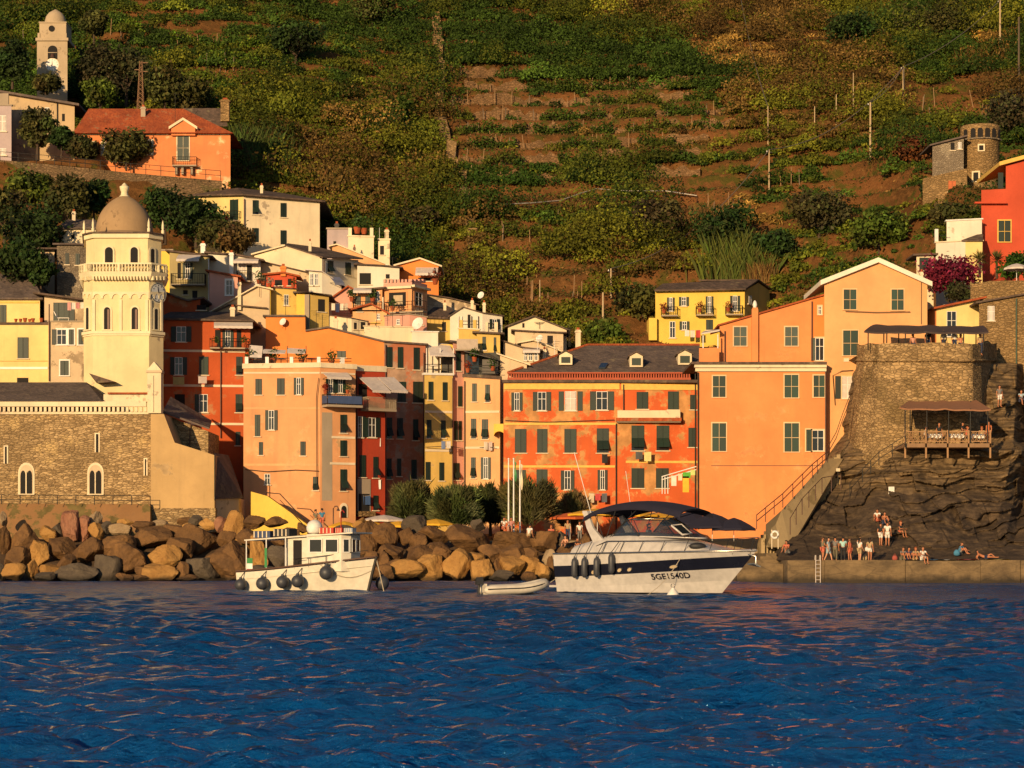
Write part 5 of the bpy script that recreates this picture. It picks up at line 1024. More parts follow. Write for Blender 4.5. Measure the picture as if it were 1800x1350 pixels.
# ------------------------------------------------------------------ quay and rock
def quay():
    m, t, b = mat('quay_stone'); b.inputs['Roughness'].default_value = .9
    col = mix(t, ramp(t, noise(t, posn(t, .6, .6, 1.2), 1.0, 7, .65), .36, .64), (.10, .068, .036), (.23, .155, .075))
    bk = N(t, 'TexVoronoi', feature='DISTANCE_TO_EDGE'); bk.inputs['Scale'].default_value = .9; t.links.new(posn(t, .45, .45, 1.7), bk.inputs['Vector'])
    col = mix(t, ramp(t, bk.outputs['Distance'], 0, .04, .4, 0), col, (.04, .03, .02))
    g = N(t, 'NewGeometry'); sx = N(t, 'SeparateXYZ'); t.links.new(g.outputs['Position'], sx.inputs[0])
    wz = N(t, 'Math', operation='MULTIPLY_ADD'); t.links.new(noise(t, posn(t, 1.5, 1.5, .5), .8, 5), wz.inputs[0]); wz.inputs[1].default_value = -.9; t.links.new(sx.outputs[2], wz.inputs[2])
    col = mix(t, ramp(t, wz.outputs[0], -.3, .15, .85, 0), col, (.016, .013, .009)); t.links.new(col, b.inputs['Base Color']); bump(t, b, noise(t, posn(t), 3, 6, .7), .8, .1)
    mb = MB(); pts = [W(1384, 985, 158), W(1960, 985, 158)]; top = pts[0].z
    def blk(x0, x1, y0, y1, z): mb.box((x0, y0, -1.5), (x1-x0, 0, 0), (0, y1-y0, 0), (0, 0, z+1.5), m)
    x0, x1 = pts[0].x, pts[1].x; edges = [x0, x0+2.6, x0+8.2, x0+13.4, x0+16.2, x1]
    for i, (a, c) in enumerate(zip(edges, edges[1:])): blk(a+.015, c-.015, 158+[0, .06, -.04, .05, 0][i], 166, top+[0, .02, -.03, .02, 0][i])
    xl = W(1296, 985, 160).x; blk(xl, x0-.02, 160.2, 172, top-.25); blk(xl-1.5, xl+3, 161.2, 172, top-.75)
    for i in range(4): blk(xl+1.0+i*.5, x0-.03, 162.2+i*.7, 172, top-.2+i*.24)
    mb.build('quay', kind='structure')
    mb = MB(); pv = plaster('paving_stone', (.26, .19, .12), None, 0, 52); mb.box((-25, 182, -1), (37.4, 0, 0), (0, 23, 0), (0, 0, 4.15), pv); mb.box((12.45, 172, -1), (W(1400, 0, 176).x-12.45, 0, 0), (0, 33, 0), (0, 0, 4.2), plaster('paving', (.30, .22, .14), None, 0, 51)); mb.build('piazza', kind='structure')
    r = empty('ladder', W(1438, 1025, 157.9), 'pale bathing ladder hung on the quay wall below the crowd', 'ladder')
    for d in (-.16, .16):
        k = MB(); p = W(1438, 985, 157.9)+V3(d, 0, .35); k.tube([p+V3(0, .5, -.3), p+V3(0, .3, .0), p+V3(0, 0, 0), p-UP*2.0], .03, CANVAS, 6); k.build('rail', r)
    for i in range(6): k = MB(); p = W(1438, 985, 157.9)-UP*(i*.27); k.tube([p-V3(.16, 0, 0), p+V3(.16, 0, 0)], .022, CANVAS, 5); k.build('rung', r)
quay()
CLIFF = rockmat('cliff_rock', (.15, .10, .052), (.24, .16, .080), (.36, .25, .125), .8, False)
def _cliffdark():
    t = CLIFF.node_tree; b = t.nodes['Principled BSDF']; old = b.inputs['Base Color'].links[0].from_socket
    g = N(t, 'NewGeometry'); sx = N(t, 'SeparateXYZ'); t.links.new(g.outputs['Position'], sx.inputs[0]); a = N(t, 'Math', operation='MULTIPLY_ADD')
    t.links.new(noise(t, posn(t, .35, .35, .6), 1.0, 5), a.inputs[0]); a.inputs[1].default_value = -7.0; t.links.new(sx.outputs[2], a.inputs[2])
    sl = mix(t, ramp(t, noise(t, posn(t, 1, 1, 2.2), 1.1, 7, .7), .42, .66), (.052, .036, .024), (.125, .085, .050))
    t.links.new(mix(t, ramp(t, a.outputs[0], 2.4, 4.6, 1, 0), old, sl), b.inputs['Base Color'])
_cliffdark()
_PY = np.array([640, 690, 775, 792, 850, 900, 945, 972, 985.]); _PX = np.array([0, .12, .28, .45, .62, .66, .69, .75, 1.])
_LEFT = np.interp(np.linspace(0, 1, 9), np.linspace(0, 1, 9), [1506, 1503, 1490, 1483, 1456, 1424, 1394, 1376, 1372])
_TAB = np.array([[186, 184, 182, 182, 184, 190, 190, 184, 181], [184, 182, 180, 179, 182, 188, 189, 183, 180], [181, 178, 176.2, 175.5, 177, 183, 186, 180, 177.5], [179.5, 177, 172.5, 171.6, 172, 176, 183, 179, 176.5],
                 [177, 174.5, 171.8, 172.4, 172.6, 175, 180, 176, 173.5], [173, 170.6, 168.8, 168.6, 169, 170.5, 175, 171.5, 169.5], [168.5, 167.2, 166, 165.4, 165.6, 166, 167.6, 167, 165.6], [164.5, 164, 163.4, 163.2, 163.2, 163.3, 163.6, 163.4, 163], [161.5, 161, 160.6, 160.6, 160.6, 160.6, 160.8, 160.6, 160.5]])
def cliffY(px, py):
    px = np.asarray(px, float); py = np.asarray(py, float); l = np.interp(py, _PY, _LEFT); u = np.clip((px-l)/(1960-l), 0, 1)
    i = np.clip(np.searchsorted(_PY, py)-1, 0, 7); t = (py-_PY[i])/(_PY[i+1]-_PY[i]); j = np.clip(np.searchsorted(_PX, u)-1, 0, 7); s = (u-_PX[j])/(_PX[j+1]-_PX[j])
    t = np.clip(t, 0, 1); s = np.clip(s, 0, 1)
    return (_TAB[i, j]*(1-t)+_TAB[i+1, j]*t)*(1-s)+(_TAB[i, j+1]*(1-t)+_TAB[i+1, j+1]*t)*s
def rockshelf(px, py):
    """Depth of the finished rock face along a photo ray."""
    Y = cliffY(px, py); x = (px-CX)*Y/F; z = CH+(HY-py)*Y/F; zz = z-.10*x+.7*fbm(x*.25, z*.25, 2, 3)
    a = np.clip((985-py)/60, .10, 1)*np.clip((py-640)/60+.3, .3, 1)
    st = zz*1.15; fr = st-np.floor(st); led = np.clip(fr*1.6, 0, 1)-.5
    cx_, cz_ = np.floor(x*.42+.35*vnoise(x*.3, zz*.5, 6)+np.floor(zz*.8)*.37).astype(int), np.floor(zz*.8+.3*vnoise(x*.5, zz*.4, 8)).astype(int); blk = _R[_P[(_P[cx_ & 511]+cz_) & 511] & 511]
    return Y+a*(.55*blk-.9*np.abs(vnoise(x*.30, zz*.45, 11))+.3+1.9*fbm(x*.17, zz*.30, 5, 5)+.75*led*np.clip(.35+1.3*vnoise(x*.16, zz*.25, 1), 0, 1.2)+.42*fbm(x*.55, zz*2.0, 7, 4)-.2)
def cliff():
    pyv = np.concatenate([np.linspace(640, 985, 330)]); uu = np.linspace(0, 1, 440)**1.05; PYg, U = np.meshgrid(pyv, uu, indexing='ij')
    l = np.interp(PYg, _PY, _LEFT); l = l+4*vnoise(PYg*.05, 0, 3); PXg = l+U*(1960-l); Y = rockshelf(PXg, PYg)
    X = (PXg-CX)*Y/F; Z = CH+(HY-PYg)*Y/F
    # close the left flank and the top backwards
    back = np.linspace(10, .4, 8); X = np.concatenate([np.stack([X[:, 0]+.02*b*0 for b in back], 1), X], 1); Yc = np.concatenate([np.stack([Y[:, 0]+b for b in back], 1), Y], 1); Z = np.concatenate([np.stack([Z[:, 0] for b in back], 1), Z], 1)
    X = np.concatenate([np.stack([X[0]]*2), X]); Yb = np.stack([Yc[0]+14, Yc[0]+5]); Yc = np.concatenate([Yb, Yc]); Z = np.concatenate([np.stack([Z[0]+1, Z[0]+.6]), Z])
    V = np.stack([X, Yc, Z], -1).reshape(-1, 3); R_, C_ = X.shape; ii = np.arange(R_-1)[:, None]*C_+np.arange(C_-1)[None, :]
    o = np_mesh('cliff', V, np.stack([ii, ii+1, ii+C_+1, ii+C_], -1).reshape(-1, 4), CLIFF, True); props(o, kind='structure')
cliff()
def bastion():
    root = empty('bastion', W(1620, 830, 182), 'squat battered stone bastion carrying a dark canopy terrace', 'fortress')
    top = [(1508, 182), (1520, 179.4), (1548, 177.2), (1562, 176.8), (1709, 176.8), (1724, 178.6), (1752, 186)]; bot = [(1480, 181), (1495, 178.2), (1530, 175.4), (1550, 174.9), (1712, 174.9), (1728, 177), (1757, 186)]
    n = 40; X = []
    for i in range(n+1):
        t = i/n; py = 604+t*236; row = []
        for j in range(len(top)-1):
            for k in range(10):
                s = k/10; a = top[j][0]*(1-s)+top[j+1][0]*s; b_ = bot[j][0]*(1-s)+bot[j+1][0]*s; ya = top[j][1]*(1-s)+top[j+1][1]*s; yb = bot[j][1]*(1-s)+bot[j+1][1]*s
                tt = t**1.25; row.append((a*(1-tt)+b_*tt, py, ya*(1-t)+yb*t))
        row.append((top[-1][0]*(1-t)+bot[-1][0]*t, py, top[-1][1])); X.append(row)
    A = np.array(X); dsp = .16*fbm(A[..., 0]*.05, A[..., 1]*.09, 3, 4); A[..., 2] += dsp
    rag = 5*np.abs(vnoise(A[0, :, 0]*.07, 0, 1)); A[0, :, 1] += rag-2
    mb = MB(); P_ = [[W(*q) for q in row] for row in A]
    wall = stone('bastion_stone', (.50, .335, .16), (.26, .17, .08), (.075, .05, .025), 2.5, 2.1, 12, (.20, .135, .06)); mb.grid(P_, wall)
    # inside of the parapet and terrace floor
    fl = CH+(HY-616)*178/F; inn = [p+V3(0, .55, 0) for p in P_[0]]; mb.grid([P_[0], inn, [Vector((p.x, p.y, fl)) for p in inn]], wall, False)
    mb.build('wall', root)
    k = MB(); l = [Vector((p.x, p.y, fl)) for p in inn]; k.poly(l+[Vector((l[-1].x, 190, fl)), Vector((l[0].x, 190, fl))], CONC); k.build('terrace_floor', root)
    k = MB(); r5 = [q+V3(0, -.13, 0) for q in P_[5]]; k.tube(r5, .13, wall, 6); k.build('string_course', root)
    return fl
BASTION_Z = bastion()
def canopy(name, label, quad, drop, m, posts, zb, ridge=0.0):
    """A sheet of canopy on poles: quad = 4 (px,py,Y) corners, front left, front right, back right, back left."""
    q = [W(*a) for a in quad]; root = empty(name, Vector((sum(p.x for p in q)/4, sum(p.y for p in q)/4, zb)), label, 'canopy')
    mb = MB(); n = 10; up = []
    for i in range(n+1):
        s = i/n; row = []
        for j in range(7):
            t = j/6; p = q[0]*(1-s)*(1-t)+q[1]*s*(1-t)+q[2]*s*t+q[3]*(1-s)*t; row.append(p+UP*(ridge*math.sin(math.pi*t)-.10*math.sin(math.pi*((s*4) % 1))))
        up.append(row)
    mb.grid(up, m); mb.grid([[p-UP*.06 for p in row] for row in up][::-1], m)
    for i in range(n): a, c = up[i][0], up[i+1][0]; mb.prism([a, c, c-UP*drop, (a+c)/2-UP*drop*1.15, a-UP*drop], V3(0, .02, 0), m)
    mb.build('sheet', root)
    for a, t in posts:
        p = q[0]+(q[1]-q[0])*a; p2 = q[3]+(q[2]-q[3])*a; p = p+(p2-p)*t; k = MB(); k.tube([Vector((p.x, p.y+.1, zb)), p-UP*.02], .05, IRON, 6); k.build('pole', root)
    return root
canopy('canopy', 'long dark canopy on thin poles over the top of the bastion', [(1519, 582, 177.6), (1738, 583, 177.6), (1722, 574, 184), (1550, 571, 184)], .12, plain('dark_canopy', (.055, .035, .03), .8), [(a, t) for a in (.03, .18, .33, .5, .64, .8, .96) for t in (.02, .95)], BASTION_Z, .25)
DECK_Z = W(1665, 781, 172).z
def low_terrace():
    mb = MB(); q = [W(1590, 781, 170.6), W(1742, 781, 170.6)]; z = DECK_Z
    r = empty('restaurant_terrace', (sum(p.x for p in q)/2, 173, z-.3), 'small wooden restaurant terrace built on the rock below the bastion', 'terrace')
    mb.box((q[0].x, 170.6, z-.3), (q[1].x-q[0].x, 0, 0), (0, 5.6, 0), (0, 0, .3), plain('deck_wood', (.26, .15, .075), .8)); mb.build('deck', r)
    k = MB(); x0, x1 = q[0].x+.05, q[1].x-.05; wd = plain('fence_wood', (.36, .20, .09), .8)
    for zz in (.12, .85): k.box((x0, 170.65, z+zz), (x1-x0, 0, 0), (0, .06, 0), (0, 0, .07), wd)
    n = 22
    for i in range(n): x = x0+(x1-x0)*i/n; w = (x1-x0)/n; k.tube([V3(x, 170.7, z+.15), V3(x+w*1.6 if i < n-1 else x+w, 170.7, z+.85)], .025, wd, 4); k.tube([V3(x+w, 170.73, z+.15), V3(x, 170.73, z+.85)], .02, wd, 4)
    k.build('fence', r)
    for a in (.0, .245, .5, .745, 1.0): k = MB(); x = x0+(x1-x0)*a; k.box((x-.06, 170.6, z-1.1), (.12, 0, 0), (0, .12, 0), (0, 0, 2.1), wd); k.build('post', r)
    canopy('canopy', 'rust brown canopy over the small restaurant terrace', [(1581, 716, 170.4), (1742, 719, 170.4), (1716, 703, 175.6), (1598, 704, 175.6)], .10, plain('rust_canopy', (.30, .135, .065), .8), [(.06, .03), (.3, .03), (.54, .03), (.78, .03), (.97, .03), (.03, .9), (.9, .9)], z)
    def table(px, Y, label):
        t = empty('table', W(px, 0, Y)*0+Vector(((px-CX)*Y/F, Y, z)), label, 'table', 'restaurant tables under the rust canopy'); k = MB(); p = Vector(((px-CX)*Y/F, Y, z))
        k.box(p+V3(-.55, -.4, .72), (1.1, 0, 0), (0, .8, 0), (0, 0, .03), WHITE); k.prism([p+V3(-.56, -.41, .74), p+V3(.56, -.41, .74), p+V3(.56, -.43, .45), p+V3(.2, -.45, .40), p+V3(-.1, -.43, .47), p+V3(-.56, -.43, .42)], V3(0, -.01, 0), WHITE); k.build('tabletop', t)
        for sx in (-1, 1):
            k = MB(); k.tube([p+V3(-.4*sx, -.25, 0), p+V3(.4*sx, -.25, .72)], .03, wd, 5); k.build('leg', t)
    table(1641, 171.6, 'white clothed table on the left of the small restaurant terrace'); table(1680, 171.6, 'white clothed table in the middle of the small restaurant terrace'); table(1716, 171.9, 'white clothed table at the right end of the small restaurant terrace')
    def chair(px, Y, label, rz):
        o = Vector(((px-CX)*Y/F, Y, z)); t = empty('chair', o, label, 'chair', 'restaurant chairs under the rust canopy'); c, s = math.cos(rz), math.sin(rz)
        def T(x, y, zz): return o+V3(c*x-s*y, s*x+c*y, zz)
        k = MB(); k.box8([T(-.2, -.2, .43), T(.2, -.2, .43), T(.2, .2, .43), T(-.2, .2, .43), T(-.2, -.2, .47), T(.2, -.2, .47), T(.2, .2, .47), T(-.2, .2, .47)], wd); k.build('seat', t)
        k = MB()
        for zz in (.58, .72, .86): k.box8([T(-.2, .19, zz), T(.2, .19, zz), T(.2, .22, zz), T(-.2, .22, zz), T(-.2, .19, zz+.07), T(.2, .19, zz+.07), T(.2, .22, zz+.07), T(-.2, .22, zz+.07)], wd)
        for sx in (-.19, .19): k.tube([T(sx, .2, .45), T(sx, .22, .95)], .02, wd, 5)
        k.build('backrest', t)
        for sx in (-.18, .18):
            for sy in (-.18, .18): k = MB(); k.tube([T(sx, sy, 0), T(sx, sy, .43)], .02, wd, 5); k.build('leg', t)
    chair(1604, 174.2, 'wooden chair alone in the shaded left corner of the terrace', .5); chair(1627, 171.8, 'wooden chair left of the left terrace table', 1.5); chair(1656, 172, 'wooden chair between the left and middle terrace tables', -1.4); chair(1697, 172.1, 'wooden chair right of the middle terrace table', -1.5); chair(1731, 172.4, 'wooden chair right of the right terrace table', -1.6)
low_terrace()
def stairs():
    r = empty('sea_stairs', W(1400, 940, 170), 'concrete stair flight climbing beside the salmon orange house', 'stairs'); n = 26
    a, c = W(1338, 952, 167.5), W(1476, 799, 177.5); mb = MB(); cc = plaster('stair_concrete', (.38, .28, .15), (.27, .20, .10), .35, 61, .6)
    for i in range(n):
        p = a+(c-a)*i/n; q = a+(c-a)*(i+1)/n; mb.box((p.x, p.y, p.z-6), (q.x-p.x, 0, 0), (0, 2.6, 0), (0, 0, 6+(q.z-p.z)), cc)
    mb.build('steps', r); k = MB(); f = [(1346, 962, 167.2), (1390, 962, 168.4), (1446, 872, 174), (1482, 806, 177), (1456, 806, 175.6), (1374, 897, 169.6), (1346, 922, 167.4)]
    k.prism([W(*q) for q in f], V3(.1, .45, 0), cc); k.build('parapet', r)
    k = MB(); pl = [(1330, 928, 167), (1376, 890, 169.4), (1428, 838, 173.4), (1454, 816, 175.4)]; w = [W(*q) for q in pl]
    for h in (.95, .5): k.tube([p+UP*h for p in w], .035, COPPER, 6)
    k.build('handrail', r)
    for i in range(10): t = i/9*(len(w)-1); j = min(int(t), len(w)-2); p = w[j]+(w[j+1]-w[j])*(t-j); k = MB(); k.tube([p-UP*.1, p+UP*.97], .035, COPPER, 6); k.build('baluster', r)
    k = MB(); pl = [(1452, 812, 175.4), (1470, 780, 176.6), (1482, 745, 178), (1494, 715, 179.2)]; w = [W(*q) for q in pl]
    for h in (.9, .45): k.tube([p+UP*h for p in w], .03, COPPER, 6)
    k.build('upper_handrail', r)
    fence('railing', 'thin metal railing up the rock path to the restaurant terrace', [(1494, 872), (1516, 848), (1545, 818), (1592, 789)], [172, 171.4, 170.9, 170.3], 1.0, 5)
    fence('railing', 'row of rusty posts down the rock edge beside the stairs', [(1389, 940), (1410, 905), (1445, 868), (1478, 862)], [165.6, 167.4, 170.4, 171.6], 1.2, 7, COPPER, 1)
    r = empty('lifebuoy_stand', W(1362, 950, 163), 'round white lifebuoy on a stand by the foot of the stairs', 'lifebuoy'); p = W(1362, 940, 163); k = MB()
    k.tube([p+V3(.24*math.cos(t), 0, .24*math.sin(t)) for t in np.linspace(0, 2*math.pi, 17)], .085, WHITE, 8, False); k.build('ring', r)
    k = MB(); k.tube([p+V3(-.2, .1, -1.0), p+V3(-.2, .1, .35)], .04, CREAM, 6); k.tube([p+V3(.25, .1, -1.0), p+V3(.25, .1, .3)], .04, CREAM, 6); k.build('post', r)
    k = MB(); p = W(1567, 862, float(rockshelf(1567, 862))-.5); k.box(p-V3(.22, 0, .28), (.44, 0, 0), (0, .04, 0), (0, 0, .56), WHITE); k.tube([p+V3(0, .05, -.3), p+V3(0, .9, -.3)], .03, IRON, 5); k.build('notice_board', None, 'small blank white notice board on the dark rock', 'sign')
stairs()
# ------------------------------------------------------------------ boats
GEL = plain('gelcoat_white', (.52, .49, .46), .25); GELC = plain('boat_cream_white', (.68, .62, .50), .4); NAVY = plain('navy_gelcoat', (.010, .011, .022), .25); NAVYC = plain('navy_canvas', (.012, .011, .028), .9)
STEEL = plain('stainless_steel', (.45, .42, .38), .25, .9); BLACKR = plain('black_rubber', (.02, .02, .022), .6); FEND = plain('fender_dark_grey', (.045, .048, .058), .5); ROPE = plain('rope', (.42, .36, .27), .9)
def glassy(name, c, a=.35, rough=.03):
    if name in _C: return _C[name]
    m, t, b = mat(name); b.inputs['Base Color'].default_value = c4(c); b.inputs['Roughness'].default_value = rough
    tr = N(t, 'BsdfTransparent'); tr.inputs[0].default_value = (.75, .72, .68, 1); ms = N(t, 'MixShader'); ms.inputs[0].default_value = a
    t.links.new(tr.outputs[0], ms.inputs[1]); t.links.new(b.outputs[0], ms.inputs[2]); t.links.new(ms.outputs[0], t.nodes['Material Output'].inputs['Surface']); _C[name] = m; return m
SCREEN = glassy('boat_screen_glass', (.03, .05, .09), .45)
class Frame:
    """Boat axes: x forward, y to starboard, z up from the waterline."""
    def __init__(s, px0, Y0, px1, Y1, k=1.0):
        s.o = Vector(((px0-CX)*Y0/F, Y0, 0)); e = Vector(((px1-CX)*Y1/F, Y1, 0)); s.k = k; s.L = (e-s.o).length/k; s.h = (e-s.o).normalized(); s.r = Vector((s.h.y, -s.h.x, 0))
    def __call__(s, x, y, z): return s.o+s.h*(x*s.k)+s.r*y+UP*z
def hull(T, L, Lw, beam, rows, mats, N_=28, bowpow=2.2, keel=-.45):
    """rows: list of (height stern, height bow, flare 0..1); mats per strip between rows."""
    P_ = []
    for sgn in (1, -1):
        G = []
        for i in range(N_+1):
            t = i/N_; row = []
            for zs, zb, fl in rows:
                z = zs+(zb-zs)*t**1.3; zt = rows[-1][0]+(rows[-1][1]-rows[-1][0])*t**1.3; q = max(0, z)/zt
                bw = beam*.86*(1-max(0, (t-.30)/.70)**1.7); bg_ = beam*(1-max(0, (t-.45)/.55)**bowpow); y = (bw+(bg_-bw)*fl) if t < 1 else 0
                x = t*(Lw+(L-Lw)*q); row.append(T(x, sgn*y, z))
            row.insert(0, T(t*Lw*.97, 0, keel*(1-t**4))); G.append(row)
        P_.append(G)
    mb = MB()
    for k in range(len(rows)):
        for G, sgn in zip(P_, (1, -1)):
            strip = [[g[k], g[k+1]] if sgn > 0 else [g[k+1], g[k]] for g in G]; mb.grid(strip, mats[k])
    for k in range(len(rows)): a, b = P_[0][0], P_[1][0]; mb.poly([a[k], a[k+1], b[k+1], b[k]] if k else [a[0], a[1], b[1]], mats[k])
    return mb, P_
def fender_long(T, x, y, z, L, r, label, top):
    e = T(x, y, z); o = empty('fender', e, label, 'fender', 'fenders hung along the motor yacht'); mb = MB()
    mb.lathe(e, [(.02, -.02), (r*.6, .03), (r, .14), (r, L-.2), (r*.75, L-.06), (r*.28, L), (r*.25, L+.08)], FEND, 14); mb.build('body', o); mb = MB(); mb.tube([e+UP*(L+.06), top], .018, BLACKR, 5); mb.build('rope', o)
def fender_ball(e, r, label, top, grp):
    o = empty('fender', e, label, 'fender', grp); mb = MB(); mb.ball(e, r, FEND, 18); mb.lathe(e+UP*r*.9, [(r*.3, 0), (r*.2, r*.35)], FEND, 10); mb.build('body', o); mb = MB(); mb.tube([e+UP*r*1.2, top], .025, BLACKR, 5); mb.build('rope', o)
def text_obj(name, s, T, x, y, z, h, u, v, m, parent, ext=.008):
    cu = bpy.data.curves.new(name, 'FONT'); cu.body = s; cu.size = h*1.38; cu.extrude = ext; cu.align_x = 'CENTER'; cu.offset = .004
    tmp = bpy.data.objects.new(name, cu); COL.objects.link(tmp); dg = bpy.context.evaluated_depsgraph_get(); me = bpy.data.meshes.new_from_object(tmp.evaluated_get(dg)); bpy.data.objects.remove(tmp)
    o = bpy.data.objects.new(name, me); COL.objects.link(o); me.materials.clear(); me.materials.append(m); u = u.normalized(); n = u.cross(v).normalized(); v = n.cross(u); p = T(x, y, z)
    for vt in me.vertices: c = vt.co.copy(); q = p+u*c.x+v*c.y+n*c.z; vt.co = q-wloc(parent)
    o.parent = parent; return o
def yacht():
    T = Frame(1018, 112.4, 1329, 104.6); L = T.L; r = empty('motor_yacht', T(L*.45, 0, 0), 'white motor yacht with a navy stripe and a navy bimini', 'boat')
    rows = [(.09, .10, .02), (.30, .70, .12), (.80, 1.28, .55), (1.34, 1.84, .85), (1.92, 2.05, 1.0)]
    mb, G = hull(T, L, L*.81, 1.85, rows, [BLACKR, GEL, GEL, NAVY, GEL], bowpow=3.0); mb.build('hull', r)
    S, Pp = G[0], G[1]
    mb = MB(); n = len(S); rim = [g[-1] for g in S]; rimp = [g[-1] for g in Pp]
    mb.grid([[a+(b-a)*t+UP*(.10*math.sin(math.pi*t)) for t in (0, .25, .5, .75, 1)] for a, b in zip(rim, rimp)], GEL)
    mb.box(T(-.75, -1.35, .30), T.h*.9, T.r*2.7, UP*.10, GEL); mb.build('deck', r)
    mb = MB(); mb.tube([p+UP*.02+T.r*.02 for p in rim], .045, STEEL, 6); mb.tube([p+UP*.02-T.r*.02 for p in rimp], .045, STEEL, 6); mb.build('rub_rail', r)
    def hb(x): t = x/L; return 1.85*(1-max(0, (t-.45)/.55)**3.0)
    # side decks rising to the coach roof
    mb = MB(); Gd = []
    for i in range(21):
        x = 1.0+(L-1.3-1.0)*i/20; t = i/20; w = hb(x)*.93; top = .95*(1-max(0, (t-.42)/.58)**1.25)*(min(1, .45+t*2.2)); z0 = 1.95+.06*t
        Gd.append([T(x, w, z0), T(x, w*.93, z0+top*.45), T(x, w*.80, z0+top*.85), T(x, w*.5, z0+top), T(x, 0, z0+top*1.06), T(x, -w*.5, z0+top), T(x, -w*.8, z0+top*.85), T(x, -w*.93, z0+top*.45), T(x, -w, z0)])
    mb.grid(Gd, GEL); mb.poly(Gd[0][::-1], GEL); mb.build('coach_roof', r)
    zc = 2.72; k = MB(); fr = MB()
    A = [T(3.3, 1.38, 2.62), T(4.35, 1.28, 3.56), T(5.15, 1.32, 2.76)]; k.prism(A, T.r*.012, SCREEN)     # starboard side pane
    Bp = [T(3.3, -1.38, 2.62), T(4.35, -1.28, 3.56), T(5.15, -1.32, 2.76)]; k.prism(Bp, T.r*.012, SCREEN)
    Fp = []
    for i in range(13):
        a = -1+2*i/12; xb = 5.15+1.9*math.cos(a*1.45)**.8 if abs(a) < 1 else 5.2; xb = 5.15+2.9*max(0, 1-a*a)**.7; xt = 4.35+1.6*max(0, 1-a*a)**.7
        Fp.append((T(xb, a*1.32, 2.76-.10*(1-a*a)), T(xt, a*1.28, 3.56+.07*(1-a*a))))
    k.grid([[a, b] for a, b in Fp], SCREEN); k.build('windscreen', r)
    fr.tube([b for a, b in Fp], .03, STEEL, 6); fr.tube([a for a, b in Fp], .03, GEL, 6)
    for i in (0, 4, 8, 12): fr.tube([Fp[i][0], Fp[i][1]], .03, BLACKR, 6)
    for q in (A, Bp): fr.tube(q+[q[0]], .03, BLACKR, 6)
    fr.build('windscreen_frame', r)
    k = MB(); k.prism([T(7.0, 1.05, 3.2), T(7.0, .45, 3.25), T(7.55, .45, 2.85), T(7.55, 1.05, 2.8)], UP*.05, GLASS); k.build('deck_hatch', r)
    k = MB(); c = [T(6.95, 1.1, 3.2), T(6.95, .4, 3.26), T(7.6, .4, 2.82), T(7.6, 1.1, 2.77)]; k.tube([p+UP*.05 for p in c+[c[0]]], .05, GEL, 6); k.build('hatch_frame', r)
    # radar arch
    k = MB()
    for s in (1, -1):
        pts = [T(3.2, s*1.45, 2.35), T(2.2, s*1.40, 3.2), T(1.75, s*1.30, 3.95)]
        for p, q, w0, w1 in ((pts[0], pts[1], .85, .42), (pts[1], pts[2], .42, .30)):
            k.box8([p, p-T.h*w0, p-T.h*w0-T.r*s*.14, p-T.r*s*.14, q, q-T.h*w1, q-T.h*w1-T.r*s*.14, q-T.r*s*.14], GEL)
    k.box8([T(1.45, -1.32, 3.88), T(1.8, -1.32, 3.88), T(1.8, 1.32, 3.88), T(1.45, 1.32, 3.88), T(1.42, -1.3, 4.02), T(1.72, -1.3, 4.02), T(1.72, 1.3, 4.02), T(1.42, 1.3, 4.02)], GEL); k.build('radar_arch', r)
    # bimini
    k = MB(); Gb = []
    for i in range(15):
        t = i/14; x = 1.55+6.0*t; z = 3.92+.66*math.sin(math.pi*min(1, t*.93))**.75*(1-.25*t)-.04*t; w = 1.45*(1-.15*t)
        Gb.append([T(x, w*math.sin(a), z-.34*(1-math.cos(a))-(.10 if abs(a) > 1.3 else 0)) for a in np.linspace(-1.45, 1.45, 11)])
    k.grid(Gb, NAVYC); k.grid([[p-UP*.05 for p in row] for row in Gb][::-1], NAVYC); k.build('bimini', r)
    k = MB()
    for s in (1, -1):
        for x0, x1 in ((3.0, 2.2), (3.0, 3.6), (3.0, 4.9), (4.35, 6.4)): k.tube([T(x0, s*1.4, 2.5 if x0 < 4 else 3.5), T(x1, s*1.32, 3.98 if x1 < 6 else 3.9)], .02, BLACKR, 5)
    k.build('bimini_frame', r)
    k = MB(); k.tube([T(1.9, 1.2, 3.9), T(.6, 1.0, 6.9)], .018, WHITE, 5); k.build('antenna', r); k = MB(); k.tube([T(2.4, -1.2, 3.9), T(2.1, -1.1, 6.0)], .014, WHITE, 5); k.build('antenna', r)
    # guard rail and bow pulpit
    k = MB(); xs = [3.2, 4.3, 5.5, 6.8, 8.1, 9.3, 10.3, L-.15]; hz = [.62, .62, .62, .62, .64, .68, .72, .75]; side = {}
    for s in (1, -1):
        base = [T(x, s*hb(x)*.95, 1.92) for x in xs]; topp = [T(x+.18, s*max(.06, hb(x)*.90), 1.92+h) for x, h in zip(xs, hz)]; side[s] = topp
        k.tube([T(2.6, s*1.6, 2.3)]+topp, .02, BLACKR, 6)
    k.tube([side[1][-1], T(L+.2, 0, 2.67), side[-1][-1]], .02, STEEL, 6); k.build('guard_rail', r)
    for s in (1, -1):
        for x, h, tp in zip(xs, hz, side[s]): k = MB(); k.tube([T(x-.1, s*hb(x)*.95, 1.9), tp], .016, BLACKR, 5); k.build('stanchion', r)
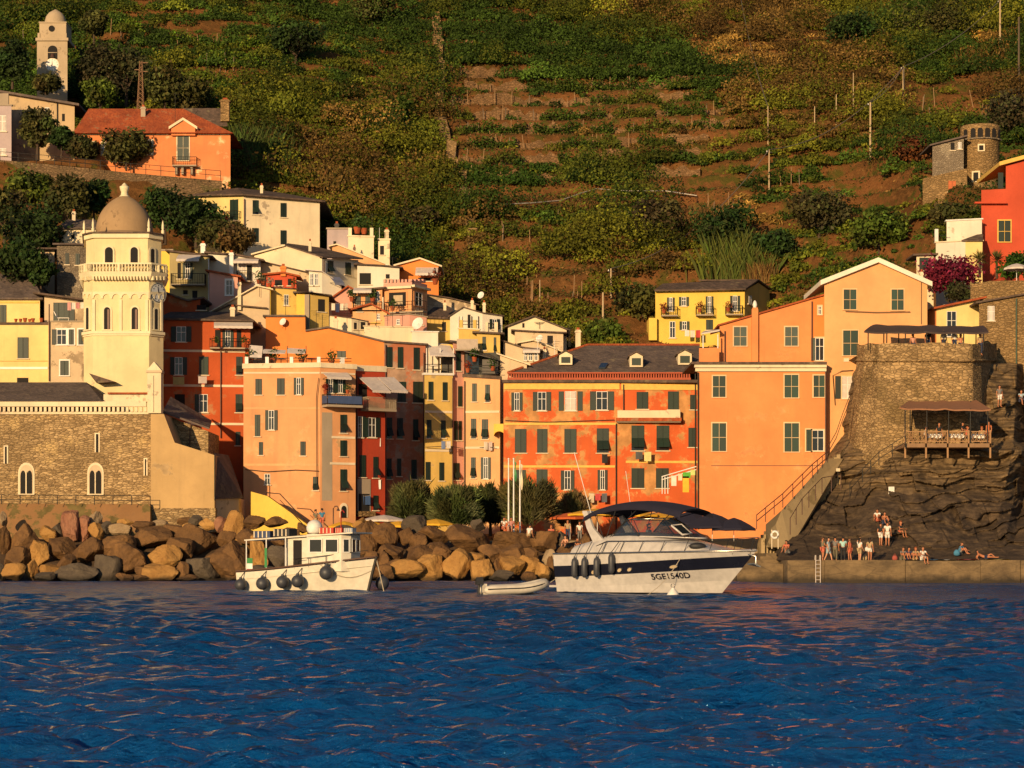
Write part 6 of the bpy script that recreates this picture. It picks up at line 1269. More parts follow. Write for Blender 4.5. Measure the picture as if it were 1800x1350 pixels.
    # portholes on the stripe
    def side_pt(x, z, out=.012):
        t = x/(L*.93); i = min(int(t*28), 27); g = S[i]; q = S[i+1]; w = t*28-i; a = [g[j]+(q[j]-g[j])*w for j in range(len(g))]
        for j in range(1, len(a)-1):
            if a[j].z <= z <= a[j+1].z: u = (z-a[j].z)/(a[j+1].z-a[j].z); p = a[j]+(a[j+1]-a[j])*u; e = (q[j]-g[j]).normalized(); v = (a[j+1]-a[j]).normalized(); n_ = e.cross(v).normalized(); n_ = n_ if n_.dot(T.r) > 0 else -n_; return p+n_*out, e, v, n_
        return a[-1], T.h, UP, T.r
    for x, z in ((2.65, 1.05), (4.3, 1.16), (4.9, 1.19), (7.3, 1.34)):
        k = MB(); p, e, v, n_ = side_pt(x, z); wd = .15 if x < 5 else .23
        k.prism([p+e*wd*math.cos(a)+v*.13*math.sin(a) for a in np.linspace(0, 2*math.pi, 19)[:-1]], n_*.03, STEEL); k.prism([p+n_*.031+e*(wd-.04)*math.cos(a)+v*.09*math.sin(a) for a in np.linspace(0, 2*math.pi, 19)[:-1]], n_*.012, plain('porthole_warm', (.55, .42, .25), .3)); k.build('porthole', r)
    p, e, v, n_ = side_pt(7.35, .86, .02)
    o = text_obj('registration_number', '5GE1540D', lambda a, b, c: p-v*.12, 0, 0, 0, .33, e, v, NAVY, r)
    # ends
    names = ['aftmost', 'second', 'third', 'foremost']
    for i, (x, z) in enumerate(((1.6, .78), (2.25, .80), (3.05, .82), (4.0, 1.0))): fender_long(T, x, hb(x)+.20, z, .95, .155, 'long dark fender, '+names[i]+' of the four along the yacht side', T(x+.25, hb(x)*.97, 2.5))
    k = MB(); k.tube([T(L-.5, .12, 1.95), T(L+.05, .05, 1.80), T(L+.02, .05, 1.45)], .06, STEEL, 6); k.prism([T(L-.25, -.18, 1.38), T(L+.25, -.02, 1.30), T(L+.05, .2, 1.45), T(L-.35, .2, 1.42)], UP*.06, STEEL); k.build('anchor', r)
    k = MB(); k.ball(T(8.55, hb(8.5)*.75, 2.28), .2, BLACKR, 14, 2.0, 1.0, .85); k.build('rolled_cover', r)
    k = MB(); k.tube([T(7.6, 1.35, 1.93), T(8.0, 1.28, 1.99), T(8.4, 1.3, 1.93)], .035, STEEL, 6); k.build('cleat', r)
    k = MB(); k.box(T(3.6, -.9, 1.95), T.h*1.0, T.r*.8, UP*.5, GEL); k.box(T(3.55, -.9, 2.45), T.h*.2, T.r*.8, UP*.5, GEL); k.build('helm_seat', r)
    buoy = W(1183, 1049, 102.5); o = empty('mooring_buoy', (buoy.x, buoy.y, 0), 'small white mooring buoy floating by the yacht bow', 'buoy'); k = MB(); k.lathe((buoy.x, buoy.y, 0), [(.1, -.3), (.26, -.1), (.29, .05), (.20, .22), (.08, .34), (.05, .40)], WHITE, 16); k.build('float', o); k = MB(); b0 = Vector((buoy.x, buoy.y, .40)); k.tube([b0+V3(.09*math.cos(a), 0, .08+.09*math.sin(a)) for a in np.linspace(0, 6.28, 11)], .02, STEEL, 5, False); k.build('ring', o)
    k = MB(); a = T(7.9, 1.35, 1.96); b_ = T(7.2, 3.1, .02); k.tube([a+(b_-a)*t-UP*.25*math.sin(math.pi*t) for t in np.linspace(0, 1, 9)], .016, ROPE, 5); k.build('mooring_rope', None, 'thin mooring rope running from the yacht foredeck into the water', 'rope')
    return T, hb
YT, YHB = yacht()
def fishing_boat():
    T = Frame(438, 119, 661, 115.8); L = T.L; r = empty('fishing_boat', T(L*.45, 0, 0), 'white wooden fishing boat with a wheelhouse and a long flat roof', 'boat'); bm = 1.3
    def sh(x): t = max(0, x/L); return 1.02+.72*t**1.9
    rows = [(.03, .05, .0), (.35, .6, .4), (.72, 1.35, .8), (.98, 1.70, .98), (1.04, 1.78, 1.0)]
    mb, G = hull(T, L, L*.93, bm, rows, [NAVY, GELC, GELC, GELC, NAVY], bowpow=2.0); mb.build('hull', r)
    S, Pp = G
    mb = MB(); mb.grid([[g[-2]-UP*.35+(q[-2]-g[-2])*t for t in (0, .5, 1)] for g, q in zip(S, Pp)], plain('boat_deck', (.35, .27, .18))); mb.build('deck', r)
    mb = MB()
    for Gs, d in ((S, 1), (Pp, -1)): mb.tube([g[-1]+UP*.02 for g in Gs], .05, plain('gunwale_wood', (.10, .05, .03), .5), 6)
    mb.build('gunwale', r)
    mb = MB(); g = S[-1]; tip = [T(L*.93+(L*.07)*q, 0, z) for q, z in ((0, -.1), (.5, .9), (1, 1.80))]; mb.tube([p+T.h*.03 for p in tip], .075, plain('stem_black', (.02, .018, .016), .6), 8); mb.build('stem', r)
    def hb(x): t = x/L; return bm*(1-max(0, (t-.45)/.55)**2.0)
    x0, x1 = 4.05, 6.35; zb, zt = 1.05, 2.95; wd = 1.0
    mb = MB(); pl = [(x0, wd), (x1-.35, wd*.86), (x1, .48), (x1, -.48), (x1-.35, -wd*.86), (x0, -wd)]; mb.prism([T(a, b, zb) for a, b in pl], UP*(zt-zb), GELC); mb.build('wheelhouse', r)
    def pane(a, b, z0, z1, nm='window'):
        A, Bq = T(a[0], a[1], 0), T(b[0], b[1], 0); e = (Bq-A).normalized(); n_ = Vector((e.y, -e.x, 0)); n_ = n_ if n_.dot(A-T(5, 0, 0)) > 0 else -n_; w = (Bq-A).length; k = MB()
        k.box(A+n_*.004+UP*z0, Bq-A, n_*.02, UP*(z1-z0), GLASS); o = k.build(nm, r); k = MB()
        for q in (0, w-.05): k.box(A+e*q+n_*.024+UP*z0, e*.05, n_*.025, UP*(z1-z0), WHITE)
        for q in (z0, z1-.05): k.box(A+e*.05+n_*.024+UP*q, e*(w-.1), n_*.025, UP*.05, WHITE)
        k.build('frame', o)
    pane((4.2, wd*.991), (4.95, wd*.936), 2.0, 2.72); pane((5.1, wd*.925), (5.85, wd*.872), 2.0, 2.72); pane((6.04, .80), (6.30, .54), 2.0, 2.72); pane((x1, .42), (x1, .02), 2.0, 2.72); pane((x1, -.02), (x1, -.42), 2.0, 2.72)
    mb = MB(); mb.box(T(2.75, -.8, .75), T.h*1.3, T.r*1.6, UP*2.05, GELC); mb.build('cabin', r)
    k = MB(); k.box(T(3.15, .803, 1.05), T.h*.5, T.r*.02, UP*1.6, DARK); k.build('cabin_door', r)
    mb = MB(); e = [T(.35, -1.05, 2.62), T(.35, 1.05, 2.62), T(6.75, 1.05, 2.98), T(6.75, -1.05, 2.98)]; mb.box8(e+[p+UP*.07 for p in e], GELC); mb.build('roof', r)
    for x in (.45, 1.65, 2.8):
        for s in (1, -1): k = MB(); k.tube([T(x, s*1.0, .75), T(x, s*1.0, 2.63+.056*x)], .035, WHITE, 6); k.build('post', r)
    k = MB()
    for x, w in ((3.5, .0), (4.3, .03), (5.2, .1), (6.0, .2)): k.tube([T(x, hb(x)*.98, sh(x)), T(x, hb(x)*.98, sh(x)+.48)], .018, IRON, 5)
    k.tube([T(3.5, hb(3.5)*.98, sh(3.5)), T(3.5, hb(3.5)*.98, sh(3.5)+.48), T(5.2, hb(5.2)*.98, sh(5.2)+.48), T(7.2, hb(7.2)*.98, sh(7.2)+.45)], .018, IRON, 5); k.build('rail', r)
    # things carried on the roof
    def onroof(x): return 2.62+.056*(x-.35)+.075
    o = empty('radar_dome', T(4.05, .2, onroof(4.05)), 'white round dome on the fishing boat roof', 'dome'); k = MB(); k.lathe(T(4.05, .2, onroof(4.05)), [(.2, 0), (.2, .12)]+[(.42*math.cos(a), .38+.42*math.sin(a)) for a in np.linspace(-.75, 1.5, 10)], WHITE, 20); k.build('cover', o)
    redm = plain('red_plastic', (.45, .03, .015), .5)
    def crate(x, y, l, w, h, m, label, nm='crate'):
        o = empty(nm, T(x, y, onroof(x)), label, nm.replace('_', ' ')); k = MB(); z = onroof(x+l)+.002
        for a, b, c, d in ((0, 0, l, .03), (0, w-.03, l, .03), (0, .03, .03, w-.06), (l-.03, .03, .03, w-.06)): k.box(T(x+a, y+b, z), T.h*c, T.r*d, UP*h, m)
        k.box(T(x+.03, y+.03, z), T.h*(l-.06), T.r*(w-.06), UP*h*.55, BLACKR); k.build('body', o)
        for q in range(4): k = MB(); k.box(T(x+.02+l*q/4, y+w+.001, z+.02), T.h*(l*.06), T.r*.015, UP*(h-.04), CREAM); k.build('slat', o)
    crate(.75, .0, 1.0, .8, .36, plain('blue_plastic', (.03, .05, .12)), 'dark blue slatted crate at the stern end of the boat roof'); crate(1.95, .0, .95, .8, .40, BLACKR, 'black slatted crate beside the white dome on the boat roof')
    crate(4.6, .1, .85, .6, .30, redm, 'red plastic box on the wheelhouse roof nearest the dome', 'box'); crate(5.55, .15, .4, .55, .26, redm, 'smaller red box at the front of the wheelhouse roof', 'box'); crate(6.0, .2, .5, .4, .22, plain('pale_blue_plastic', (.25, .30, .38)), 'pale blue crate at the front edge of the wheelhouse roof')
    k = MB(); k.tube([T(5.5, 0, 3.0), T(5.5, 0, 4.1), T(5.62, .05, 4.2), T(5.75, .1, 4.05)], .03, redm, 6); k.build('mast', r)
    # fenders
    fs = [(-.22, .4, .33, 'round dark fender at the stern corner of the fishing boat'), (.45, bm+.26, .32, 'round dark fender, aftmost on the fishing boat side'), (1.75, bm+.26, .33, 'round dark fender with a pale spot, second from the stern'), (2.95, bm+.26, .33, 'round dark fender below the cabin, third from the stern'), (3.85, bm+.26, .33, 'round dark fender below the wheelhouse aft edge, fourth from the stern'), (5.35, hb(5.35)+.25, .36, 'high round dark fender below the wheelhouse front windows')]
    for i, (x, y, rr, lb) in enumerate(fs):
        z = .32+.06*max(x, 0) if i < 5 else .98; fender_ball(T(x, y, z), rr, lb, T(max(x, .05)+.1, hb(max(x, .1)) if i else .5, sh(max(x, 0))), 'fenders hung round the fishing boat')
    fender_ball(T(7.3, -1.1, .45), .36, 'grey round fender beyond the fishing boat bow', T(7.1, -.4, 1.7), 'fenders hung round the fishing boat')
    k = MB(); a, b_ = T(4.9, hb(4.9), 1.4), T(L*.97, .0, 1.1); k.tube([a+(b_-a)*t-UP*.5*math.sin(math.pi*t) for t in np.linspace(0, 1, 11)], .025, ROPE, 5); k.build('mooring_line', r)
    k = MB(); a, b_ = T(L, 0, 1.75), T(L+.3, -.3, .0); k.tube([a, T(L+.15, -.1, 1.0), b_], .03, ROPE, 5); k.build('mooring_line', r)
    o = empty('flag', T(.5, 1.06, 1.2), 'small red white and green flag on the fishing boat stern post', 'flag'); k = MB()
    for i, m in enumerate((plain('flag_green', (.03, .22, .06)), WHITE, redm)): k.box(T(.5+.02, 1.05+.005*i, 1.45-.28*i), T.h*.34, T.r*.012, UP*.28, m)
    k.build('cloth', o)
    o = empty('flag', T(1.65, 1.06, 1.5), 'narrow green cloth hung on the second post of the fishing boat', 'flag'); k = MB(); k.box(T(1.58, 1.05, 1.25), T.h*.14, T.r*.012, UP*1.0, plain('flag_green', (.03, .22, .06))); k.build('cloth', o)
fishing_boat()
def dinghy():
    T = Frame(845, 107, 962, 108); L = T.L; r = empty('dinghy', T(L/2, 0, 0), 'pale grey inflatable dinghy towed behind the motor yacht', 'boat'); DG = plain('dinghy_rubber', (.60, .55, .46), .5)
    mb = MB(); R_ = .235; w = .52
    def rise(t): return .22+.10*t+.26*max(0, (t-.55)/.45)**1.6
    pts = [T(0+.02, w, rise(0)-.02)]+[T(L*t, w, rise(t)) for t in np.linspace(.04, .68, 8)]+[T(L*(.68+.27*math.sin(a)), w*math.cos(a), rise(.68+.27*math.sin(a))) for a in np.linspace(.15, math.pi-.15, 11)]+[T(L*t, -w, rise(t)) for t in np.linspace(.68, .04, 8)]+[T(.02, -w, rise(0)-.02)]
    n = len(pts); mb.tube(pts, [.06]+[R_*.8]+[R_]*(n-4)+[R_*.8, .06], DG, 14); mb.build('tube', r)
    mb = MB(); mb.tube([p+T.r*(R_*1.0 if i < n/2 else -R_) +UP*.04 for i, p in enumerate(pts[1:14])], .03, BLACKR, 6); mb.build('rubbing_strake', r)
    mb = MB(); mb.prism([T(.1, -.4, .12), T(L*.8, -.3, .25), T(L*.8, .3, .25), T(.1, .4, .12)], UP*.06, DG); mb.prism([T(.12, 0, -.2), T(L*.75, 0, .0), T(L*.9, 0, .4), T(.12, 0, .12)], T.r*.03, DG); mb.build('floor', r)
    mb = MB(); mb.box(T(.12, -.42, .1), T.h*.06, T.r*.84, UP*.42, DG); mb.build('transom', r)
    mb = MB(); mb.box8([T(-.25, -.14, .48), T(.12, -.14, .5), T(.12, .14, .5), T(-.25, .14, .48), T(-.2, -.1, .82), T(.08, -.1, .84), T(.08, .1, .84), T(-.2, .1, .82)], BLACKR); mb.tube([T(-.08, 0, .5), T(-.14, 0, -.35)], .06, BLACKR, 8); mb.tube([T(.1, 0, .62), T(.5, .1, .66)], .025, BLACKR, 6); mb.build('outboard_motor', r)
    mb = MB(); mb.box(T(.95, -.42, .40), T.h*.22, T.r*.84, UP*.04, plain('dinghy_seat', (.1, .1, .1))); mb.build('seat', r)
    k = MB(); a, b_ = T(L*.95, 0, .6), T(L*.95+.6, .2, .8); k.tube([a, (a+b_)/2-UP*.12, b_], .015, ROPE, 5); k.build('tow_rope', r)
dinghy()
# ------------------------------------------------------------------ people
import bmesh
SKIN = [plain('skin_tanned', (.46, .18, .085), .6), plain('skin_light', (.62, .30, .17), .6), plain('skin_brown', (.30, .12, .06), .6)]
HAIRD = plain('hair_dark', (.018, .011, .008), .7); HAIRB = plain('hair_brown', (.09, .045, .02), .7); HAIRL = plain('hair_blond', (.45, .28, .11), .7); HAIRR = plain('hair_red', (.28, .07, .02), .7)
def cloth(c): return plain('cloth_%d_%d_%d' % tuple(int(x*100) for x in c), c, .9)
def skin_obj(name, V, E, R_, m, parent, M, root=0, sub=1):
    me = bpy.data.meshes.new(name); bm = bmesh.new(); off = wloc(parent)
    ly = bm.verts.layers.skin.verify(); vs = [bm.verts.new(M(v)-off) for v in V]
    for a, b in E: bm.edges.new((vs[a], vs[b]))
    for i, v in enumerate(vs): v[ly].radius = (R_[i], R_[i]); v[ly].use_root = (i == root)
    bm.to_mesh(me); bm.free(); me.materials.append(m); o = bpy.data.objects.new(name, me); COL.objects.link(o); o.parent = parent
    o.modifiers.new('skin', 'SKIN').use_smooth_shade = True; s = o.modifiers.new('smooth', 'SUBSURF'); s.levels = s.render_levels = sub; return o
def person(px, py, Y, label, pose='stand', rz=0.0, h=1.7, skin=0, top=None, bottom=None, hair=HAIRD, long=False, hat=None, arms='down', seed=0, bag=None, group=None, at=None):
    """px,py: where the feet (or the seat, for sitters) touch; rz: 0 faces the camera."""
    rng = np.random.default_rng(seed+int(px)); o = Vector(at) if at is not None else W(px, py, Y); k = h/1.7; c, s = math.cos(rz), math.sin(rz)
    root = empty('person', o, label, 'person', group)
    def M(v): x, y, z = v[0]*k, v[1]*k, v[2]*k; return o+V3(c*x-s*y, s*x+c*y, z)
    J = {}
    if pose in ('stand', 'walk'):
        J.update(pel=(0, 0, .93), wai=(0, -.01, 1.08), che=(0, 0, 1.27), nec=(0, .0, 1.45), hed=(0, -.02, 1.58), top=(0, -.01, 1.675))
        st = .17 if pose == 'walk' else .03
        for q, sg in (('l', -1), ('r', 1)):
            d = st*sg; J['hip'+q] = (.09*sg, 0, .90); J['kne'+q] = (.10*sg, -.03-d*.8, .49); J['ank'+q] = (.10*sg, .02-d*1.6, .08); J['toe'+q] = (.12*sg, -.15-d*1.6, .03)
    elif pose == 'sit':
        J.update(pel=(0, 0, .12), wai=(0, .03, .28), che=(0, .02, .47), nec=(0, -.02, .65), hed=(0, -.06, .78), top=(0, -.05, .875))
        for q, sg in (('l', -1), ('r', 1)): J['hip'+q] = (.10*sg, -.02, .11); J['kne'+q] = (.13*sg, -.42, .20); J['ank'+q] = (.12*sg, -.50, -.22); J['toe'+q] = (.13*sg, -.66, -.27)
    elif pose == 'perch':   # knees drawn up
        J.update(pel=(0, 0, .12), wai=(0, .01, .28), che=(0, -.06, .46), nec=(0, -.12, .63), hed=(0, -.18, .75), top=(0, -.18, .845))
        for q, sg in (('l', -1), ('r', 1)): J['hip'+q] = (.10*sg, -.02, .11); J['kne'+q] = (.14*sg, -.38, .50); J['ank'+q] = (.13*sg, -.58, .10); J['toe'+q] = (.14*sg, -.73, .05)
    elif pose == 'lie':
        J.update(pel=(0, 0, .12), wai=(0, .16, .15), che=(0, .34, .24), nec=(0, .50, .36), hed=(0, .58, .48), top=(0, .60, .58))
        for q, sg in (('l', -1), ('r', 1)): J['hip'+q] = (.10*sg, -.03, .12); J['kne'+q] = (.12*sg, -.42, .34 if sg > 0 else .12); J['ank'+q] = (.12*sg, -.72 if sg > 0 else -.82, .09); J['toe'+q] = (.14*sg, -.86 if sg > 0 else -.94, .12)
    C_ = Vector(J['che']); Nk = Vector(J['nec']); sh = Nk*.82+C_*.18
    for q, sg in (('l', -1), ('r', 1)):
        S_ = sh+Vector((.185*sg, 0, -.02)); J['sho'+q] = tuple(S_)
        if arms == 'down': e, w = S_+Vector((.05*sg, .03, -.29)), S_+Vector((.06*sg, -.06, -.54))
        elif arms == 'front': e, w = S_+Vector((.04*sg, -.08, -.27)), S_+Vector((-.06*sg, -.30, -.30))
        elif arms == 'head' and sg > 0: e, w = S_+Vector((.18, -.10, .06)), S_+Vector((.02, -.14, .24))
        elif arms == 'knees': e, w = S_+Vector((.06*sg, -.18, -.22)), S_+Vector((-.02*sg, -.42, -.26))
        elif arms == 'prop': e, w = S_+Vector((.06*sg, .14, -.22)), S_+Vector((.08*sg, .12, -.46 if pose != 'lie' else -.26))
        else: e, w = S_+Vector((.05*sg, .02, -.29)), S_+Vector((.02*sg, -.16, -.50))
        J['elb'+q], J['wri'+q] = tuple(e), tuple(w)
    R0 = dict(pel=.115, wai=.105, che=.125, nec=.052, hed=.088, top=.058, hip=.088, kne=.056, ank=.036, toe=.03, sho=.056, elb=.040, wri=.026)
    names = list(J); I = {n: i for i, n in enumerate(names)}; V = [J[n] for n in names]; R_ = [R0[n[:3]]*k for n in names]
    E = [('pel', 'wai'), ('wai', 'che'), ('che', 'nec'), ('nec', 'hed'), ('hed', 'top')]
    for q in 'lr': E += [('pel', 'hip'+q), ('hip'+q, 'kne'+q), ('kne'+q, 'ank'+q), ('ank'+q, 'toe'+q), ('che', 'sho'+q), ('sho'+q, 'elb'+q), ('elb'+q, 'wri'+q)]
    E = [(I[a], I[b]) for a, b in E]
    def add(p, r, a): V.append(tuple(p)); R_.append(r*k); E.append((a, len(V)-1)); return len(V)-1
    fwd = (Vector(J['hed'])-Vector(J['nec'])); hd = Vector(J['hed'])
    add(hd+Vector((0, -.108, -.005)), .014, I['hed'])                       # nose
    for sg in (-1, 1): add(hd+Vector((.092*sg, .005, 0)), .016, I['hed'])   # ears
    for q, sg in (('l', -1), ('r', 1)):
        w, e = Vector(J['wri'+q]), Vector(J['elb'+q]); d = (w-e).normalized(); sd = d.cross(Vector((0, 1, 0)) if abs(d.y) < .9 else UP); sd.normalize()
        pa = add(w+d*.075, .028, I['wri'+q])
        for fi, (off, ln) in enumerate(((-.030, .070), (-.010, .082), (.010, .078), (.030, .062))):
            f1 = add(w+d*(.105+ln*.35)+sd*off, .0095, pa); add(w+d*(.105+ln*.85)+sd*off-Vector((0, .018, 0)), .008, f1)
        t1 = add(w+d*.075-sd*.045*(1 if sg > 0 else -1)-Vector((0, .01, 0)), .011, pa); add(w+d*.115-sd*.055*(1 if sg > 0 else -1)-Vector((0, .02, 0)), .009, t1)
    skin_obj('body', V, E, R_, SKIN[skin], root, M, I['pel'])
    def sub(nm, pts, edges, rad, m): skin_obj(nm, pts, edges, [r*k for r in rad], m, root, M)
    g = lambda n: Vector(J[n])
    if top is not None:
        slv = [g('sho'+q)+(g('elb'+q)-g('sho'+q))*.55 for q in 'lr']
        sub('shirt', [g('che'), g('wai'), g('pel')+UP*.03*(pose in ('stand', 'walk')), g('che')*.3+g('nec')*.7, g('shol'), g('shor'), slv[0], slv[1]], [(0, 1), (1, 2), (0, 3), (0, 4), (0, 5), (4, 6), (5, 7)], [.142, .128, .132, .075, .075, .075, .062, .062], top)
    if bottom is not None:
        mt, ln = bottom; en = []
        for q in 'lr':
            if ln > .6: en.append(g('kne'+q)+(g('ank'+q)-g('kne'+q))*min(1, (ln-.5)*2))
            else: en.append(g('hip'+q)+(g('kne'+q)-g('hip'+q))*ln*1.5)
        if ln > .6: sub('trousers', [g('pel'), g('hipl'), g('hipr'), g('knel'), g('kner'), en[0], en[1]], [(0, 1), (0, 2), (1, 3), (2, 4), (3, 5), (4, 6)], [.132, .105, .105, .075, .075, .055, .055], mt)
        else: sub('shorts', [g('pel'), g('hipl'), g('hipr'), en[0], en[1]], [(0, 1), (0, 2), (1, 3), (2, 4)], [.133, .108, .108, .088, .088], mt)
    hm = hat or hair; hp = [hd+Vector((0, .02, .045)), hd+Vector((0, .035, .085)), hd+Vector((0, .055, .0))]; hr = [.090, .066, .072]; he = [(0, 1), (0, 2)]
    if long: hp += [hd+Vector((0, .085, -.12)), hd+Vector((0, .10, -.28))]; hr += [.065, .045]; he += [(2, 3), (3, 4)]
    sub('hat' if hat else 'hair', hp, he, hr, hm)
    fm = MB(); R3 = lambda v: Vector((c*v[0]-s*v[1], s*v[0]+c*v[1], v[2]))*k
    for x, y, z, w, t in ((-.034, -.089, .018, .02, .012), (.034, -.089, .018, .02, .012), (0, -.088, -.052, .04, .010)):
        p = M(hd+Vector((x-w/2, y, z))); fm.box(p, R3((w, 0, 0)), R3((0, .012, 0)), UP*t, HAIRD if z > 0 else plain('lips', (.3, .07, .05)))
    fm.build('face_features', root)
    if bag: b_ = MB(); p = M(g('pel')+Vector((.22, .02, -.02))); b_.lathe(p, [(.06, -.14), (.13, -.10), (.14, .05), (.09, .14), (.03, .16)], bag, 10); b_.tube([p+UP*.15, M(g('shol')+UP*.07)], .012, bag, 5); b_.build('handbag', root)
    return root
def people():
    w_, bl, na = cloth((.72, .68, .62)), cloth((.02, .02, .022)), cloth((.03, .04, .09)); lb = cloth((.35, .45, .50)); tq = cloth((.35, .58, .55)); ol = cloth((.16, .14, .09)); kh = cloth((.42, .30, .16)); co = cloth((.55, .14, .08)); bu = cloth((.05, .20, .34)); gr = cloth((.18, .17, .16))
    Q = 'people on the stone quay'
    P_ = person
    P_(1446, 987, 158.9, 'person in an olive top standing first in the quay crowd above the ladder', rz=1.9, top=ol, bottom=(co, .5), hair=HAIRB, arms='front', group=Q)
    P_(1456, 988, 158.7, 'person in a pale blue dress striding on the quay beside the ladder', 'walk', rz=1.2, top=lb, bottom=(lb, .55), hair=HAIRD, long=True, group=Q, skin=1)
    P_(1468, 987, 159.4, 'person in a grey olive shirt and dark trousers in the quay crowd', rz=2.8, top=gr, bottom=(ol, .95), h=1.74, group=Q)
    P_(1482, 988, 158.9, 'person in a turquoise shirt and black trousers seen from behind', rz=3.1, h=1.76, top=tq, bottom=(bl, .95), group=Q, arms='front')
    P_(1494, 987, 159.3, 'person in a coral dress standing right of the turquoise shirt', rz=-2.2, h=1.62, top=co, bottom=(co, .55), skin=0, hair=HAIRB, long=True, group=Q)
    P_(1511, 988, 158.9, 'person in a white top and khaki shorts with a raised arm', rz=2.2, h=1.66, top=w_, bottom=(kh, .55), long=True, arms='head', group=Q, skin=1)
    P_(1529, 988, 158.8, 'person with long dark hair and a white bag on the quay', rz=2.6, h=1.68, top=kh, bottom=(w_, .35), long=True, bag=w_, group=Q)
    Yr = lambda px, py: float(rockshelf(px, py))-.12
    P_(1548, 960, Yr(1548, 960), 'person in a black top and white shorts on the rock above the quay', rz=2.4, top=bl, bottom=(w_, .55), group=Q)
    P_(1560, 960, Yr(1560, 960)-.2, 'person in white shirt and white shorts on the rock above the quay', rz=2.9, h=1.76, top=w_, bottom=(w_, .6), group=Q)
    P_(1543, 916, Yr(1543, 916), 'person in a white top sitting highest on the dark rock', 'perch', rz=-.4, top=w_, bottom=(co, .4), arms='knees', group=Q)
    P_(1554, 921, Yr(1554, 921)-.2, 'bare chested person sitting on the rock beside the white top', 'perch', rz=.2, bottom=(na, .5), arms='knees', group=Q)
    P_(1583, 938, Yr(1583, 938), 'person in a dark top sitting alone on the rock ledge', 'sit', rz=.5, top=bl, bottom=(co, .4), hair=HAIRR, long=True, arms='knees', group=Q)
    for px, lab, t, bt, hr, ps in ((1586, 'person in a grey top sitting leftmost of the row of four on the quay', gr, ol, HAIRB, 'perch'), (1596, 'person in a patterned dark dress second in the sitting row', na, na, HAIRD, 'perch'), (1608, 'person in khaki sitting third in the row on the quay', kh, kh, HAIRR, 'perch'), (1622, 'person in white with legs hanging over the quay edge', w_, w_, HAIRB, 'sit')):
        P_(px, 984, 158.35 if ps == 'sit' else 159.5, lab, ps, rz=.35, top=t, bottom=(bt, .5), hair=hr, arms='knees', long=hr is HAIRR, group=Q)
    P_(1687, 975, Yr(1687, 975), 'person in blue sitting with a blue bag apart from the row', 'perch', rz=1.0, top=bu, bottom=(gr, .4), hair=HAIRB, arms='knees', group=Q)
    o = W(1682, 977, Yr(1682, 977)-.35); b_ = MB(); b_.lathe(o, [(.08, 0), (.22, .06), (.24, .25), (.14, .40), (.05, .44)], bu, 12, sy=.7); b_.build('rucksack', None, 'bright blue rucksack on the rock beside the person in blue', 'bag')
    P_(1732, 982, Yr(1732, 982)-.2, 'sunbather reclining on the quay at the far right', 'lie', rz=1.5, bottom=(na, .3), arms='prop', group=Q)
    P_(1384, 972, 162.6, 'person in a coral top crouching near the lifebuoy', 'perch', rz=-.6, top=co, bottom=(gr, .5), arms='knees', group=Q)
    G = 'people among the breakwater boulders'
    P_(886, 930, 176.2, 'person in white sitting left of the pair under the flagpoles', 'sit', rz=.3, top=w_, bottom=(co, .5), group=G, arms='knees'); P_(899, 930, 176.0, 'person in a rose top sitting right of the pair under the flagpoles', 'sit', rz=-.2, top=cloth((.45, .2, .18)), bottom=(gr, .5), group=G, arms='knees')
    P_(930, 942, 174.6, 'person in a white shirt crouching on the boulders right of the flagpoles', 'perch', rz=2.6, top=w_, bottom=(kh, .5), group=G); P_(969, 944, 176.5, 'red haired person just visible above the boulders', 'sit', rz=0, top=co, bottom=(na, .5), hair=HAIRR, group=G)
    P_(995, 962, 173, 'bare shouldered person perched on a boulder by the yacht stern', 'perch', rz=-.4, bottom=(bl, .3), group=G, arms='knees', skin=1); P_(1012, 966, 172.6, 'person in black leaning forward beside the yacht arch', 'perch', rz=.8, top=bl, bottom=(bl, .4), group=G, arms='knees')
    P_(998, 952, 178, 'person in a pale shirt standing behind the boulders', rz=0, top=kh, bottom=(na, .9), group=G); P_(1019, 955, 178, 'person in a white shirt standing behind the yacht arch', rz=.2, top=w_, bottom=(gr, .9), group=G)
    P_(555, 932, 189.0, 'person in an ochre top standing at the foot of the pink house', rz=2.8, top=ol, bottom=(kh, .6), group=G, hair=HAIRD); P_(566, 932, 188.4, 'person in a light blue shirt standing at the foot of the pink house', rz=-2.9, h=1.78, top=bu, bottom=(co, .6), group=G)
    P_(0, 0, 0, 'dark haired person at the helm behind the yacht windscreen', 'sit', rz=math.radians(62), top=lb, bottom=(na, .6), at=tuple(YT(4.1, -.5, 2.47)), arms='front')
    z = BASTION_Z; B_ = 'guests on the bastion terrace'
    for px, lab, t, hr, sg in ((1605, 'guest in pink at the left of the bastion parapet', cloth((.6, .3, .22)), HAIRB, 0), (1631, 'guest in black under the middle of the canopy', bl, HAIRD, 0), (1659, 'blond guest in white leaning on the bastion parapet', w_, HAIRL, 1), (1678, 'dark haired guest in a white shirt at the bastion parapet', w_, HAIRD, 1), (1689, 'red haired guest with bare shoulders at the parapet', None, HAIRR, 1), (1723, 'dark haired guest at the right end of the parapet', kh, HAIRD, 0)):
        P_(px, 0, 178.6, lab, rz=.2, top=t, bottom=(na, .9), hair=hr, long=bool(sg), at=((px-CX)*178.6/F, 178.6, z-.35 if px in (1605, 1689, 1723) else z-.1), group=B_)
    z = DECK_Z; R_ = 'people at the small restaurant terrace'
    def at(px, Y, dz=0): return ((px-CX)*Y/F, Y, z+dz)
    P_(0, 0, 0, 'waiter in black standing between the left tables', rz=.3, top=bl, bottom=(bl, .95), at=at(1651, 173.2), group=R_); P_(0, 0, 0, 'waiter in dark clothes bending over the middle table', rz=.9, top=bl, bottom=(bl, .95), at=at(1692, 172.8), arms='front', group=R_)
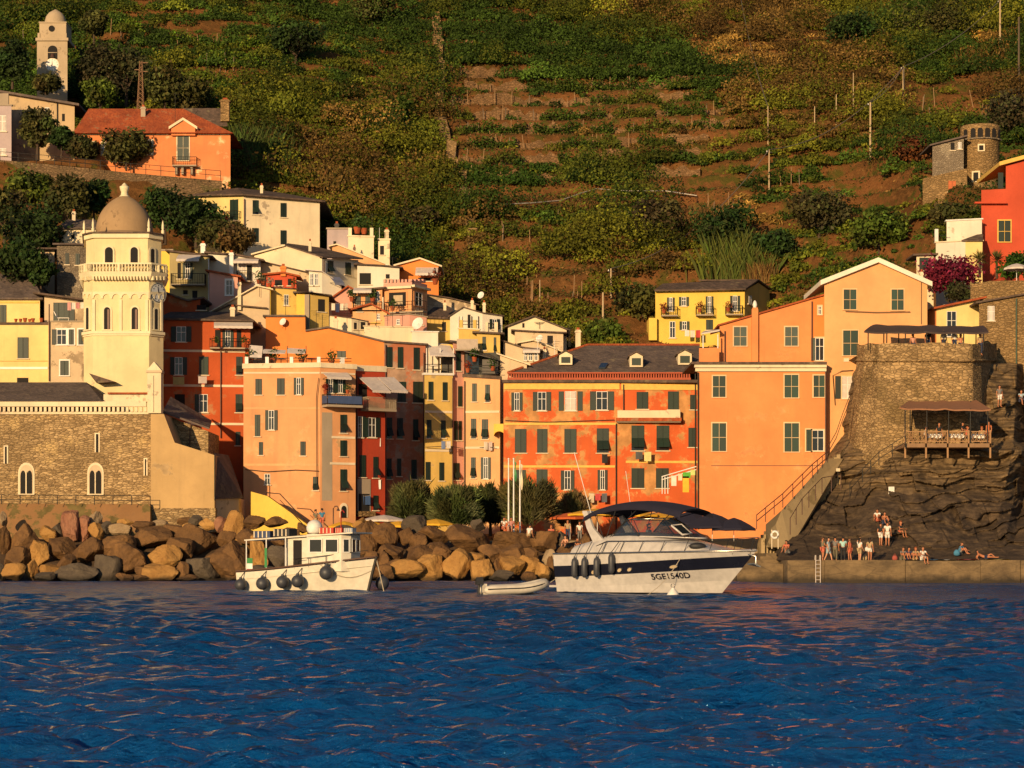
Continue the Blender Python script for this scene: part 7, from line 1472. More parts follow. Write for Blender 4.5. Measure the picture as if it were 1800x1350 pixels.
    P_(0, 0, 0, 'diner in coral sitting at the middle table', 'sit', rz=1.2, top=co, bottom=(na, .6), hair=HAIRR, at=at(1700, 172.1, .46), arms='front', group=R_); P_(0, 0, 0, 'diner in white sitting at the left table', 'sit', rz=1.4, top=w_, bottom=(na, .6), at=at(1627, 171.8, .46), arms='front', group=R_)
    P_(0, 0, 0, 'diner with red hair sitting at the right table', 'sit', rz=-.5, top=kh, bottom=(na, .6), hair=HAIRR, at=at(1726, 172.6, .46), arms='front', group=R_); P_(0, 0, 0, 'person in an orange top standing at the right end of the terrace', rz=-.8, top=cloth((.6, .17, .06)), bottom=(co, .9), at=at(1738, 171.6), group=R_)
    P_(1757, 716, 176.5, 'person in a striped shirt on the path right of the bastion', rz=.3, top=gr, bottom=(w_, .55)); P_(1795, 706, 178, 'person in a pale shirt sitting at the right edge of the cliff path', 'sit', rz=.2, top=lb, bottom=(na, .6), arms='knees')
people()
# ------------------------------------------------------------------ trees, vines, poles and small things
def trees():
    dk, ol, br, yl = (.030, .055, .012), (.075, .075, .020), (.10, .070, .025), (.085, .12, .016)
    def T_(name, px, py, Y, h, w, label, col, seed, **k): return tree(name, W(px, py, Y), h, w, label, col, seed=seed, **k)
    # harbour tamarisks
    H_ = 'tamarisks behind the breakwater'
    for i, (px, py, Y, wpx, hpx, lab) in enumerate(((722, 935, 189, 88, 100, 'feathery tamarisk leftmost on the harbour front'), (800, 935, 187, 100, 92, 'broad feathery tamarisk left of the flagpoles'), (862, 930, 192, 60, 84, 'darker tamarisk close behind the broad one'), (932, 932, 188, 104, 100, 'feathery tamarisk behind and right of the flagpoles'), (1008, 930, 193, 58, 72, 'small brownish tamarisk in front of the faded red house'))):
        T_('tamarisk', px, py, Y, hpx*Y/F, wpx*Y/F, lab, ((.095, .105, .035), (.085, .10, .033), (.04, .05, .016), (.10, .10, .034), (.16, .12, .045))[i], 40+i, group=H_, lobes=46, per=230, leaf=.16, trunk=.14, kind='plume')
    # left terraces
    G = 'trees on the left terraces'
    for i, (px, py, Y, hpx, wpx, c, nm, lab) in enumerate((
            (62, 475, 220, 112, 128, dk, 'broadleaf_tree', 'big dark leafy tree left of the bell tower dome'), (50, 372, 232, 66, 80, yl, 'bush', 'bright yellow green bush above the big dark tree'),
            (122, 402, 228, 100, 74, ol, 'olive_tree', 'olive green tree between bright bush and dome'), (8, 420, 226, 90, 70, ol, 'olive_tree', 'olive tree at the left frame edge below the retaining wall'), (165, 385, 231, 70, 50, dk, 'broadleaf_tree', 'dark tree just left of the dome'),
            (290, 420, 230, 92, 92, dk, 'broadleaf_tree', 'dark tree right of the dome below the retaining wall'), (345, 425, 231, 72, 84, dk, 'broadleaf_tree', 'dark bushy tree left of the pale yellow house'), (388, 440, 227, 52, 84, ol, 'bush', 'olive bush at the foot of the pale yellow house'), (412, 440, 226, 36, 60, br, 'bush', 'brownish bush right under the pale yellow house'),
            (30, 500, 214, 74, 90, dk, 'bush', 'dark bush beside the low farm shed'), (72, 505, 213, 46, 46, dk, 'bush', 'small dark bush below the stone house wall'),
            (222, 290, 242.6, 56, 78, ol, 'bush', 'round olive bush in front of the coral house'), (144, 286, 242.8, 44, 52, ol, 'bush', 'smaller bush at the left corner of the coral house'), (66, 272, 244.5, 84, 56, ol, 'olive_tree', 'scrawny tree before the pale stone building'), (108, 268, 243.5, 42, 36, dk, 'bush', 'low bush under the drainpipe of the stone building'),
            (22, 148, 262, 70, 62, dk, 'broadleaf_tree', 'dark tree left of the campanile'), (80, 158, 263, 22, 50, ol, 'olive_tree', 'olive tree hiding the foot of the campanile'), (175, 178, 272, 110, 92, (.06, .06, .022), 'olive_tree', 'grey olive tree right of the campanile'), (222, 180, 271, 96, 90, (.055, .055, .02), 'olive_tree', 'grey olive tree left of the lattice mast'), (176, 200, 266, 60, 56, yl, 'bush', 'rounded bush below the grey olives'),
            (290, 192, 265, 76, 84, ol, 'olive_tree', 'olive tree behind the coral house roof'), (340, 200, 266, 60, 70, ol, 'olive_tree', 'olive tree behind the pediment of the coral house'), (165, 70, 290, 52, 44, ol, 'olive_tree', 'lone round tree on the slope above the grey olives'))):
        T_(nm, px, py, Y, hpx*Y/F, wpx*Y/F, lab, c, 60+i, group=G, lobes=15, per=240, leaf=.24, trunk=.18)
    # hillside trees in the middle and right
    G = 'trees scattered on the hillside'
    for i, (px, py, hpx, wpx, c, lab) in enumerate(((520, 120, 80, 90, dk, 'dark tree on the upper slope above the pale yellow house'), (700, 230, 50, 56, yl, 'light green rounded tree on the shaded slope'), (735, 420, 60, 66, (.07, .06, .022), 'grey olive tree at the gully edge'), (655, 50, 70, 90, ol, 'spreading tree near the top of the left slope'),
            (1270, 455, 80, 110, dk, 'dark round tree above the bright yellow house'), (1440, 420, 80, 100, (.07, .06, .025), 'greyish spreading tree above the peach gable'), (1545, 460, 64, 90, yl, 'light green bush left of the white terraced house'), (1500, 90, 60, 100, dk, 'dark pine at the top of the right slope'), (1640, 80, 80, 120, ol, 'leafy tree beside the tall pole at upper right'), (1770, 250, 70, 100, (.06, .05, .022), 'brown grey tree behind the watchtower'),
            (1600, 290, 50, 60, (.16, .06, .02), 'small rust red tree left of the watchtower'), (1672, 404, 40, 80, ol, 'green bush below the watchtower'), (1640, 352, 26, 36, dk, 'dark bush under the stone hut'), (1062, 605, 36, 60, yl, 'bright green bush behind the slate roof ridge'), (1130, 560, 50, 90, ol, 'olive scrub tree left of the bright yellow house'), (1160, 430, 60, 90, (.08, .06, .025), 'bare branched tree below the small shed'), (1360, 470, 50, 70, dk, 'dark bush right of the reed clump'))):
        p = hit(px, py, 216); s = p.y/F; tree('bush' if hpx < 62 else 'hillside_tree', p, hpx*s, wpx*s, lab, c, group=G, seed=120+i, lobes=14, per=230, leaf=.24, trunk=.15)
    # garden beside the castle
    T_('bougainvillea', 1668, 520, 196, 66*196/F, 98*196/F, 'crimson bougainvillea above the small yellow house', (.20, .018, .045), 201, lobes=18, per=260, leaf=.16, trunk=.12, cat='shrub')
    T_('rose_bush', 1682, 530, 193, 30*193/F, 52*193/F, 'dark flowering bush with pink blooms under the bougainvillea', (.05, .05, .018), 202, lobes=10, per=200, leaf=.12, trunk=.1, cat='shrub'); T_('shrub', 1790, 490, 198, 42*198/F, 60*198/F, 'bright green shrub beside the white parasol at the right edge', (.05, .10, .012), 203, lobes=10, per=220, leaf=.16, trunk=.1, cat='shrub')
    def palm(px, py, Y, h, n, label, seed, col):
        rng = np.random.default_rng(seed); b = W(px, py, Y); r = empty('yucca', b, label, 'plant', 'yuccas beside the coral red house'); mb = MB(); mb.tube([b-UP*.4, b+UP*h*.55], [.14, .10], BARK, 7); mb.build('trunk', r)
        P_, Q_ = [], []
        V = []; q = []; c0 = b+UP*h*.55
        for i in range(n):
            a = rng.uniform(0, 6.28); e = rng.uniform(-.35, 1.35); d = Vector((math.cos(a)*math.cos(e), math.sin(a)*math.cos(e), math.sin(e))); L = h*rng.uniform(.4, .6); sd = d.cross(UP).normalized()*.05; k = len(V); m_ = c0+d*L*.5; t_ = c0+d*L-UP*.12*L
            V += [tuple(c0), tuple(m_+sd), tuple(t_), tuple(m_-sd)]; q.append((k, k+1, k+2, k+3))
        np_mesh('fronds', np.array(V), np.array(q), LEAF, False, tint(col, len(q), .3, rng), r)
    palm(1722, 480, 200, 2.1, 130, 'spiky yucca left beside the coral red house', 5, (.12, .10, .03)); palm(1752, 482, 200.5, 2.2, 130, 'spiky yucca nearest the white parasol', 6, (.10, .10, .03))
trees()
def parasol(px, py, Y, r, h, m, label, cat='parasol', group=None, dome=.42):
    b = W(px, py, Y); b.z = max(b.z-h, 3.0) if True else b.z; top = W(px, py, Y).z; o = empty('parasol', b, label, cat, group); mb = MB(); mb.tube([b, Vector((b.x, b.y, top))], .03, WHITE, 6); mb.build('pole', o); mb = MB(); n = 8; c = Vector((b.x, b.y, top))
    rows = []
    for t in (0.03, .35, .7, 1.0): rows.append([c+V3(r*t*math.cos(2*math.pi*(j+.3)/n), r*t*math.sin(2*math.pi*(j+.3)/n), -dome*t**1.4) for j in range(n)])
    mb.grid(rows, m, False, True); mb.grid([[p-UP*.03 for p in row] for row in rows][::-1], m, False, True)
    for j in range(n): a, q = rows[-1][j], rows[-1][(j+1) % n]; mb.poly([a, q, q-UP*.16, (a+q)/2-UP*.13, a-UP*.16], m)
    mb.build('canopy', o); return o
YEL = plain('yellow_canvas', (.72, .38, .02), .85)
G = 'parasols along the harbour front'
for a in ((675, 905, 184, 1.9, 2.3, CANVAS, 'white parasol between crane pole and tamarisk'), (648, 914, 183, 1.4, 2.2, YEL, 'yellow parasol left under the white parasol'), (698, 915, 183, 1.5, 2.2, YEL, 'yellow parasol right under the white parasol'), (766, 912, 184, 1.6, 2.2, YEL, 'yellow parasol before the broad tamarisk'), (605, 916, 186, 1.3, 2.2, YEL, 'yellow parasol behind the fishing boat wheelhouse'),
          (1050, 894, 178, 2.4, 2.3, YEL, 'big yellow parasol behind the yacht arch'), (1110, 896, 179, 2.3, 2.3, YEL, 'big yellow parasol behind the yacht windscreen'), (1160, 902, 180, 2.1, 2.3, YEL, 'yellow parasol rightmost behind the yacht bimini'), (1002, 901, 186, 1.7, 2.2, plain('orange_canvas', (.50, .10, .02), .85), 'orange red parasol in the shade of the small tamarisk'),
          (1212, 899, 170, 2.2, 2.4, NAVYC, 'navy parasol left beside the orange house', 'parasol', None, .9), (1252, 902, 168.5, 2.2, 2.4, NAVYC, 'navy parasol in the middle of three behind the yacht bow', 'parasol', None, 1.0), (1290, 910, 167.5, 1.7, 2.3, NAVYC, 'navy parasol nearest the sea stairs', 'parasol', None, .8), (1787, 463, 192.5, 1.15, 1.8, CANVAS, 'cream parasol on the upper terrace at the right edge')): props(parasol(*a), group=G if a[1] > 600 else None)
def pole(px, py0, py1, label, r=.09, m=None, Y=None, group='wooden poles on the hillside', name='utility_pole', arms=0):
    p = hit(px, py1, 216) if Y is None else W(px, py1, Y); t = W(px+(px-1500)*0, py0, p.y); o = empty(name, p, label, 'pole', group); mb = MB(); mb.tube([p-UP*.5, t], [r, r*.75], m or plain('weathered_wood', (.46, .34, .20), .9), 7); mb.build('shaft', o)
    if arms: mb = MB(); mb.box(t-V3(.35, .05, .35), (.7, 0, 0), (0, .1, 0), (0, 0, .09), IRON); mb.lathe(t-V3(.25, 0, .26), [(.05, 0), (.06, .08), (.03, .16)], WHITE, 8); mb.build('crossarm', o)
    return t
def poles():
    tops = {}
    D = ('thin pole lowest in the bare slope', 'stout pale pole just above the slate roof', 'tall pale pole left of the bright yellow house', 'tall pale pole beside the small pole pair', 'tall pole right of the bare slope centre', 'short pole on the green slope', 'slender pole in the scrub', 'pale pole at the middle of the right slope', 'thick pale pole in the scrub above', 'highest tall pole at the upper right', 'dark pole above the coral red house')
    for i, (px, a, b, r, arm) in enumerate(((949, 492, 556, .07, 0), (1060, 514, 576, .12, 0), (1074, 472, 535, .11, 1), (1352, 263, 348, .10, 1), (1350, 187, 268, .08, 0), (1432, 187, 226, .08, 0), (1470, 166, 224, .08, 0), (1530, 180, 284, .14, 1), (1588, 117, 182, .15, 1), (1758, 0, 100, .15, 1))): tops[i] = pole(px, a, b, D[i], r, arms=arm)
    tops[10] = pole(1791, 30, 178, D[10], .16, plain('dark_pole', (.10, .075, .05), .9)); tops[11] = pole(1500, 128, 210, 'thin pole left of the thick pale pole', .07)
    def wire(a, b, sag, label):
        k = MB(); k.tube([a+(b-a)*t-UP*sag*4*t*(1-t) for t in np.linspace(0, 1, 17)], .05, plain('cable', (.13, .11, .09), .8), 4); k.build('overhead_cable', None, label, 'cable', 'overhead cables across the hillside')
    wire(tops[9], tops[8], 1.0, 'cable from the highest pole down to the thick pale pole'); wire(tops[8], tops[3], 2.2, 'long cable from the thick pale pole to the tall pole beside the slope'); wire(tops[3], tops[2], 2.5, 'long cable sagging down to the pole by the bright yellow house'); wire(tops[7], tops[8], .6, 'short cable between the two thick pale poles')
    wire(hit(1290, 2, 216)+UP*6, tops[4], 2.0, 'cable falling from the hilltop to the tall centre pole')
    for i, px in enumerate((894, 903, 914)):
        p = W(px, 925-8*(i == 2)*-1, 177.5); t = W(px, (808, 808, 812)[i], 177.5); o = empty('flagpole', p-UP*1.0, ('white flagpole leftmost of three behind the boulders', 'white flagpole in the middle with a tricolour flag', 'white flagpole rightmost with a limp pale flag')[i], 'flagpole', 'flagpoles behind the breakwater'); mb = MB(); mb.tube([p-UP*1.4, t], [.075, .05], WHITE, 8); mb.ball(t+UP*.06, .08, WHITE, 8); mb.build('shaft', o)
        if i: 
            mb = MB(); fm = [None, plain('flag_green', (.03, .22, .06)), CREAM][i]; n = 8; P_ = [[t+V3(.06+.16*j/3*(1-.3*k/n)+.05*math.sin(k*.9+j), -.05*math.sin(k*1.3+j*.8), -.15-(1.5, 2.0)[i-1]*k/n-.15*j/3) for j in range(4)] for k in range(n+1)]; mb.grid(P_, fm); mb.grid([[p+V3(0, .012, 0) for p in row] for row in P_][::-1], fm); mb.build('flag', o)
    # lattice mast
    b, t = W(247, 192, 262), W(248, 108, 262); o = empty('lattice_mast', b, 'rusty steel lattice mast behind the coral house', 'mast'); mb = MB(); m = plain('rusty_steel', (.26, .14, .07), .8); w0, w1 = .75, .28
    cs = [(-1, -1), (1, -1), (1, 1), (-1, 1)]
    for a, c in cs: mb.tube([b+V3(a*w0/2, c*w0/2, -.5), t+V3(a*w1/2, c*w1/2, 0)], .04, m, 5)
    for i in range(11):
        f0, f1 = i/11, (i+1)/11
        for j in range(4):
            (a, c), (a2, c2) = cs[j], cs[(j+1) % 4]; p = b+(t-b)*f0; q = b+(t-b)*f1; wa = (w0+(w1-w0)*f0)/2; wb = (w0+(w1-w0)*f1)/2
            mb.tube([p+V3(a*wa, c*wa, 0), q+V3(a2*wb, c2*wb, 0)], .025, m, 4); mb.tube([p+V3(a2*wa, c2*wa, 0), q+V3(a*wb, c*wb, 0)], .025, m, 4)
    mb.build('lattice', o); mb = MB()
    for z, d in ((-.2, 1), (-1.0, -1), (-1.2, 1)): mb.box(t+V3(-.2 if d > 0 else -.75, -.05, z), (.95, 0, 0), (0, .1, 0), (0, 0, .08), m)
    mb.build('crossarm', o)
poles()
ORD = 'first second third fourth fifth sixth seventh eighth ninth tenth eleventh twelfth thirteenth fourteenth fifteenth sixteenth seventeenth eighteenth nineteenth twentieth twenty-first'.split()
def vines():
    rows = ((945, 152, 1040, 152), (1040, 150, 1120, 148), (948, 158, 1080, 170), (1085, 163, 1200, 172), (1205, 172, 1290, 188), (950, 187, 1062, 190), (1080, 186, 1150, 187), (1172, 190, 1268, 200), (938, 215, 1078, 222), (1100, 213, 1200, 215), (1205, 215, 1235, 218), (980, 246, 1060, 246), (1055, 240, 1108, 256), (1122, 238, 1185, 243), (982, 282, 1110, 286), (800, 199, 830, 199), (810, 223, 925, 220), (812, 250, 905, 252), (820, 286, 915, 288), (300, 75, 500, 96), (270, 100, 400, 128), (300, 140, 420, 160), (380, 118, 470, 132), (420, 150, 480, 165), (850, 412, 960, 420), (955, 435, 1020, 418), (1350, 330, 1440, 318), (1080, 330, 1130, 345), (960, 385, 1060, 392), (150, 45, 250, 70), (10, 60, 60, 78), (130, 100, 180, 118))
    for i, (x0, y0, x1, y1) in enumerate(rows):
        rng = np.random.default_rng(300+i); vz = y0 < 300 and x0 >= 790; a, b = (bench(x0, y0), bench(x1, y1)) if vz else (hit(x0, y0+7, 216), hit(x1, y1+7, 216)); n = int((b-a).length*150); t = rng.random(n); P0 = np.array(a)[None, :]*(1-t[:, None])+np.array(b)[None, :]*t[:, None]
        P0[:, 2] = H(P0[:, 0], P0[:, 1]); bulge = 1+.35*np.sin(t*(b-a).length*1.3+i)+.25*rng.normal(0, 1, n); P = P0+np.stack([rng.normal(0, .2, n), rng.normal(0, .42, n), (.15+1.25*rng.random(n)**.8)*np.clip(bulge, .7, 1.35)], 1)
        c = tint((.10, .15, .012) if x0 < 600 else (.055, .088, .010) if i % 3 else (.085, .10, .012), n, .35, rng); V, q, c = leaves(P, np.tile([[0, -.6, .5]], (n, 1)), rng.uniform(.10, .22, n), c, .8, .7, rng)
        mid = (a+b)/2; px, py = pix(mid); zone = 'upper left terraces' if x0 < 600 else 'brown terraced vineyard' if y0 < 300 else 'lower slope'
        o = np_mesh('vine_row', V, q, LEAF, False, c, loc=tuple(mid)); props(o, ('long' if x1-x0 > 95 else 'short')+' green vine row, %s from the top on the %s' % (ORD[sum(1 for r in rows[:i] if (r[0] < 600) == (x0 < 600) and (r[1] < 300) == (y0 < 300))], zone), 'vine row', 'vine rows on the terraces')
    rng = np.random.default_rng(8); WD = plain('stake_wood', (.30, .18, .085), .9); WD2 = plain('stake_grey', (.20, .15, .10), .9)
    m = []
    for k, h_ in enumerate((1.3, 1.7, 2.1)):
        mb = MB(); mb.tube([(0, 0, -.3), (0.06*k, 0, h_)], [.06, .045], (WD, WD2, WD)[k], 6); o = mb.build('vine_stake', None, 'bare wooden stake standing among the vines and terraces', 'stake', 'vine stakes on the terraces', loc=(0, 0, 0)); m.append(o)
    first = True; used = [False]*3
    spots = [(rng.uniform(x0, x1), None, r) for r in rows for (x0, y0, x1, y1) in [r] for _ in range(max(1, int((x1-x0)/26)))]
    pts = [(x, r[1]+(r[3]-r[1])*(x-r[0])/(r[2]-r[0])+9) for x, _, r in spots]+[(rng.uniform(795, 940), y) for y in (140, 170, 200, 226, 255, 288) for _ in range(5)]+[(rng.uniform(860, 1060), rng.uniform(500, 545)) for _ in range(12)]+[(rng.uniform(1230, 1330), rng.uniform(430, 475)) for _ in range(8)]+[(rng.uniform(1610, 1740), rng.uniform(192, 222)) for _ in range(10)]+[(rng.uniform(1190, 1300), 382) for _ in range(6)]
    for x, y in pts:
        k = int(rng.integers(0, 3)); p = bench(x, y-4, 0) if 790 < x < 1290 and y < 300 else hit(x, y, 216)
        if not used[k]: o = m[k]; used[k] = True
        else: o = m[k].copy(); COL.objects.link(o)
        o.location = p; o.rotation_euler = (rng.normal(0, .05), rng.normal(0, .09), rng.uniform(0, 6))
    # dry stone walls along the bench fronts
    TW = stone('terrace_dry_stone', (.27, .155, .075), (.17, .10, .048), (.06, .038, .02), 2.2, 2.0, 23, (.20, .12, .05)); rg = np.random.default_rng(31); lv = 0
    for k in range(26, 14, -1):
        X = np.arange(-8.0, 29.5, .6); ys = np.arange(258, 320, .12); pts = []
        for x in X:
            zz = Hraw(np.full(len(ys), x), ys)+.225*fbm(x*.045, ys*.045, 1.7, 4); j = np.nonzero(zz >= 2.7*(k+.60))[0]
            if len(j) and 0 < j[0] < len(ys)-1: pts.append((x, ys[j[0]]))
        if len(pts) < 25: continue
        y_m = float(np.mean([p[1] for p in pts])); px, py = pix((10, y_m, 2.7*k))
        if not (268 < y_m < 311): continue
        a, b = int(rg.integers(0, 5)), len(pts)-int(rg.integers(0, 14)); rows = []
        for i, (x, y) in enumerate(pts[a:b]):
            z0 = float(H(x, y-.4)); h = 1.35*(.75+.45*rg.random())*(.55+.6*abs(float(vnoise(x*.35, k, 2)))+.25); rows.append([V3(x, y-.30, z0-.5), V3(x, y-.18, z0+h), V3(x, y+.9, z0+h+.1)])
        mb = MB(); mb.grid(rows, TW, False); mb.build('terrace_wall', None, 'low dry stone vineyard wall, %s from the top of the brown terraces' % ORD[lv], 'wall', 'dry stone walls of the vineyard'); lv += 1
    p = hit(886, 338, 216); s = p.y/F
    rng2 = np.random.default_rng(9); P0 = []; Q0 = []
    for i in range(60):
        px, py = 805+172*rng2.random(), 304+26*rng2.random(); c = hit(px, py, 216); d = rng2.normal(0, 1, (130, 3)); d /= np.linalg.norm(d, axis=1)[:, None]; d[:, 2] = np.abs(d[:, 2]); P0.append(np.array(c)+d*rng2.uniform(.5, 1.25, (130, 1))); Q0.append(d)
    P0, Q0 = np.concatenate(P0), np.concatenate(Q0); V, q, c = leaves(P0, Q0, rng2.uniform(.1, .2, len(P0)), tint((.040, .085, .010), len(P0), .3, rng2), rng=rng2); props(np_mesh('thicket', V, q, LEAF, False, c, loc=tuple(p)), 'long dense green bramble thicket under the vineyard terraces', 'thicket')
    def slope_wall(pts, wd, ht, label):
        w = [hit(x, y, 216) for x, y in pts]; mb = MB(); dn = []
        for a, b in zip(w, w[1:]):
            n = max(1, int((b-a).length/1.1))
            for i in range(n): dn.append(a+(b-a)*i/n)
        rg = np.random.default_rng(4); dn = [Vector((p.x+rg.normal(0, .12), p.y, float(H(p.x, p.y)))) for p in dn]
        rows = [[p+V3(-wd/2, -.1, -.4), p+V3(-wd/2, -.2, ht*rg.uniform(.6, 1.2)), p+V3(wd/2, -.2, ht*rg.uniform(.6, 1.2)), p+V3(wd/2, -.1, -.4)] for p in dn]; mb.grid(rows, STN, False); mb.build('dry_stone_wall', None, label, 'wall')
    slope_wall([(768, 30), (770, 90), (776, 150), (770, 200), (783, 245), (798, 300), (812, 345), (826, 400), (834, 465)], 1.1, 1.1, 'rough dry stone wall running straight up the slope beside the vineyard')
    # monorail of the vineyard
    pl = [(828, 368), (870, 369), (930, 366), (985, 360), (1020, 350), (1048, 341), (1100, 345), (1170, 346), (1225, 355)]; w = [hit(x, y+8, 216)+UP*1.0 for x, y in pl]; o = empty('vineyard_rail', w[4], 'pale monorail track crossing the slope below the vineyard', 'rail track'); mb = MB(); mb.tube(w, .07, plain('rail_steel', (.42, .38, .32), .5, .5), 6); mb.build('track', o)
    for p in w: mb = MB(); mb.tube([p-UP*1.6, p], .03, IRON, 5); mb.build('support', o)
    def reeds(px, py, wpx, hpx, n, label, seed, c=(.16, .12, .03)):
        rng = np.random.default_rng(seed); V = []; q = []; b = hit(px, py, 216); s = b.y/F
        for i in range(n):
            x = b.x+rng.normal(0, wpx*.22*s); y = b.y+rng.uniform(-.8, .8); z = float(H(x, y)); L = hpx*s*rng.uniform(.55, 1.05); lean = rng.normal(0, .22); k = len(V); wd = rng.uniform(.03, .07); V += [(x-wd, y, z), (x+wd, y, z), (x+wd+lean*L*.5, y-.1, z+L*.65), (x+lean*L, y-.25, z+L)]; q.append((k, k+1, k+2, k+3))
        o = np_mesh('reeds', np.array(V), np.array(q), LEAF, False, tint(c, len(q), .35, rng), loc=tuple(b)); props(o, label, 'reeds', 'reed clumps on the slope')
    for i, (px, py, w, h, n, lab, c) in enumerate(((1300, 500, 130, 66, 700, 'tall green reed clump above the bright yellow house', (.09, .11, .02)), (1340, 500, 60, 40, 300, 'dry straw reed clump right of the green reeds', (.22, .13, .04)), (580, 340, 70, 46, 420, 'dry reed clump above the pale yellow house', (.17, .12, .03)), (455, 290, 120, 70, 700, 'green cane thicket right of the coral house', (.07, .10, .02)), (1240, 415, 60, 44, 300, 'straw coloured grass tuft above the dark round tree', (.20, .13, .04)), (1010, 395, 40, 34, 200, 'dry reed clump left of the concrete shed', (.22, .12, .04)), (1730, 120, 110, 40, 500, 'dry grass bank below the highest pole', (.22, .13, .035)))): reeds(px, py, w, h, n, lab, 400+i, c)
    p = hit(1091, 396, 216); o = empty('shed', p, 'small pale concrete shed on the brown slope', 'shed'); mb = MB(); mb.box(p-V3(1.0, 0, .6), (2.0, 0, 0), (0, 1.6, 0), (0, 0, 1.7), CONC); mb.build('wall', o); mb = MB(); mb.prism([p+V3(-1.15, -.2, 1.11), p+V3(1.15, -.2, 1.11), p+V3(1.15, 1.8, 1.35), p+V3(-1.15, 1.8, 1.35)], UP*.08, SLATE2); mb.build('roof', o); mb = MB(); mb.box(p+V3(.45, -.03, -.4), (.4, 0, 0), (0, .03, 0), (0, 0, 1.1), YTRIM); mb.build('door', o)
    p = hit(700, 335, 216); o = empty('shed', p, 'tiny white hut on the shaded slope above the skyline terrace', 'shed'); mb = MB(); mb.box(p-V3(.7, 0, .5), (1.4, 0, 0), (0, 1.2, 0), (0, 0, 1.3), WHT); mb.build('wall', o); mb = MB(); mb.box(p+V3(-.8, -.1, .81), (1.6, 0, 0), (0, 1.5, 0), (0, 0, .08), SLATE2); mb.build('roof', o)
    p = hit(1781, 162, 216); o = empty('cabinet', p, 'white metal cabinet under the dark pole at upper right', 'cabinet'); mb = MB(); mb.box(p-V3(.55, 0, .3), (1.1, 0, 0), (0, .6, 0), (0, 0, 1.3), WHITE); mb.build('body', o); mb = MB(); mb.box(p+V3(-.4, -.03, .3), (.8, 0, 0), (0, .03, 0), (0, 0, .08), IRON); mb.build('door', o)
vines()
def laundry(px0, px1, py, Y, cols, label, h=.75, seed=1):
    rng = np.random.default_rng(seed); a, b = W(px0, py, Y), W(px1, py, Y); o = empty('washing_line', (a+b)/2, label, 'laundry', None); mb = MB(); mb.tube([a, (a+b)/2-UP*.05, b], .012, ROPE, 4); mb.build('line', o); n = len(cols)
    for i, c in enumerate(cols):
        w = (b-a)/n*.82; p = a+(b-a)*(i+.09)/n-UP*.02; L = h*rng.uniform(.75, 1.1); k = MB(); G_ = [[p+w*s-UP*L*t+V3(0, -.05*math.sin(s*5+i)*t, 0) for s in (0, .25, .5, .75, 1)] for t in (0, .5, 1)]; m = cloth(c); k.grid(G_, m); k.grid([[q+V3(0, .012, 0) for q in row] for row in G_][::-1], m); k.build('cloth', o)
for i, a in enumerate(((118, 148, 531, 206.6, [(.6, .3, .28), (.65, .6, .55), (.5, .2, .2), (.66, .6, .5)], 'pink and white laundry on the covered terrace by the bell tower'), (302, 326, 662, 201.3, [(.45, .40, .15)], 'yellow towel hung under the shadowed red house window'), (347, 365, 661, 201.4, [(.45, .38, .36)], 'grey pink towel under the sunlit red house window'), (640, 670, 770, 196.9, [(.6, .55, .5), (.05, .06, .12), (.5, .15, .12), (.6, .55, .5)], 'mixed laundry on the crimson house balcony line'), (654, 671, 843, 196.8, [(.75, .72, .68)], 'white sheet hung low on the crimson house'), (630, 652, 871, 195.8, [(.03, .07, .18), (.03, .07, .18)], 'deep blue cloths over the crimson house shop front'),
        (775, 793, 775, 204.2, [(.15, .2, .35), (.6, .55, .5)], 'small laundry under the mustard house windows'), (850, 866, 776, 204.2, [(.6, .52, .42), (.55, .45, .4)], 'pale laundry under the peach house windows'), (1116, 1146, 794, 202.2, [(.08, .085, .09), (.68, .6, .25)], 'dark and yellow towels on the faded red house'), (1057, 1069, 798, 202.3, [(.02, .02, .02)], 'black cloth hung under the faded red house shutter'), (1034, 1068, 867, 202.2, [(.6, .5, .35), (.5, .06, .06), (.10, .11, .13)], 'red and grey towels low on the faded red house'), (1203, 1232, 580, 223.4, [(.7, .66, .6), (.7, .6, .5), (.5, .05, .04)], 'white and red laundry before the bright yellow house'), (582, 612, 533, 209.6, [(.7, .62, .5), (.03, .04, .10), (.7, .62, .5), (.5, .4, .3)], 'white laundry on the terrace below the small pink gable'))): laundry(*a, seed=i)
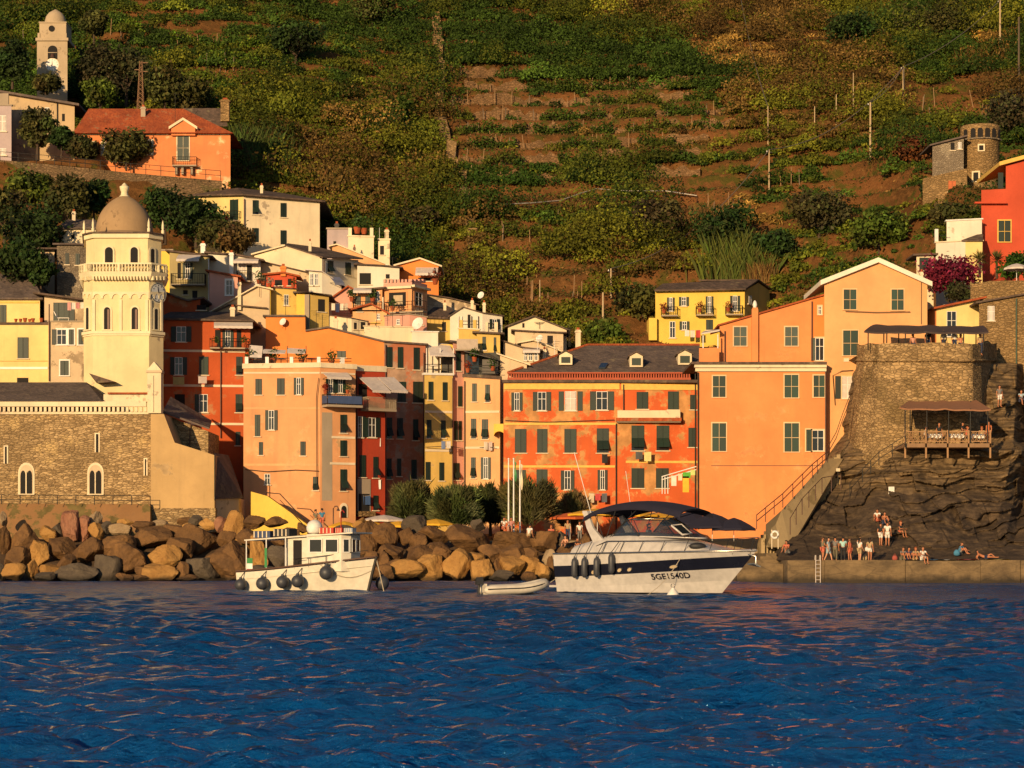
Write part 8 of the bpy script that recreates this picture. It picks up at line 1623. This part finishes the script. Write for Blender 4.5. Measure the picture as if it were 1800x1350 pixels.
def arm_awning():
    o = empty('clothes_rack', W(1195, 835, 190), 'white folding wall rack with green and yellow cloths on the orange house corner', 'rack'); mb = MB(); a, b = W(1163, 838, 187), W(1224, 820, 187)
    for d in (0, 9): mb.tube([W(1163, 838+d*.6, 187), W(1224, 820+d*.6, 187)], .05, WHITE, 6)
    for x in (1164, 1169, 1174): mb.tube([W(x, 838, 187), W(x, 868, 187)], .045, WHITE, 6)
    mb.build('frame', o)
    for x, w, h, c in ((1180, 9, 18, (.7, .66, .55)), (1192, 7, 12, (.7, .6, .4)), (1200, 14, 10, (.10, .40, .05)), (1200, 11, 28, (.75, .45, .04)), (1214, 8, 9, (.5, .6, .2))):
        k = MB(); y = 838-(x-1163)*.29+(10 if h == 28 else 3); k.box(W(x, y+h, 186.9), (w*187/F, 0, 0), (0, .03, 0), (0, 0, h*187/F), cloth(c)); k.build('cloth', o)
    o = empty('lamp_post', W(586, 925, 187), 'curved red brown lamp post at the foot of the pink house', 'lamp'); mb = MB(); p = W(586, 930, 187); t = W(586, 894, 187); mb.tube([p, t, t+V3(.12, 0, .18), t+V3(.3, 0, .2), t+V3(.4, 0, .05)], .05, COPPER, 7); mb.build('post', o); mb = MB(); mb.lathe(t+V3(.4, 0, -.2), [(.14, 0), (.11, .15), (.03, .25)], COPPER, 10); mb.build('lamp_shade', o)
    o = empty('ramp_wall', W(480, 920, 187.5), 'bright yellow triangular ramp wall at the foot of the pink house', 'wall'); mb = MB(); mb.prism([W(441, 864, 188), W(470, 872, 188), W(540, 922, 188), W(540, 940, 188), W(441, 940, 188)], V3(0, 2, 0), Y_BRIGHT); mb.build('wall', o); mb = MB(); w = [W(468, 866, 187.9), W(492, 868, 187.9), W(537, 916, 187.9)]; mb.tube(w, .045, IRON, 6); mb.tube([p-UP*.5 for p in w[1:]], .03, IRON, 6); mb.build('handrail', o)
    o = empty('pot_row', W(40, 560, 209.3), 'row of terracotta flower pots on the yellow house ledge', 'flower pots'); rng = np.random.default_rng(2)
    for x in (28, 36, 44, 52, 58, 73): k = MB(); c = W(x, 566, 209.3); s = rng.uniform(.8, 1.2); k.lathe(c, [(.12*s, 0), (.17*s, .25*s), (.19*s, .32*s)], TERRA, 10); k.build('pot', o)
    o = empty('deck_chair', W(108, 566, 207), 'white plastic lounger on the covered terrace by the bell tower', 'lounger'); mb = MB(); a = W(94, 566, 207); e = V3(1, 0, 0)
    mb.box8([a+V3(.3, 0, .35), a+V3(1.4, 0, .35), a+V3(1.4, .5, .35), a+V3(.3, .5, .35), a+V3(.3, 0, .40), a+V3(1.4, 0, .40), a+V3(1.4, .5, .40), a+V3(.3, .5, .40)], WHITE); mb.box8([a+V3(.0, 0, .95), a+V3(.32, 0, .35), a+V3(.32, .5, .35), a+V3(0, .5, .95), a+V3(.05, 0, .98), a+V3(.37, 0, .40), a+V3(.37, .5, .40), a+V3(.05, .5, .98)], WHITE); mb.build('seat', o)
    for x in (.4, 1.3):
        k = MB(); k.tube([a+V3(x, .05, 0), a+V3(x+.1, .05, .36)], .03, WHITE, 5); k.build('leg', o)
    o = empty('cable_lamp', W(1471, 824, 174.5), 'small floodlight on a post at the top of the sea stairs', 'lamp'); mb = MB(); p = W(1473, 850, 174.6); t = W(1473, 826, 174.6); mb.tube([p, t], .035, IRON, 5); mb.build('post', o); mb = MB(); mb.box(t-V3(.15, .1, .12), (.3, 0, 0), (0, .15, 0), (0, 0, .24), CREAM); mb.build('lamp_head', o)
arm_awning()
# ------------------------------------------------------------------ roof terraces: plants, furniture, dishes
def clutter():
    rng = np.random.default_rng(77)
    def plant(px, py, Y, s, label, c=(.05, .09, .02)):
        b = W(px, py, Y); o = empty('potted_plant', b, label, 'plant', 'potted plants on the village terraces'); mb = MB(); mb.lathe(b, [(.13*s, 0), (.19*s, .3*s), (.20*s, .34*s)], TERRA, 9); mb.build('pot', o)
        n = 90; d = rng.normal(0, 1, (n, 3)); d /= np.linalg.norm(d, axis=1)[:, None]; P_ = np.array(b+UP*.62*s)+d*rng.uniform(.15, .42, (n, 1))*s; V, q, cc = leaves(P_, d, rng.uniform(.05, .12, n)*s, tint(c, n, .3, rng), rng=rng); np_mesh('leaves', V, q, LEAF, False, cc, o)
    S = ((441, 640, 194, 1.3, 'leafy pot at the left end of the pink house roof terrace'), (480, 640, 194.2, 1.5, 'leafy pot under the sun sail on the pink house'), (530, 641, 194, 1.3, 'leafy pot right of the sun sail on the pink house'), (583, 642, 194.8, 1.4, 'leafy pot over the corner of the pink house'), (572, 693, 192.8, 1.0, 'red flowering pot at the left of the blue cloth balcony', (.25, .04, .02)), (611, 692, 193.4, .9, 'small pot at the right of the blue cloth balcony'),
         (455, 499, 209.5, 1.2, 'bushy pot on the peak of the cream gable'), (463, 501, 209.4, 1.1, 'second bushy pot beside the gable peak', (.12, .11, .06)), (474, 505, 209.6, 1.0, 'pale flowering pot before the terracotta hut', (.30, .24, .16)), (515, 506, 210.2, 1.0, 'green pot at the right end of the ochre house roof'), (618, 530, 211, 1.2, 'climbing plant at the pale awning terrace'), (655, 532, 211, 1.3, 'leafy pot between the awning and battlements'),
         (690, 546, 209.5, 1.2, 'leafy pot below the battlements opening'), (765, 500, 221, 1.6, 'reddish bush behind the battlements', (.16, .05, .03)), (628, 411, 231.3, 2.0, 'big planter on the skyline terrace'), (640, 412, 231.3, 1.8, 'second planter on the skyline terrace'), (834, 636, 205.4, 1.3, 'plant box on the dark peach house terrace'), (822, 655, 204.8, 1.1, 'red geranium pot on the peach house terrace', (.30, .05, .02)), (866, 652, 204.7, 1.2, 'leafy pot right on the peach house terrace'),
         (1167, 551, 224, 1.1, 'geranium pot on the left yellow balcony', (.25, .05, .025)), (1230, 549, 224, 1.1, 'geranium pot on the middle yellow balcony', (.25, .06, .03)), (1280, 548, 224, 1.1, 'geranium pot on the right yellow balcony', (.22, .06, .03)), (378, 390, 233.6, 1.0, 'geranium pot on the pale yellow house balcony', (.3, .04, .02)), (398, 390, 233.3, 1.0, 'second geranium pot on the pale yellow house balcony', (.3, .05, .02)), (380, 609, 201, .9, 'pot on the dark red house balcony'), (428, 610, 201.6, 1.0, 'leafy pot at the right of the dark red balcony'))
    for q in S: plant(*q)
    def dish(px, py, Y, r, label):
        c = W(px, py, Y); o = empty('satellite_dish', c, label, 'satellite dish', 'satellite dishes on the roofs'); mb = MB(); a = Vector((-.5, -.8, .35)).normalized(); e = a.cross(UP).normalized(); u = e.cross(a); n = 14
        rows = [[c+UP*.5+(e*math.cos(2*math.pi*j/n)+u*math.sin(2*math.pi*j/n))*r*t-a*(.25*r*(1-t*t)) for j in range(n)] for t in (.05, .5, 1)]; mb.grid(rows, WHITE, True, True); mb.grid([[p-a*.015 for p in q] for q in rows][::-1], WHITE, True, True); mb.build('dish', o)
        mb = MB(); mb.tube([c-UP*.1, c+UP*.5-a*.2], .025, IRON, 5); mb.build('mount', o)
    for q in ((677, 481, 223, .45, 'white dish beside the white flat house'), (497, 575, 206.2, .35, 'white dish on the orange wall top'), (845, 528, 213, .35, 'white dish on the white gable house'), (734, 578, 207.4, .6, 'large tilted dish on the whitewashed terrace'), (948, 604, 209, .35, 'small dish near the white loggia')): dish(*q)
    def table_set(px, py, Y, label, m):
        p = W(px, py, Y); o = empty('terrace_table', p, label, 'table', 'tables on the roof terraces'); mb = MB(); mb.lathe(p+UP*.70, [(.48, 0), (.48, .04)], m, 12); mb.build('tabletop', o); mb = MB(); mb.lathe(p, [(.22, 0), (.04, .05), (.035, .69)], IRON, 8); mb.build('leg', o)
    for q in ((452, 646, 195.5, 'round table under the white cloth on the pink house', WHITE), (494, 646, 195.5, 'round table under the sun sail on the pink house', WHITE), (548, 646, 195.4, 'red table at the right of the pink house terrace', plain('red_plastic', (.45, .03, .015))), (660, 582, 209, 'yellow table on the long cream terrace', plain('yellow_plastic', (.65, .5, .03))), (762, 657, 206, 'white table under the mustard house awning', WHITE)): table_set(*q)
    # cables along the facades
    def cable(pts, label, r=.03):
        k = MB(); w = [W(*p) for p in pts]; k.tube(w, r, plain('facade_cable', (.05, .035, .025), .8), 5); k.build('facade_cable', None, label, 'cable', 'cables running along the house fronts')
    cable([(431, 825, 192.85), (470, 829, 192.85), (520, 826, 192.85), (560, 828, 192.85)], 'thin cable across the lower front of the pink house'); cable([(888, 739, 202.85), (960, 742, 202.85), (1080, 738, 202.85)], 'thin cable along the upper band of the faded red house'); cable([(1486, 547, 186.8), (1540, 549, 186.8), (1600, 548, 186.8)], 'thin cable under the gable windows of the peach house'); cable([(1468, 712, 186.85), (1464, 660, 186.85), (1480, 652, 186.85), (1500, 651, 186.85)], 'looped cable beside the white window of the peach house'); cable([(748, 786, 204.8), (790, 784, 204.8), (812, 788, 205.6), (870, 786, 204)], 'cable along the mustard and peach house fronts'); cable([(560, 664, 192.8), (556, 700, 192.8), (557, 850, 192.8)], 'vertical cable near the corner of the pink house')
clutter()
def towels():
    for px, py, Y, w, c, lab in ((1640, 983, 159.4, .8, (.05, .20, .34), 'blue towel spread on the quay right of the sitting row'), (1700, 983, 160.0, .7, (.55, .12, .10), 'red towel spread on the quay left of the sunbather'), (1662, 981, 160.8, .7, (.65, .6, .5), 'pale towel spread on the quay behind the blue towel'), (1753, 983, 159.2, .9, (.6, .45, .12), 'mustard towel at the right of the sunbather')):
        p = W(px, py, Y); p.z = 1.63+.02*(px > 1690); mb = MB(); n = 6; G_ = [[p+V3(w*i/n*2-w, .8*j/3-.4, .03*math.sin(i*1.7+j)) for j in range(4)] for i in range(n+1)]; m = cloth(c); mb.grid(G_, m); mb.grid([[q-V3(0, 0, .02) for q in r] for r in G_][::-1], m); mb.build('towel', None, lab, 'towel', 'towels on the quay')
    for px, Y, c, lab in ((1476, 160.2, (.02, .02, .025), 'black bag on the quay behind the crowd'), (1520, 160.0, (.5, .35, .18), 'tan bag on the quay between two standing people'), (1573, 159.6, (.35, .08, .06), 'dark red bag at the left of the sitting row')):
        p = Vector(((px-CX)*Y/F, Y, 1.6)); o = empty('bag', p, lab, 'bag', 'bags on the quay'); mb = MB(); mb.lathe(p, [(.12, 0), (.2, .05), (.19, .22), (.10, .32)], cloth(c), 10, sy=.6); mb.build('body', o); mb = MB(); mb.tube([p+V3(-.1, 0, .3), p+V3(0, 0, .45), p+V3(.1, 0, .3)], .015, cloth(c), 5); mb.build('strap', o)
towels()
for o in list(COL.objects):
    if o.parent is None and o.get('category') and not o.get('kind'): o['kind'] = 'thing'
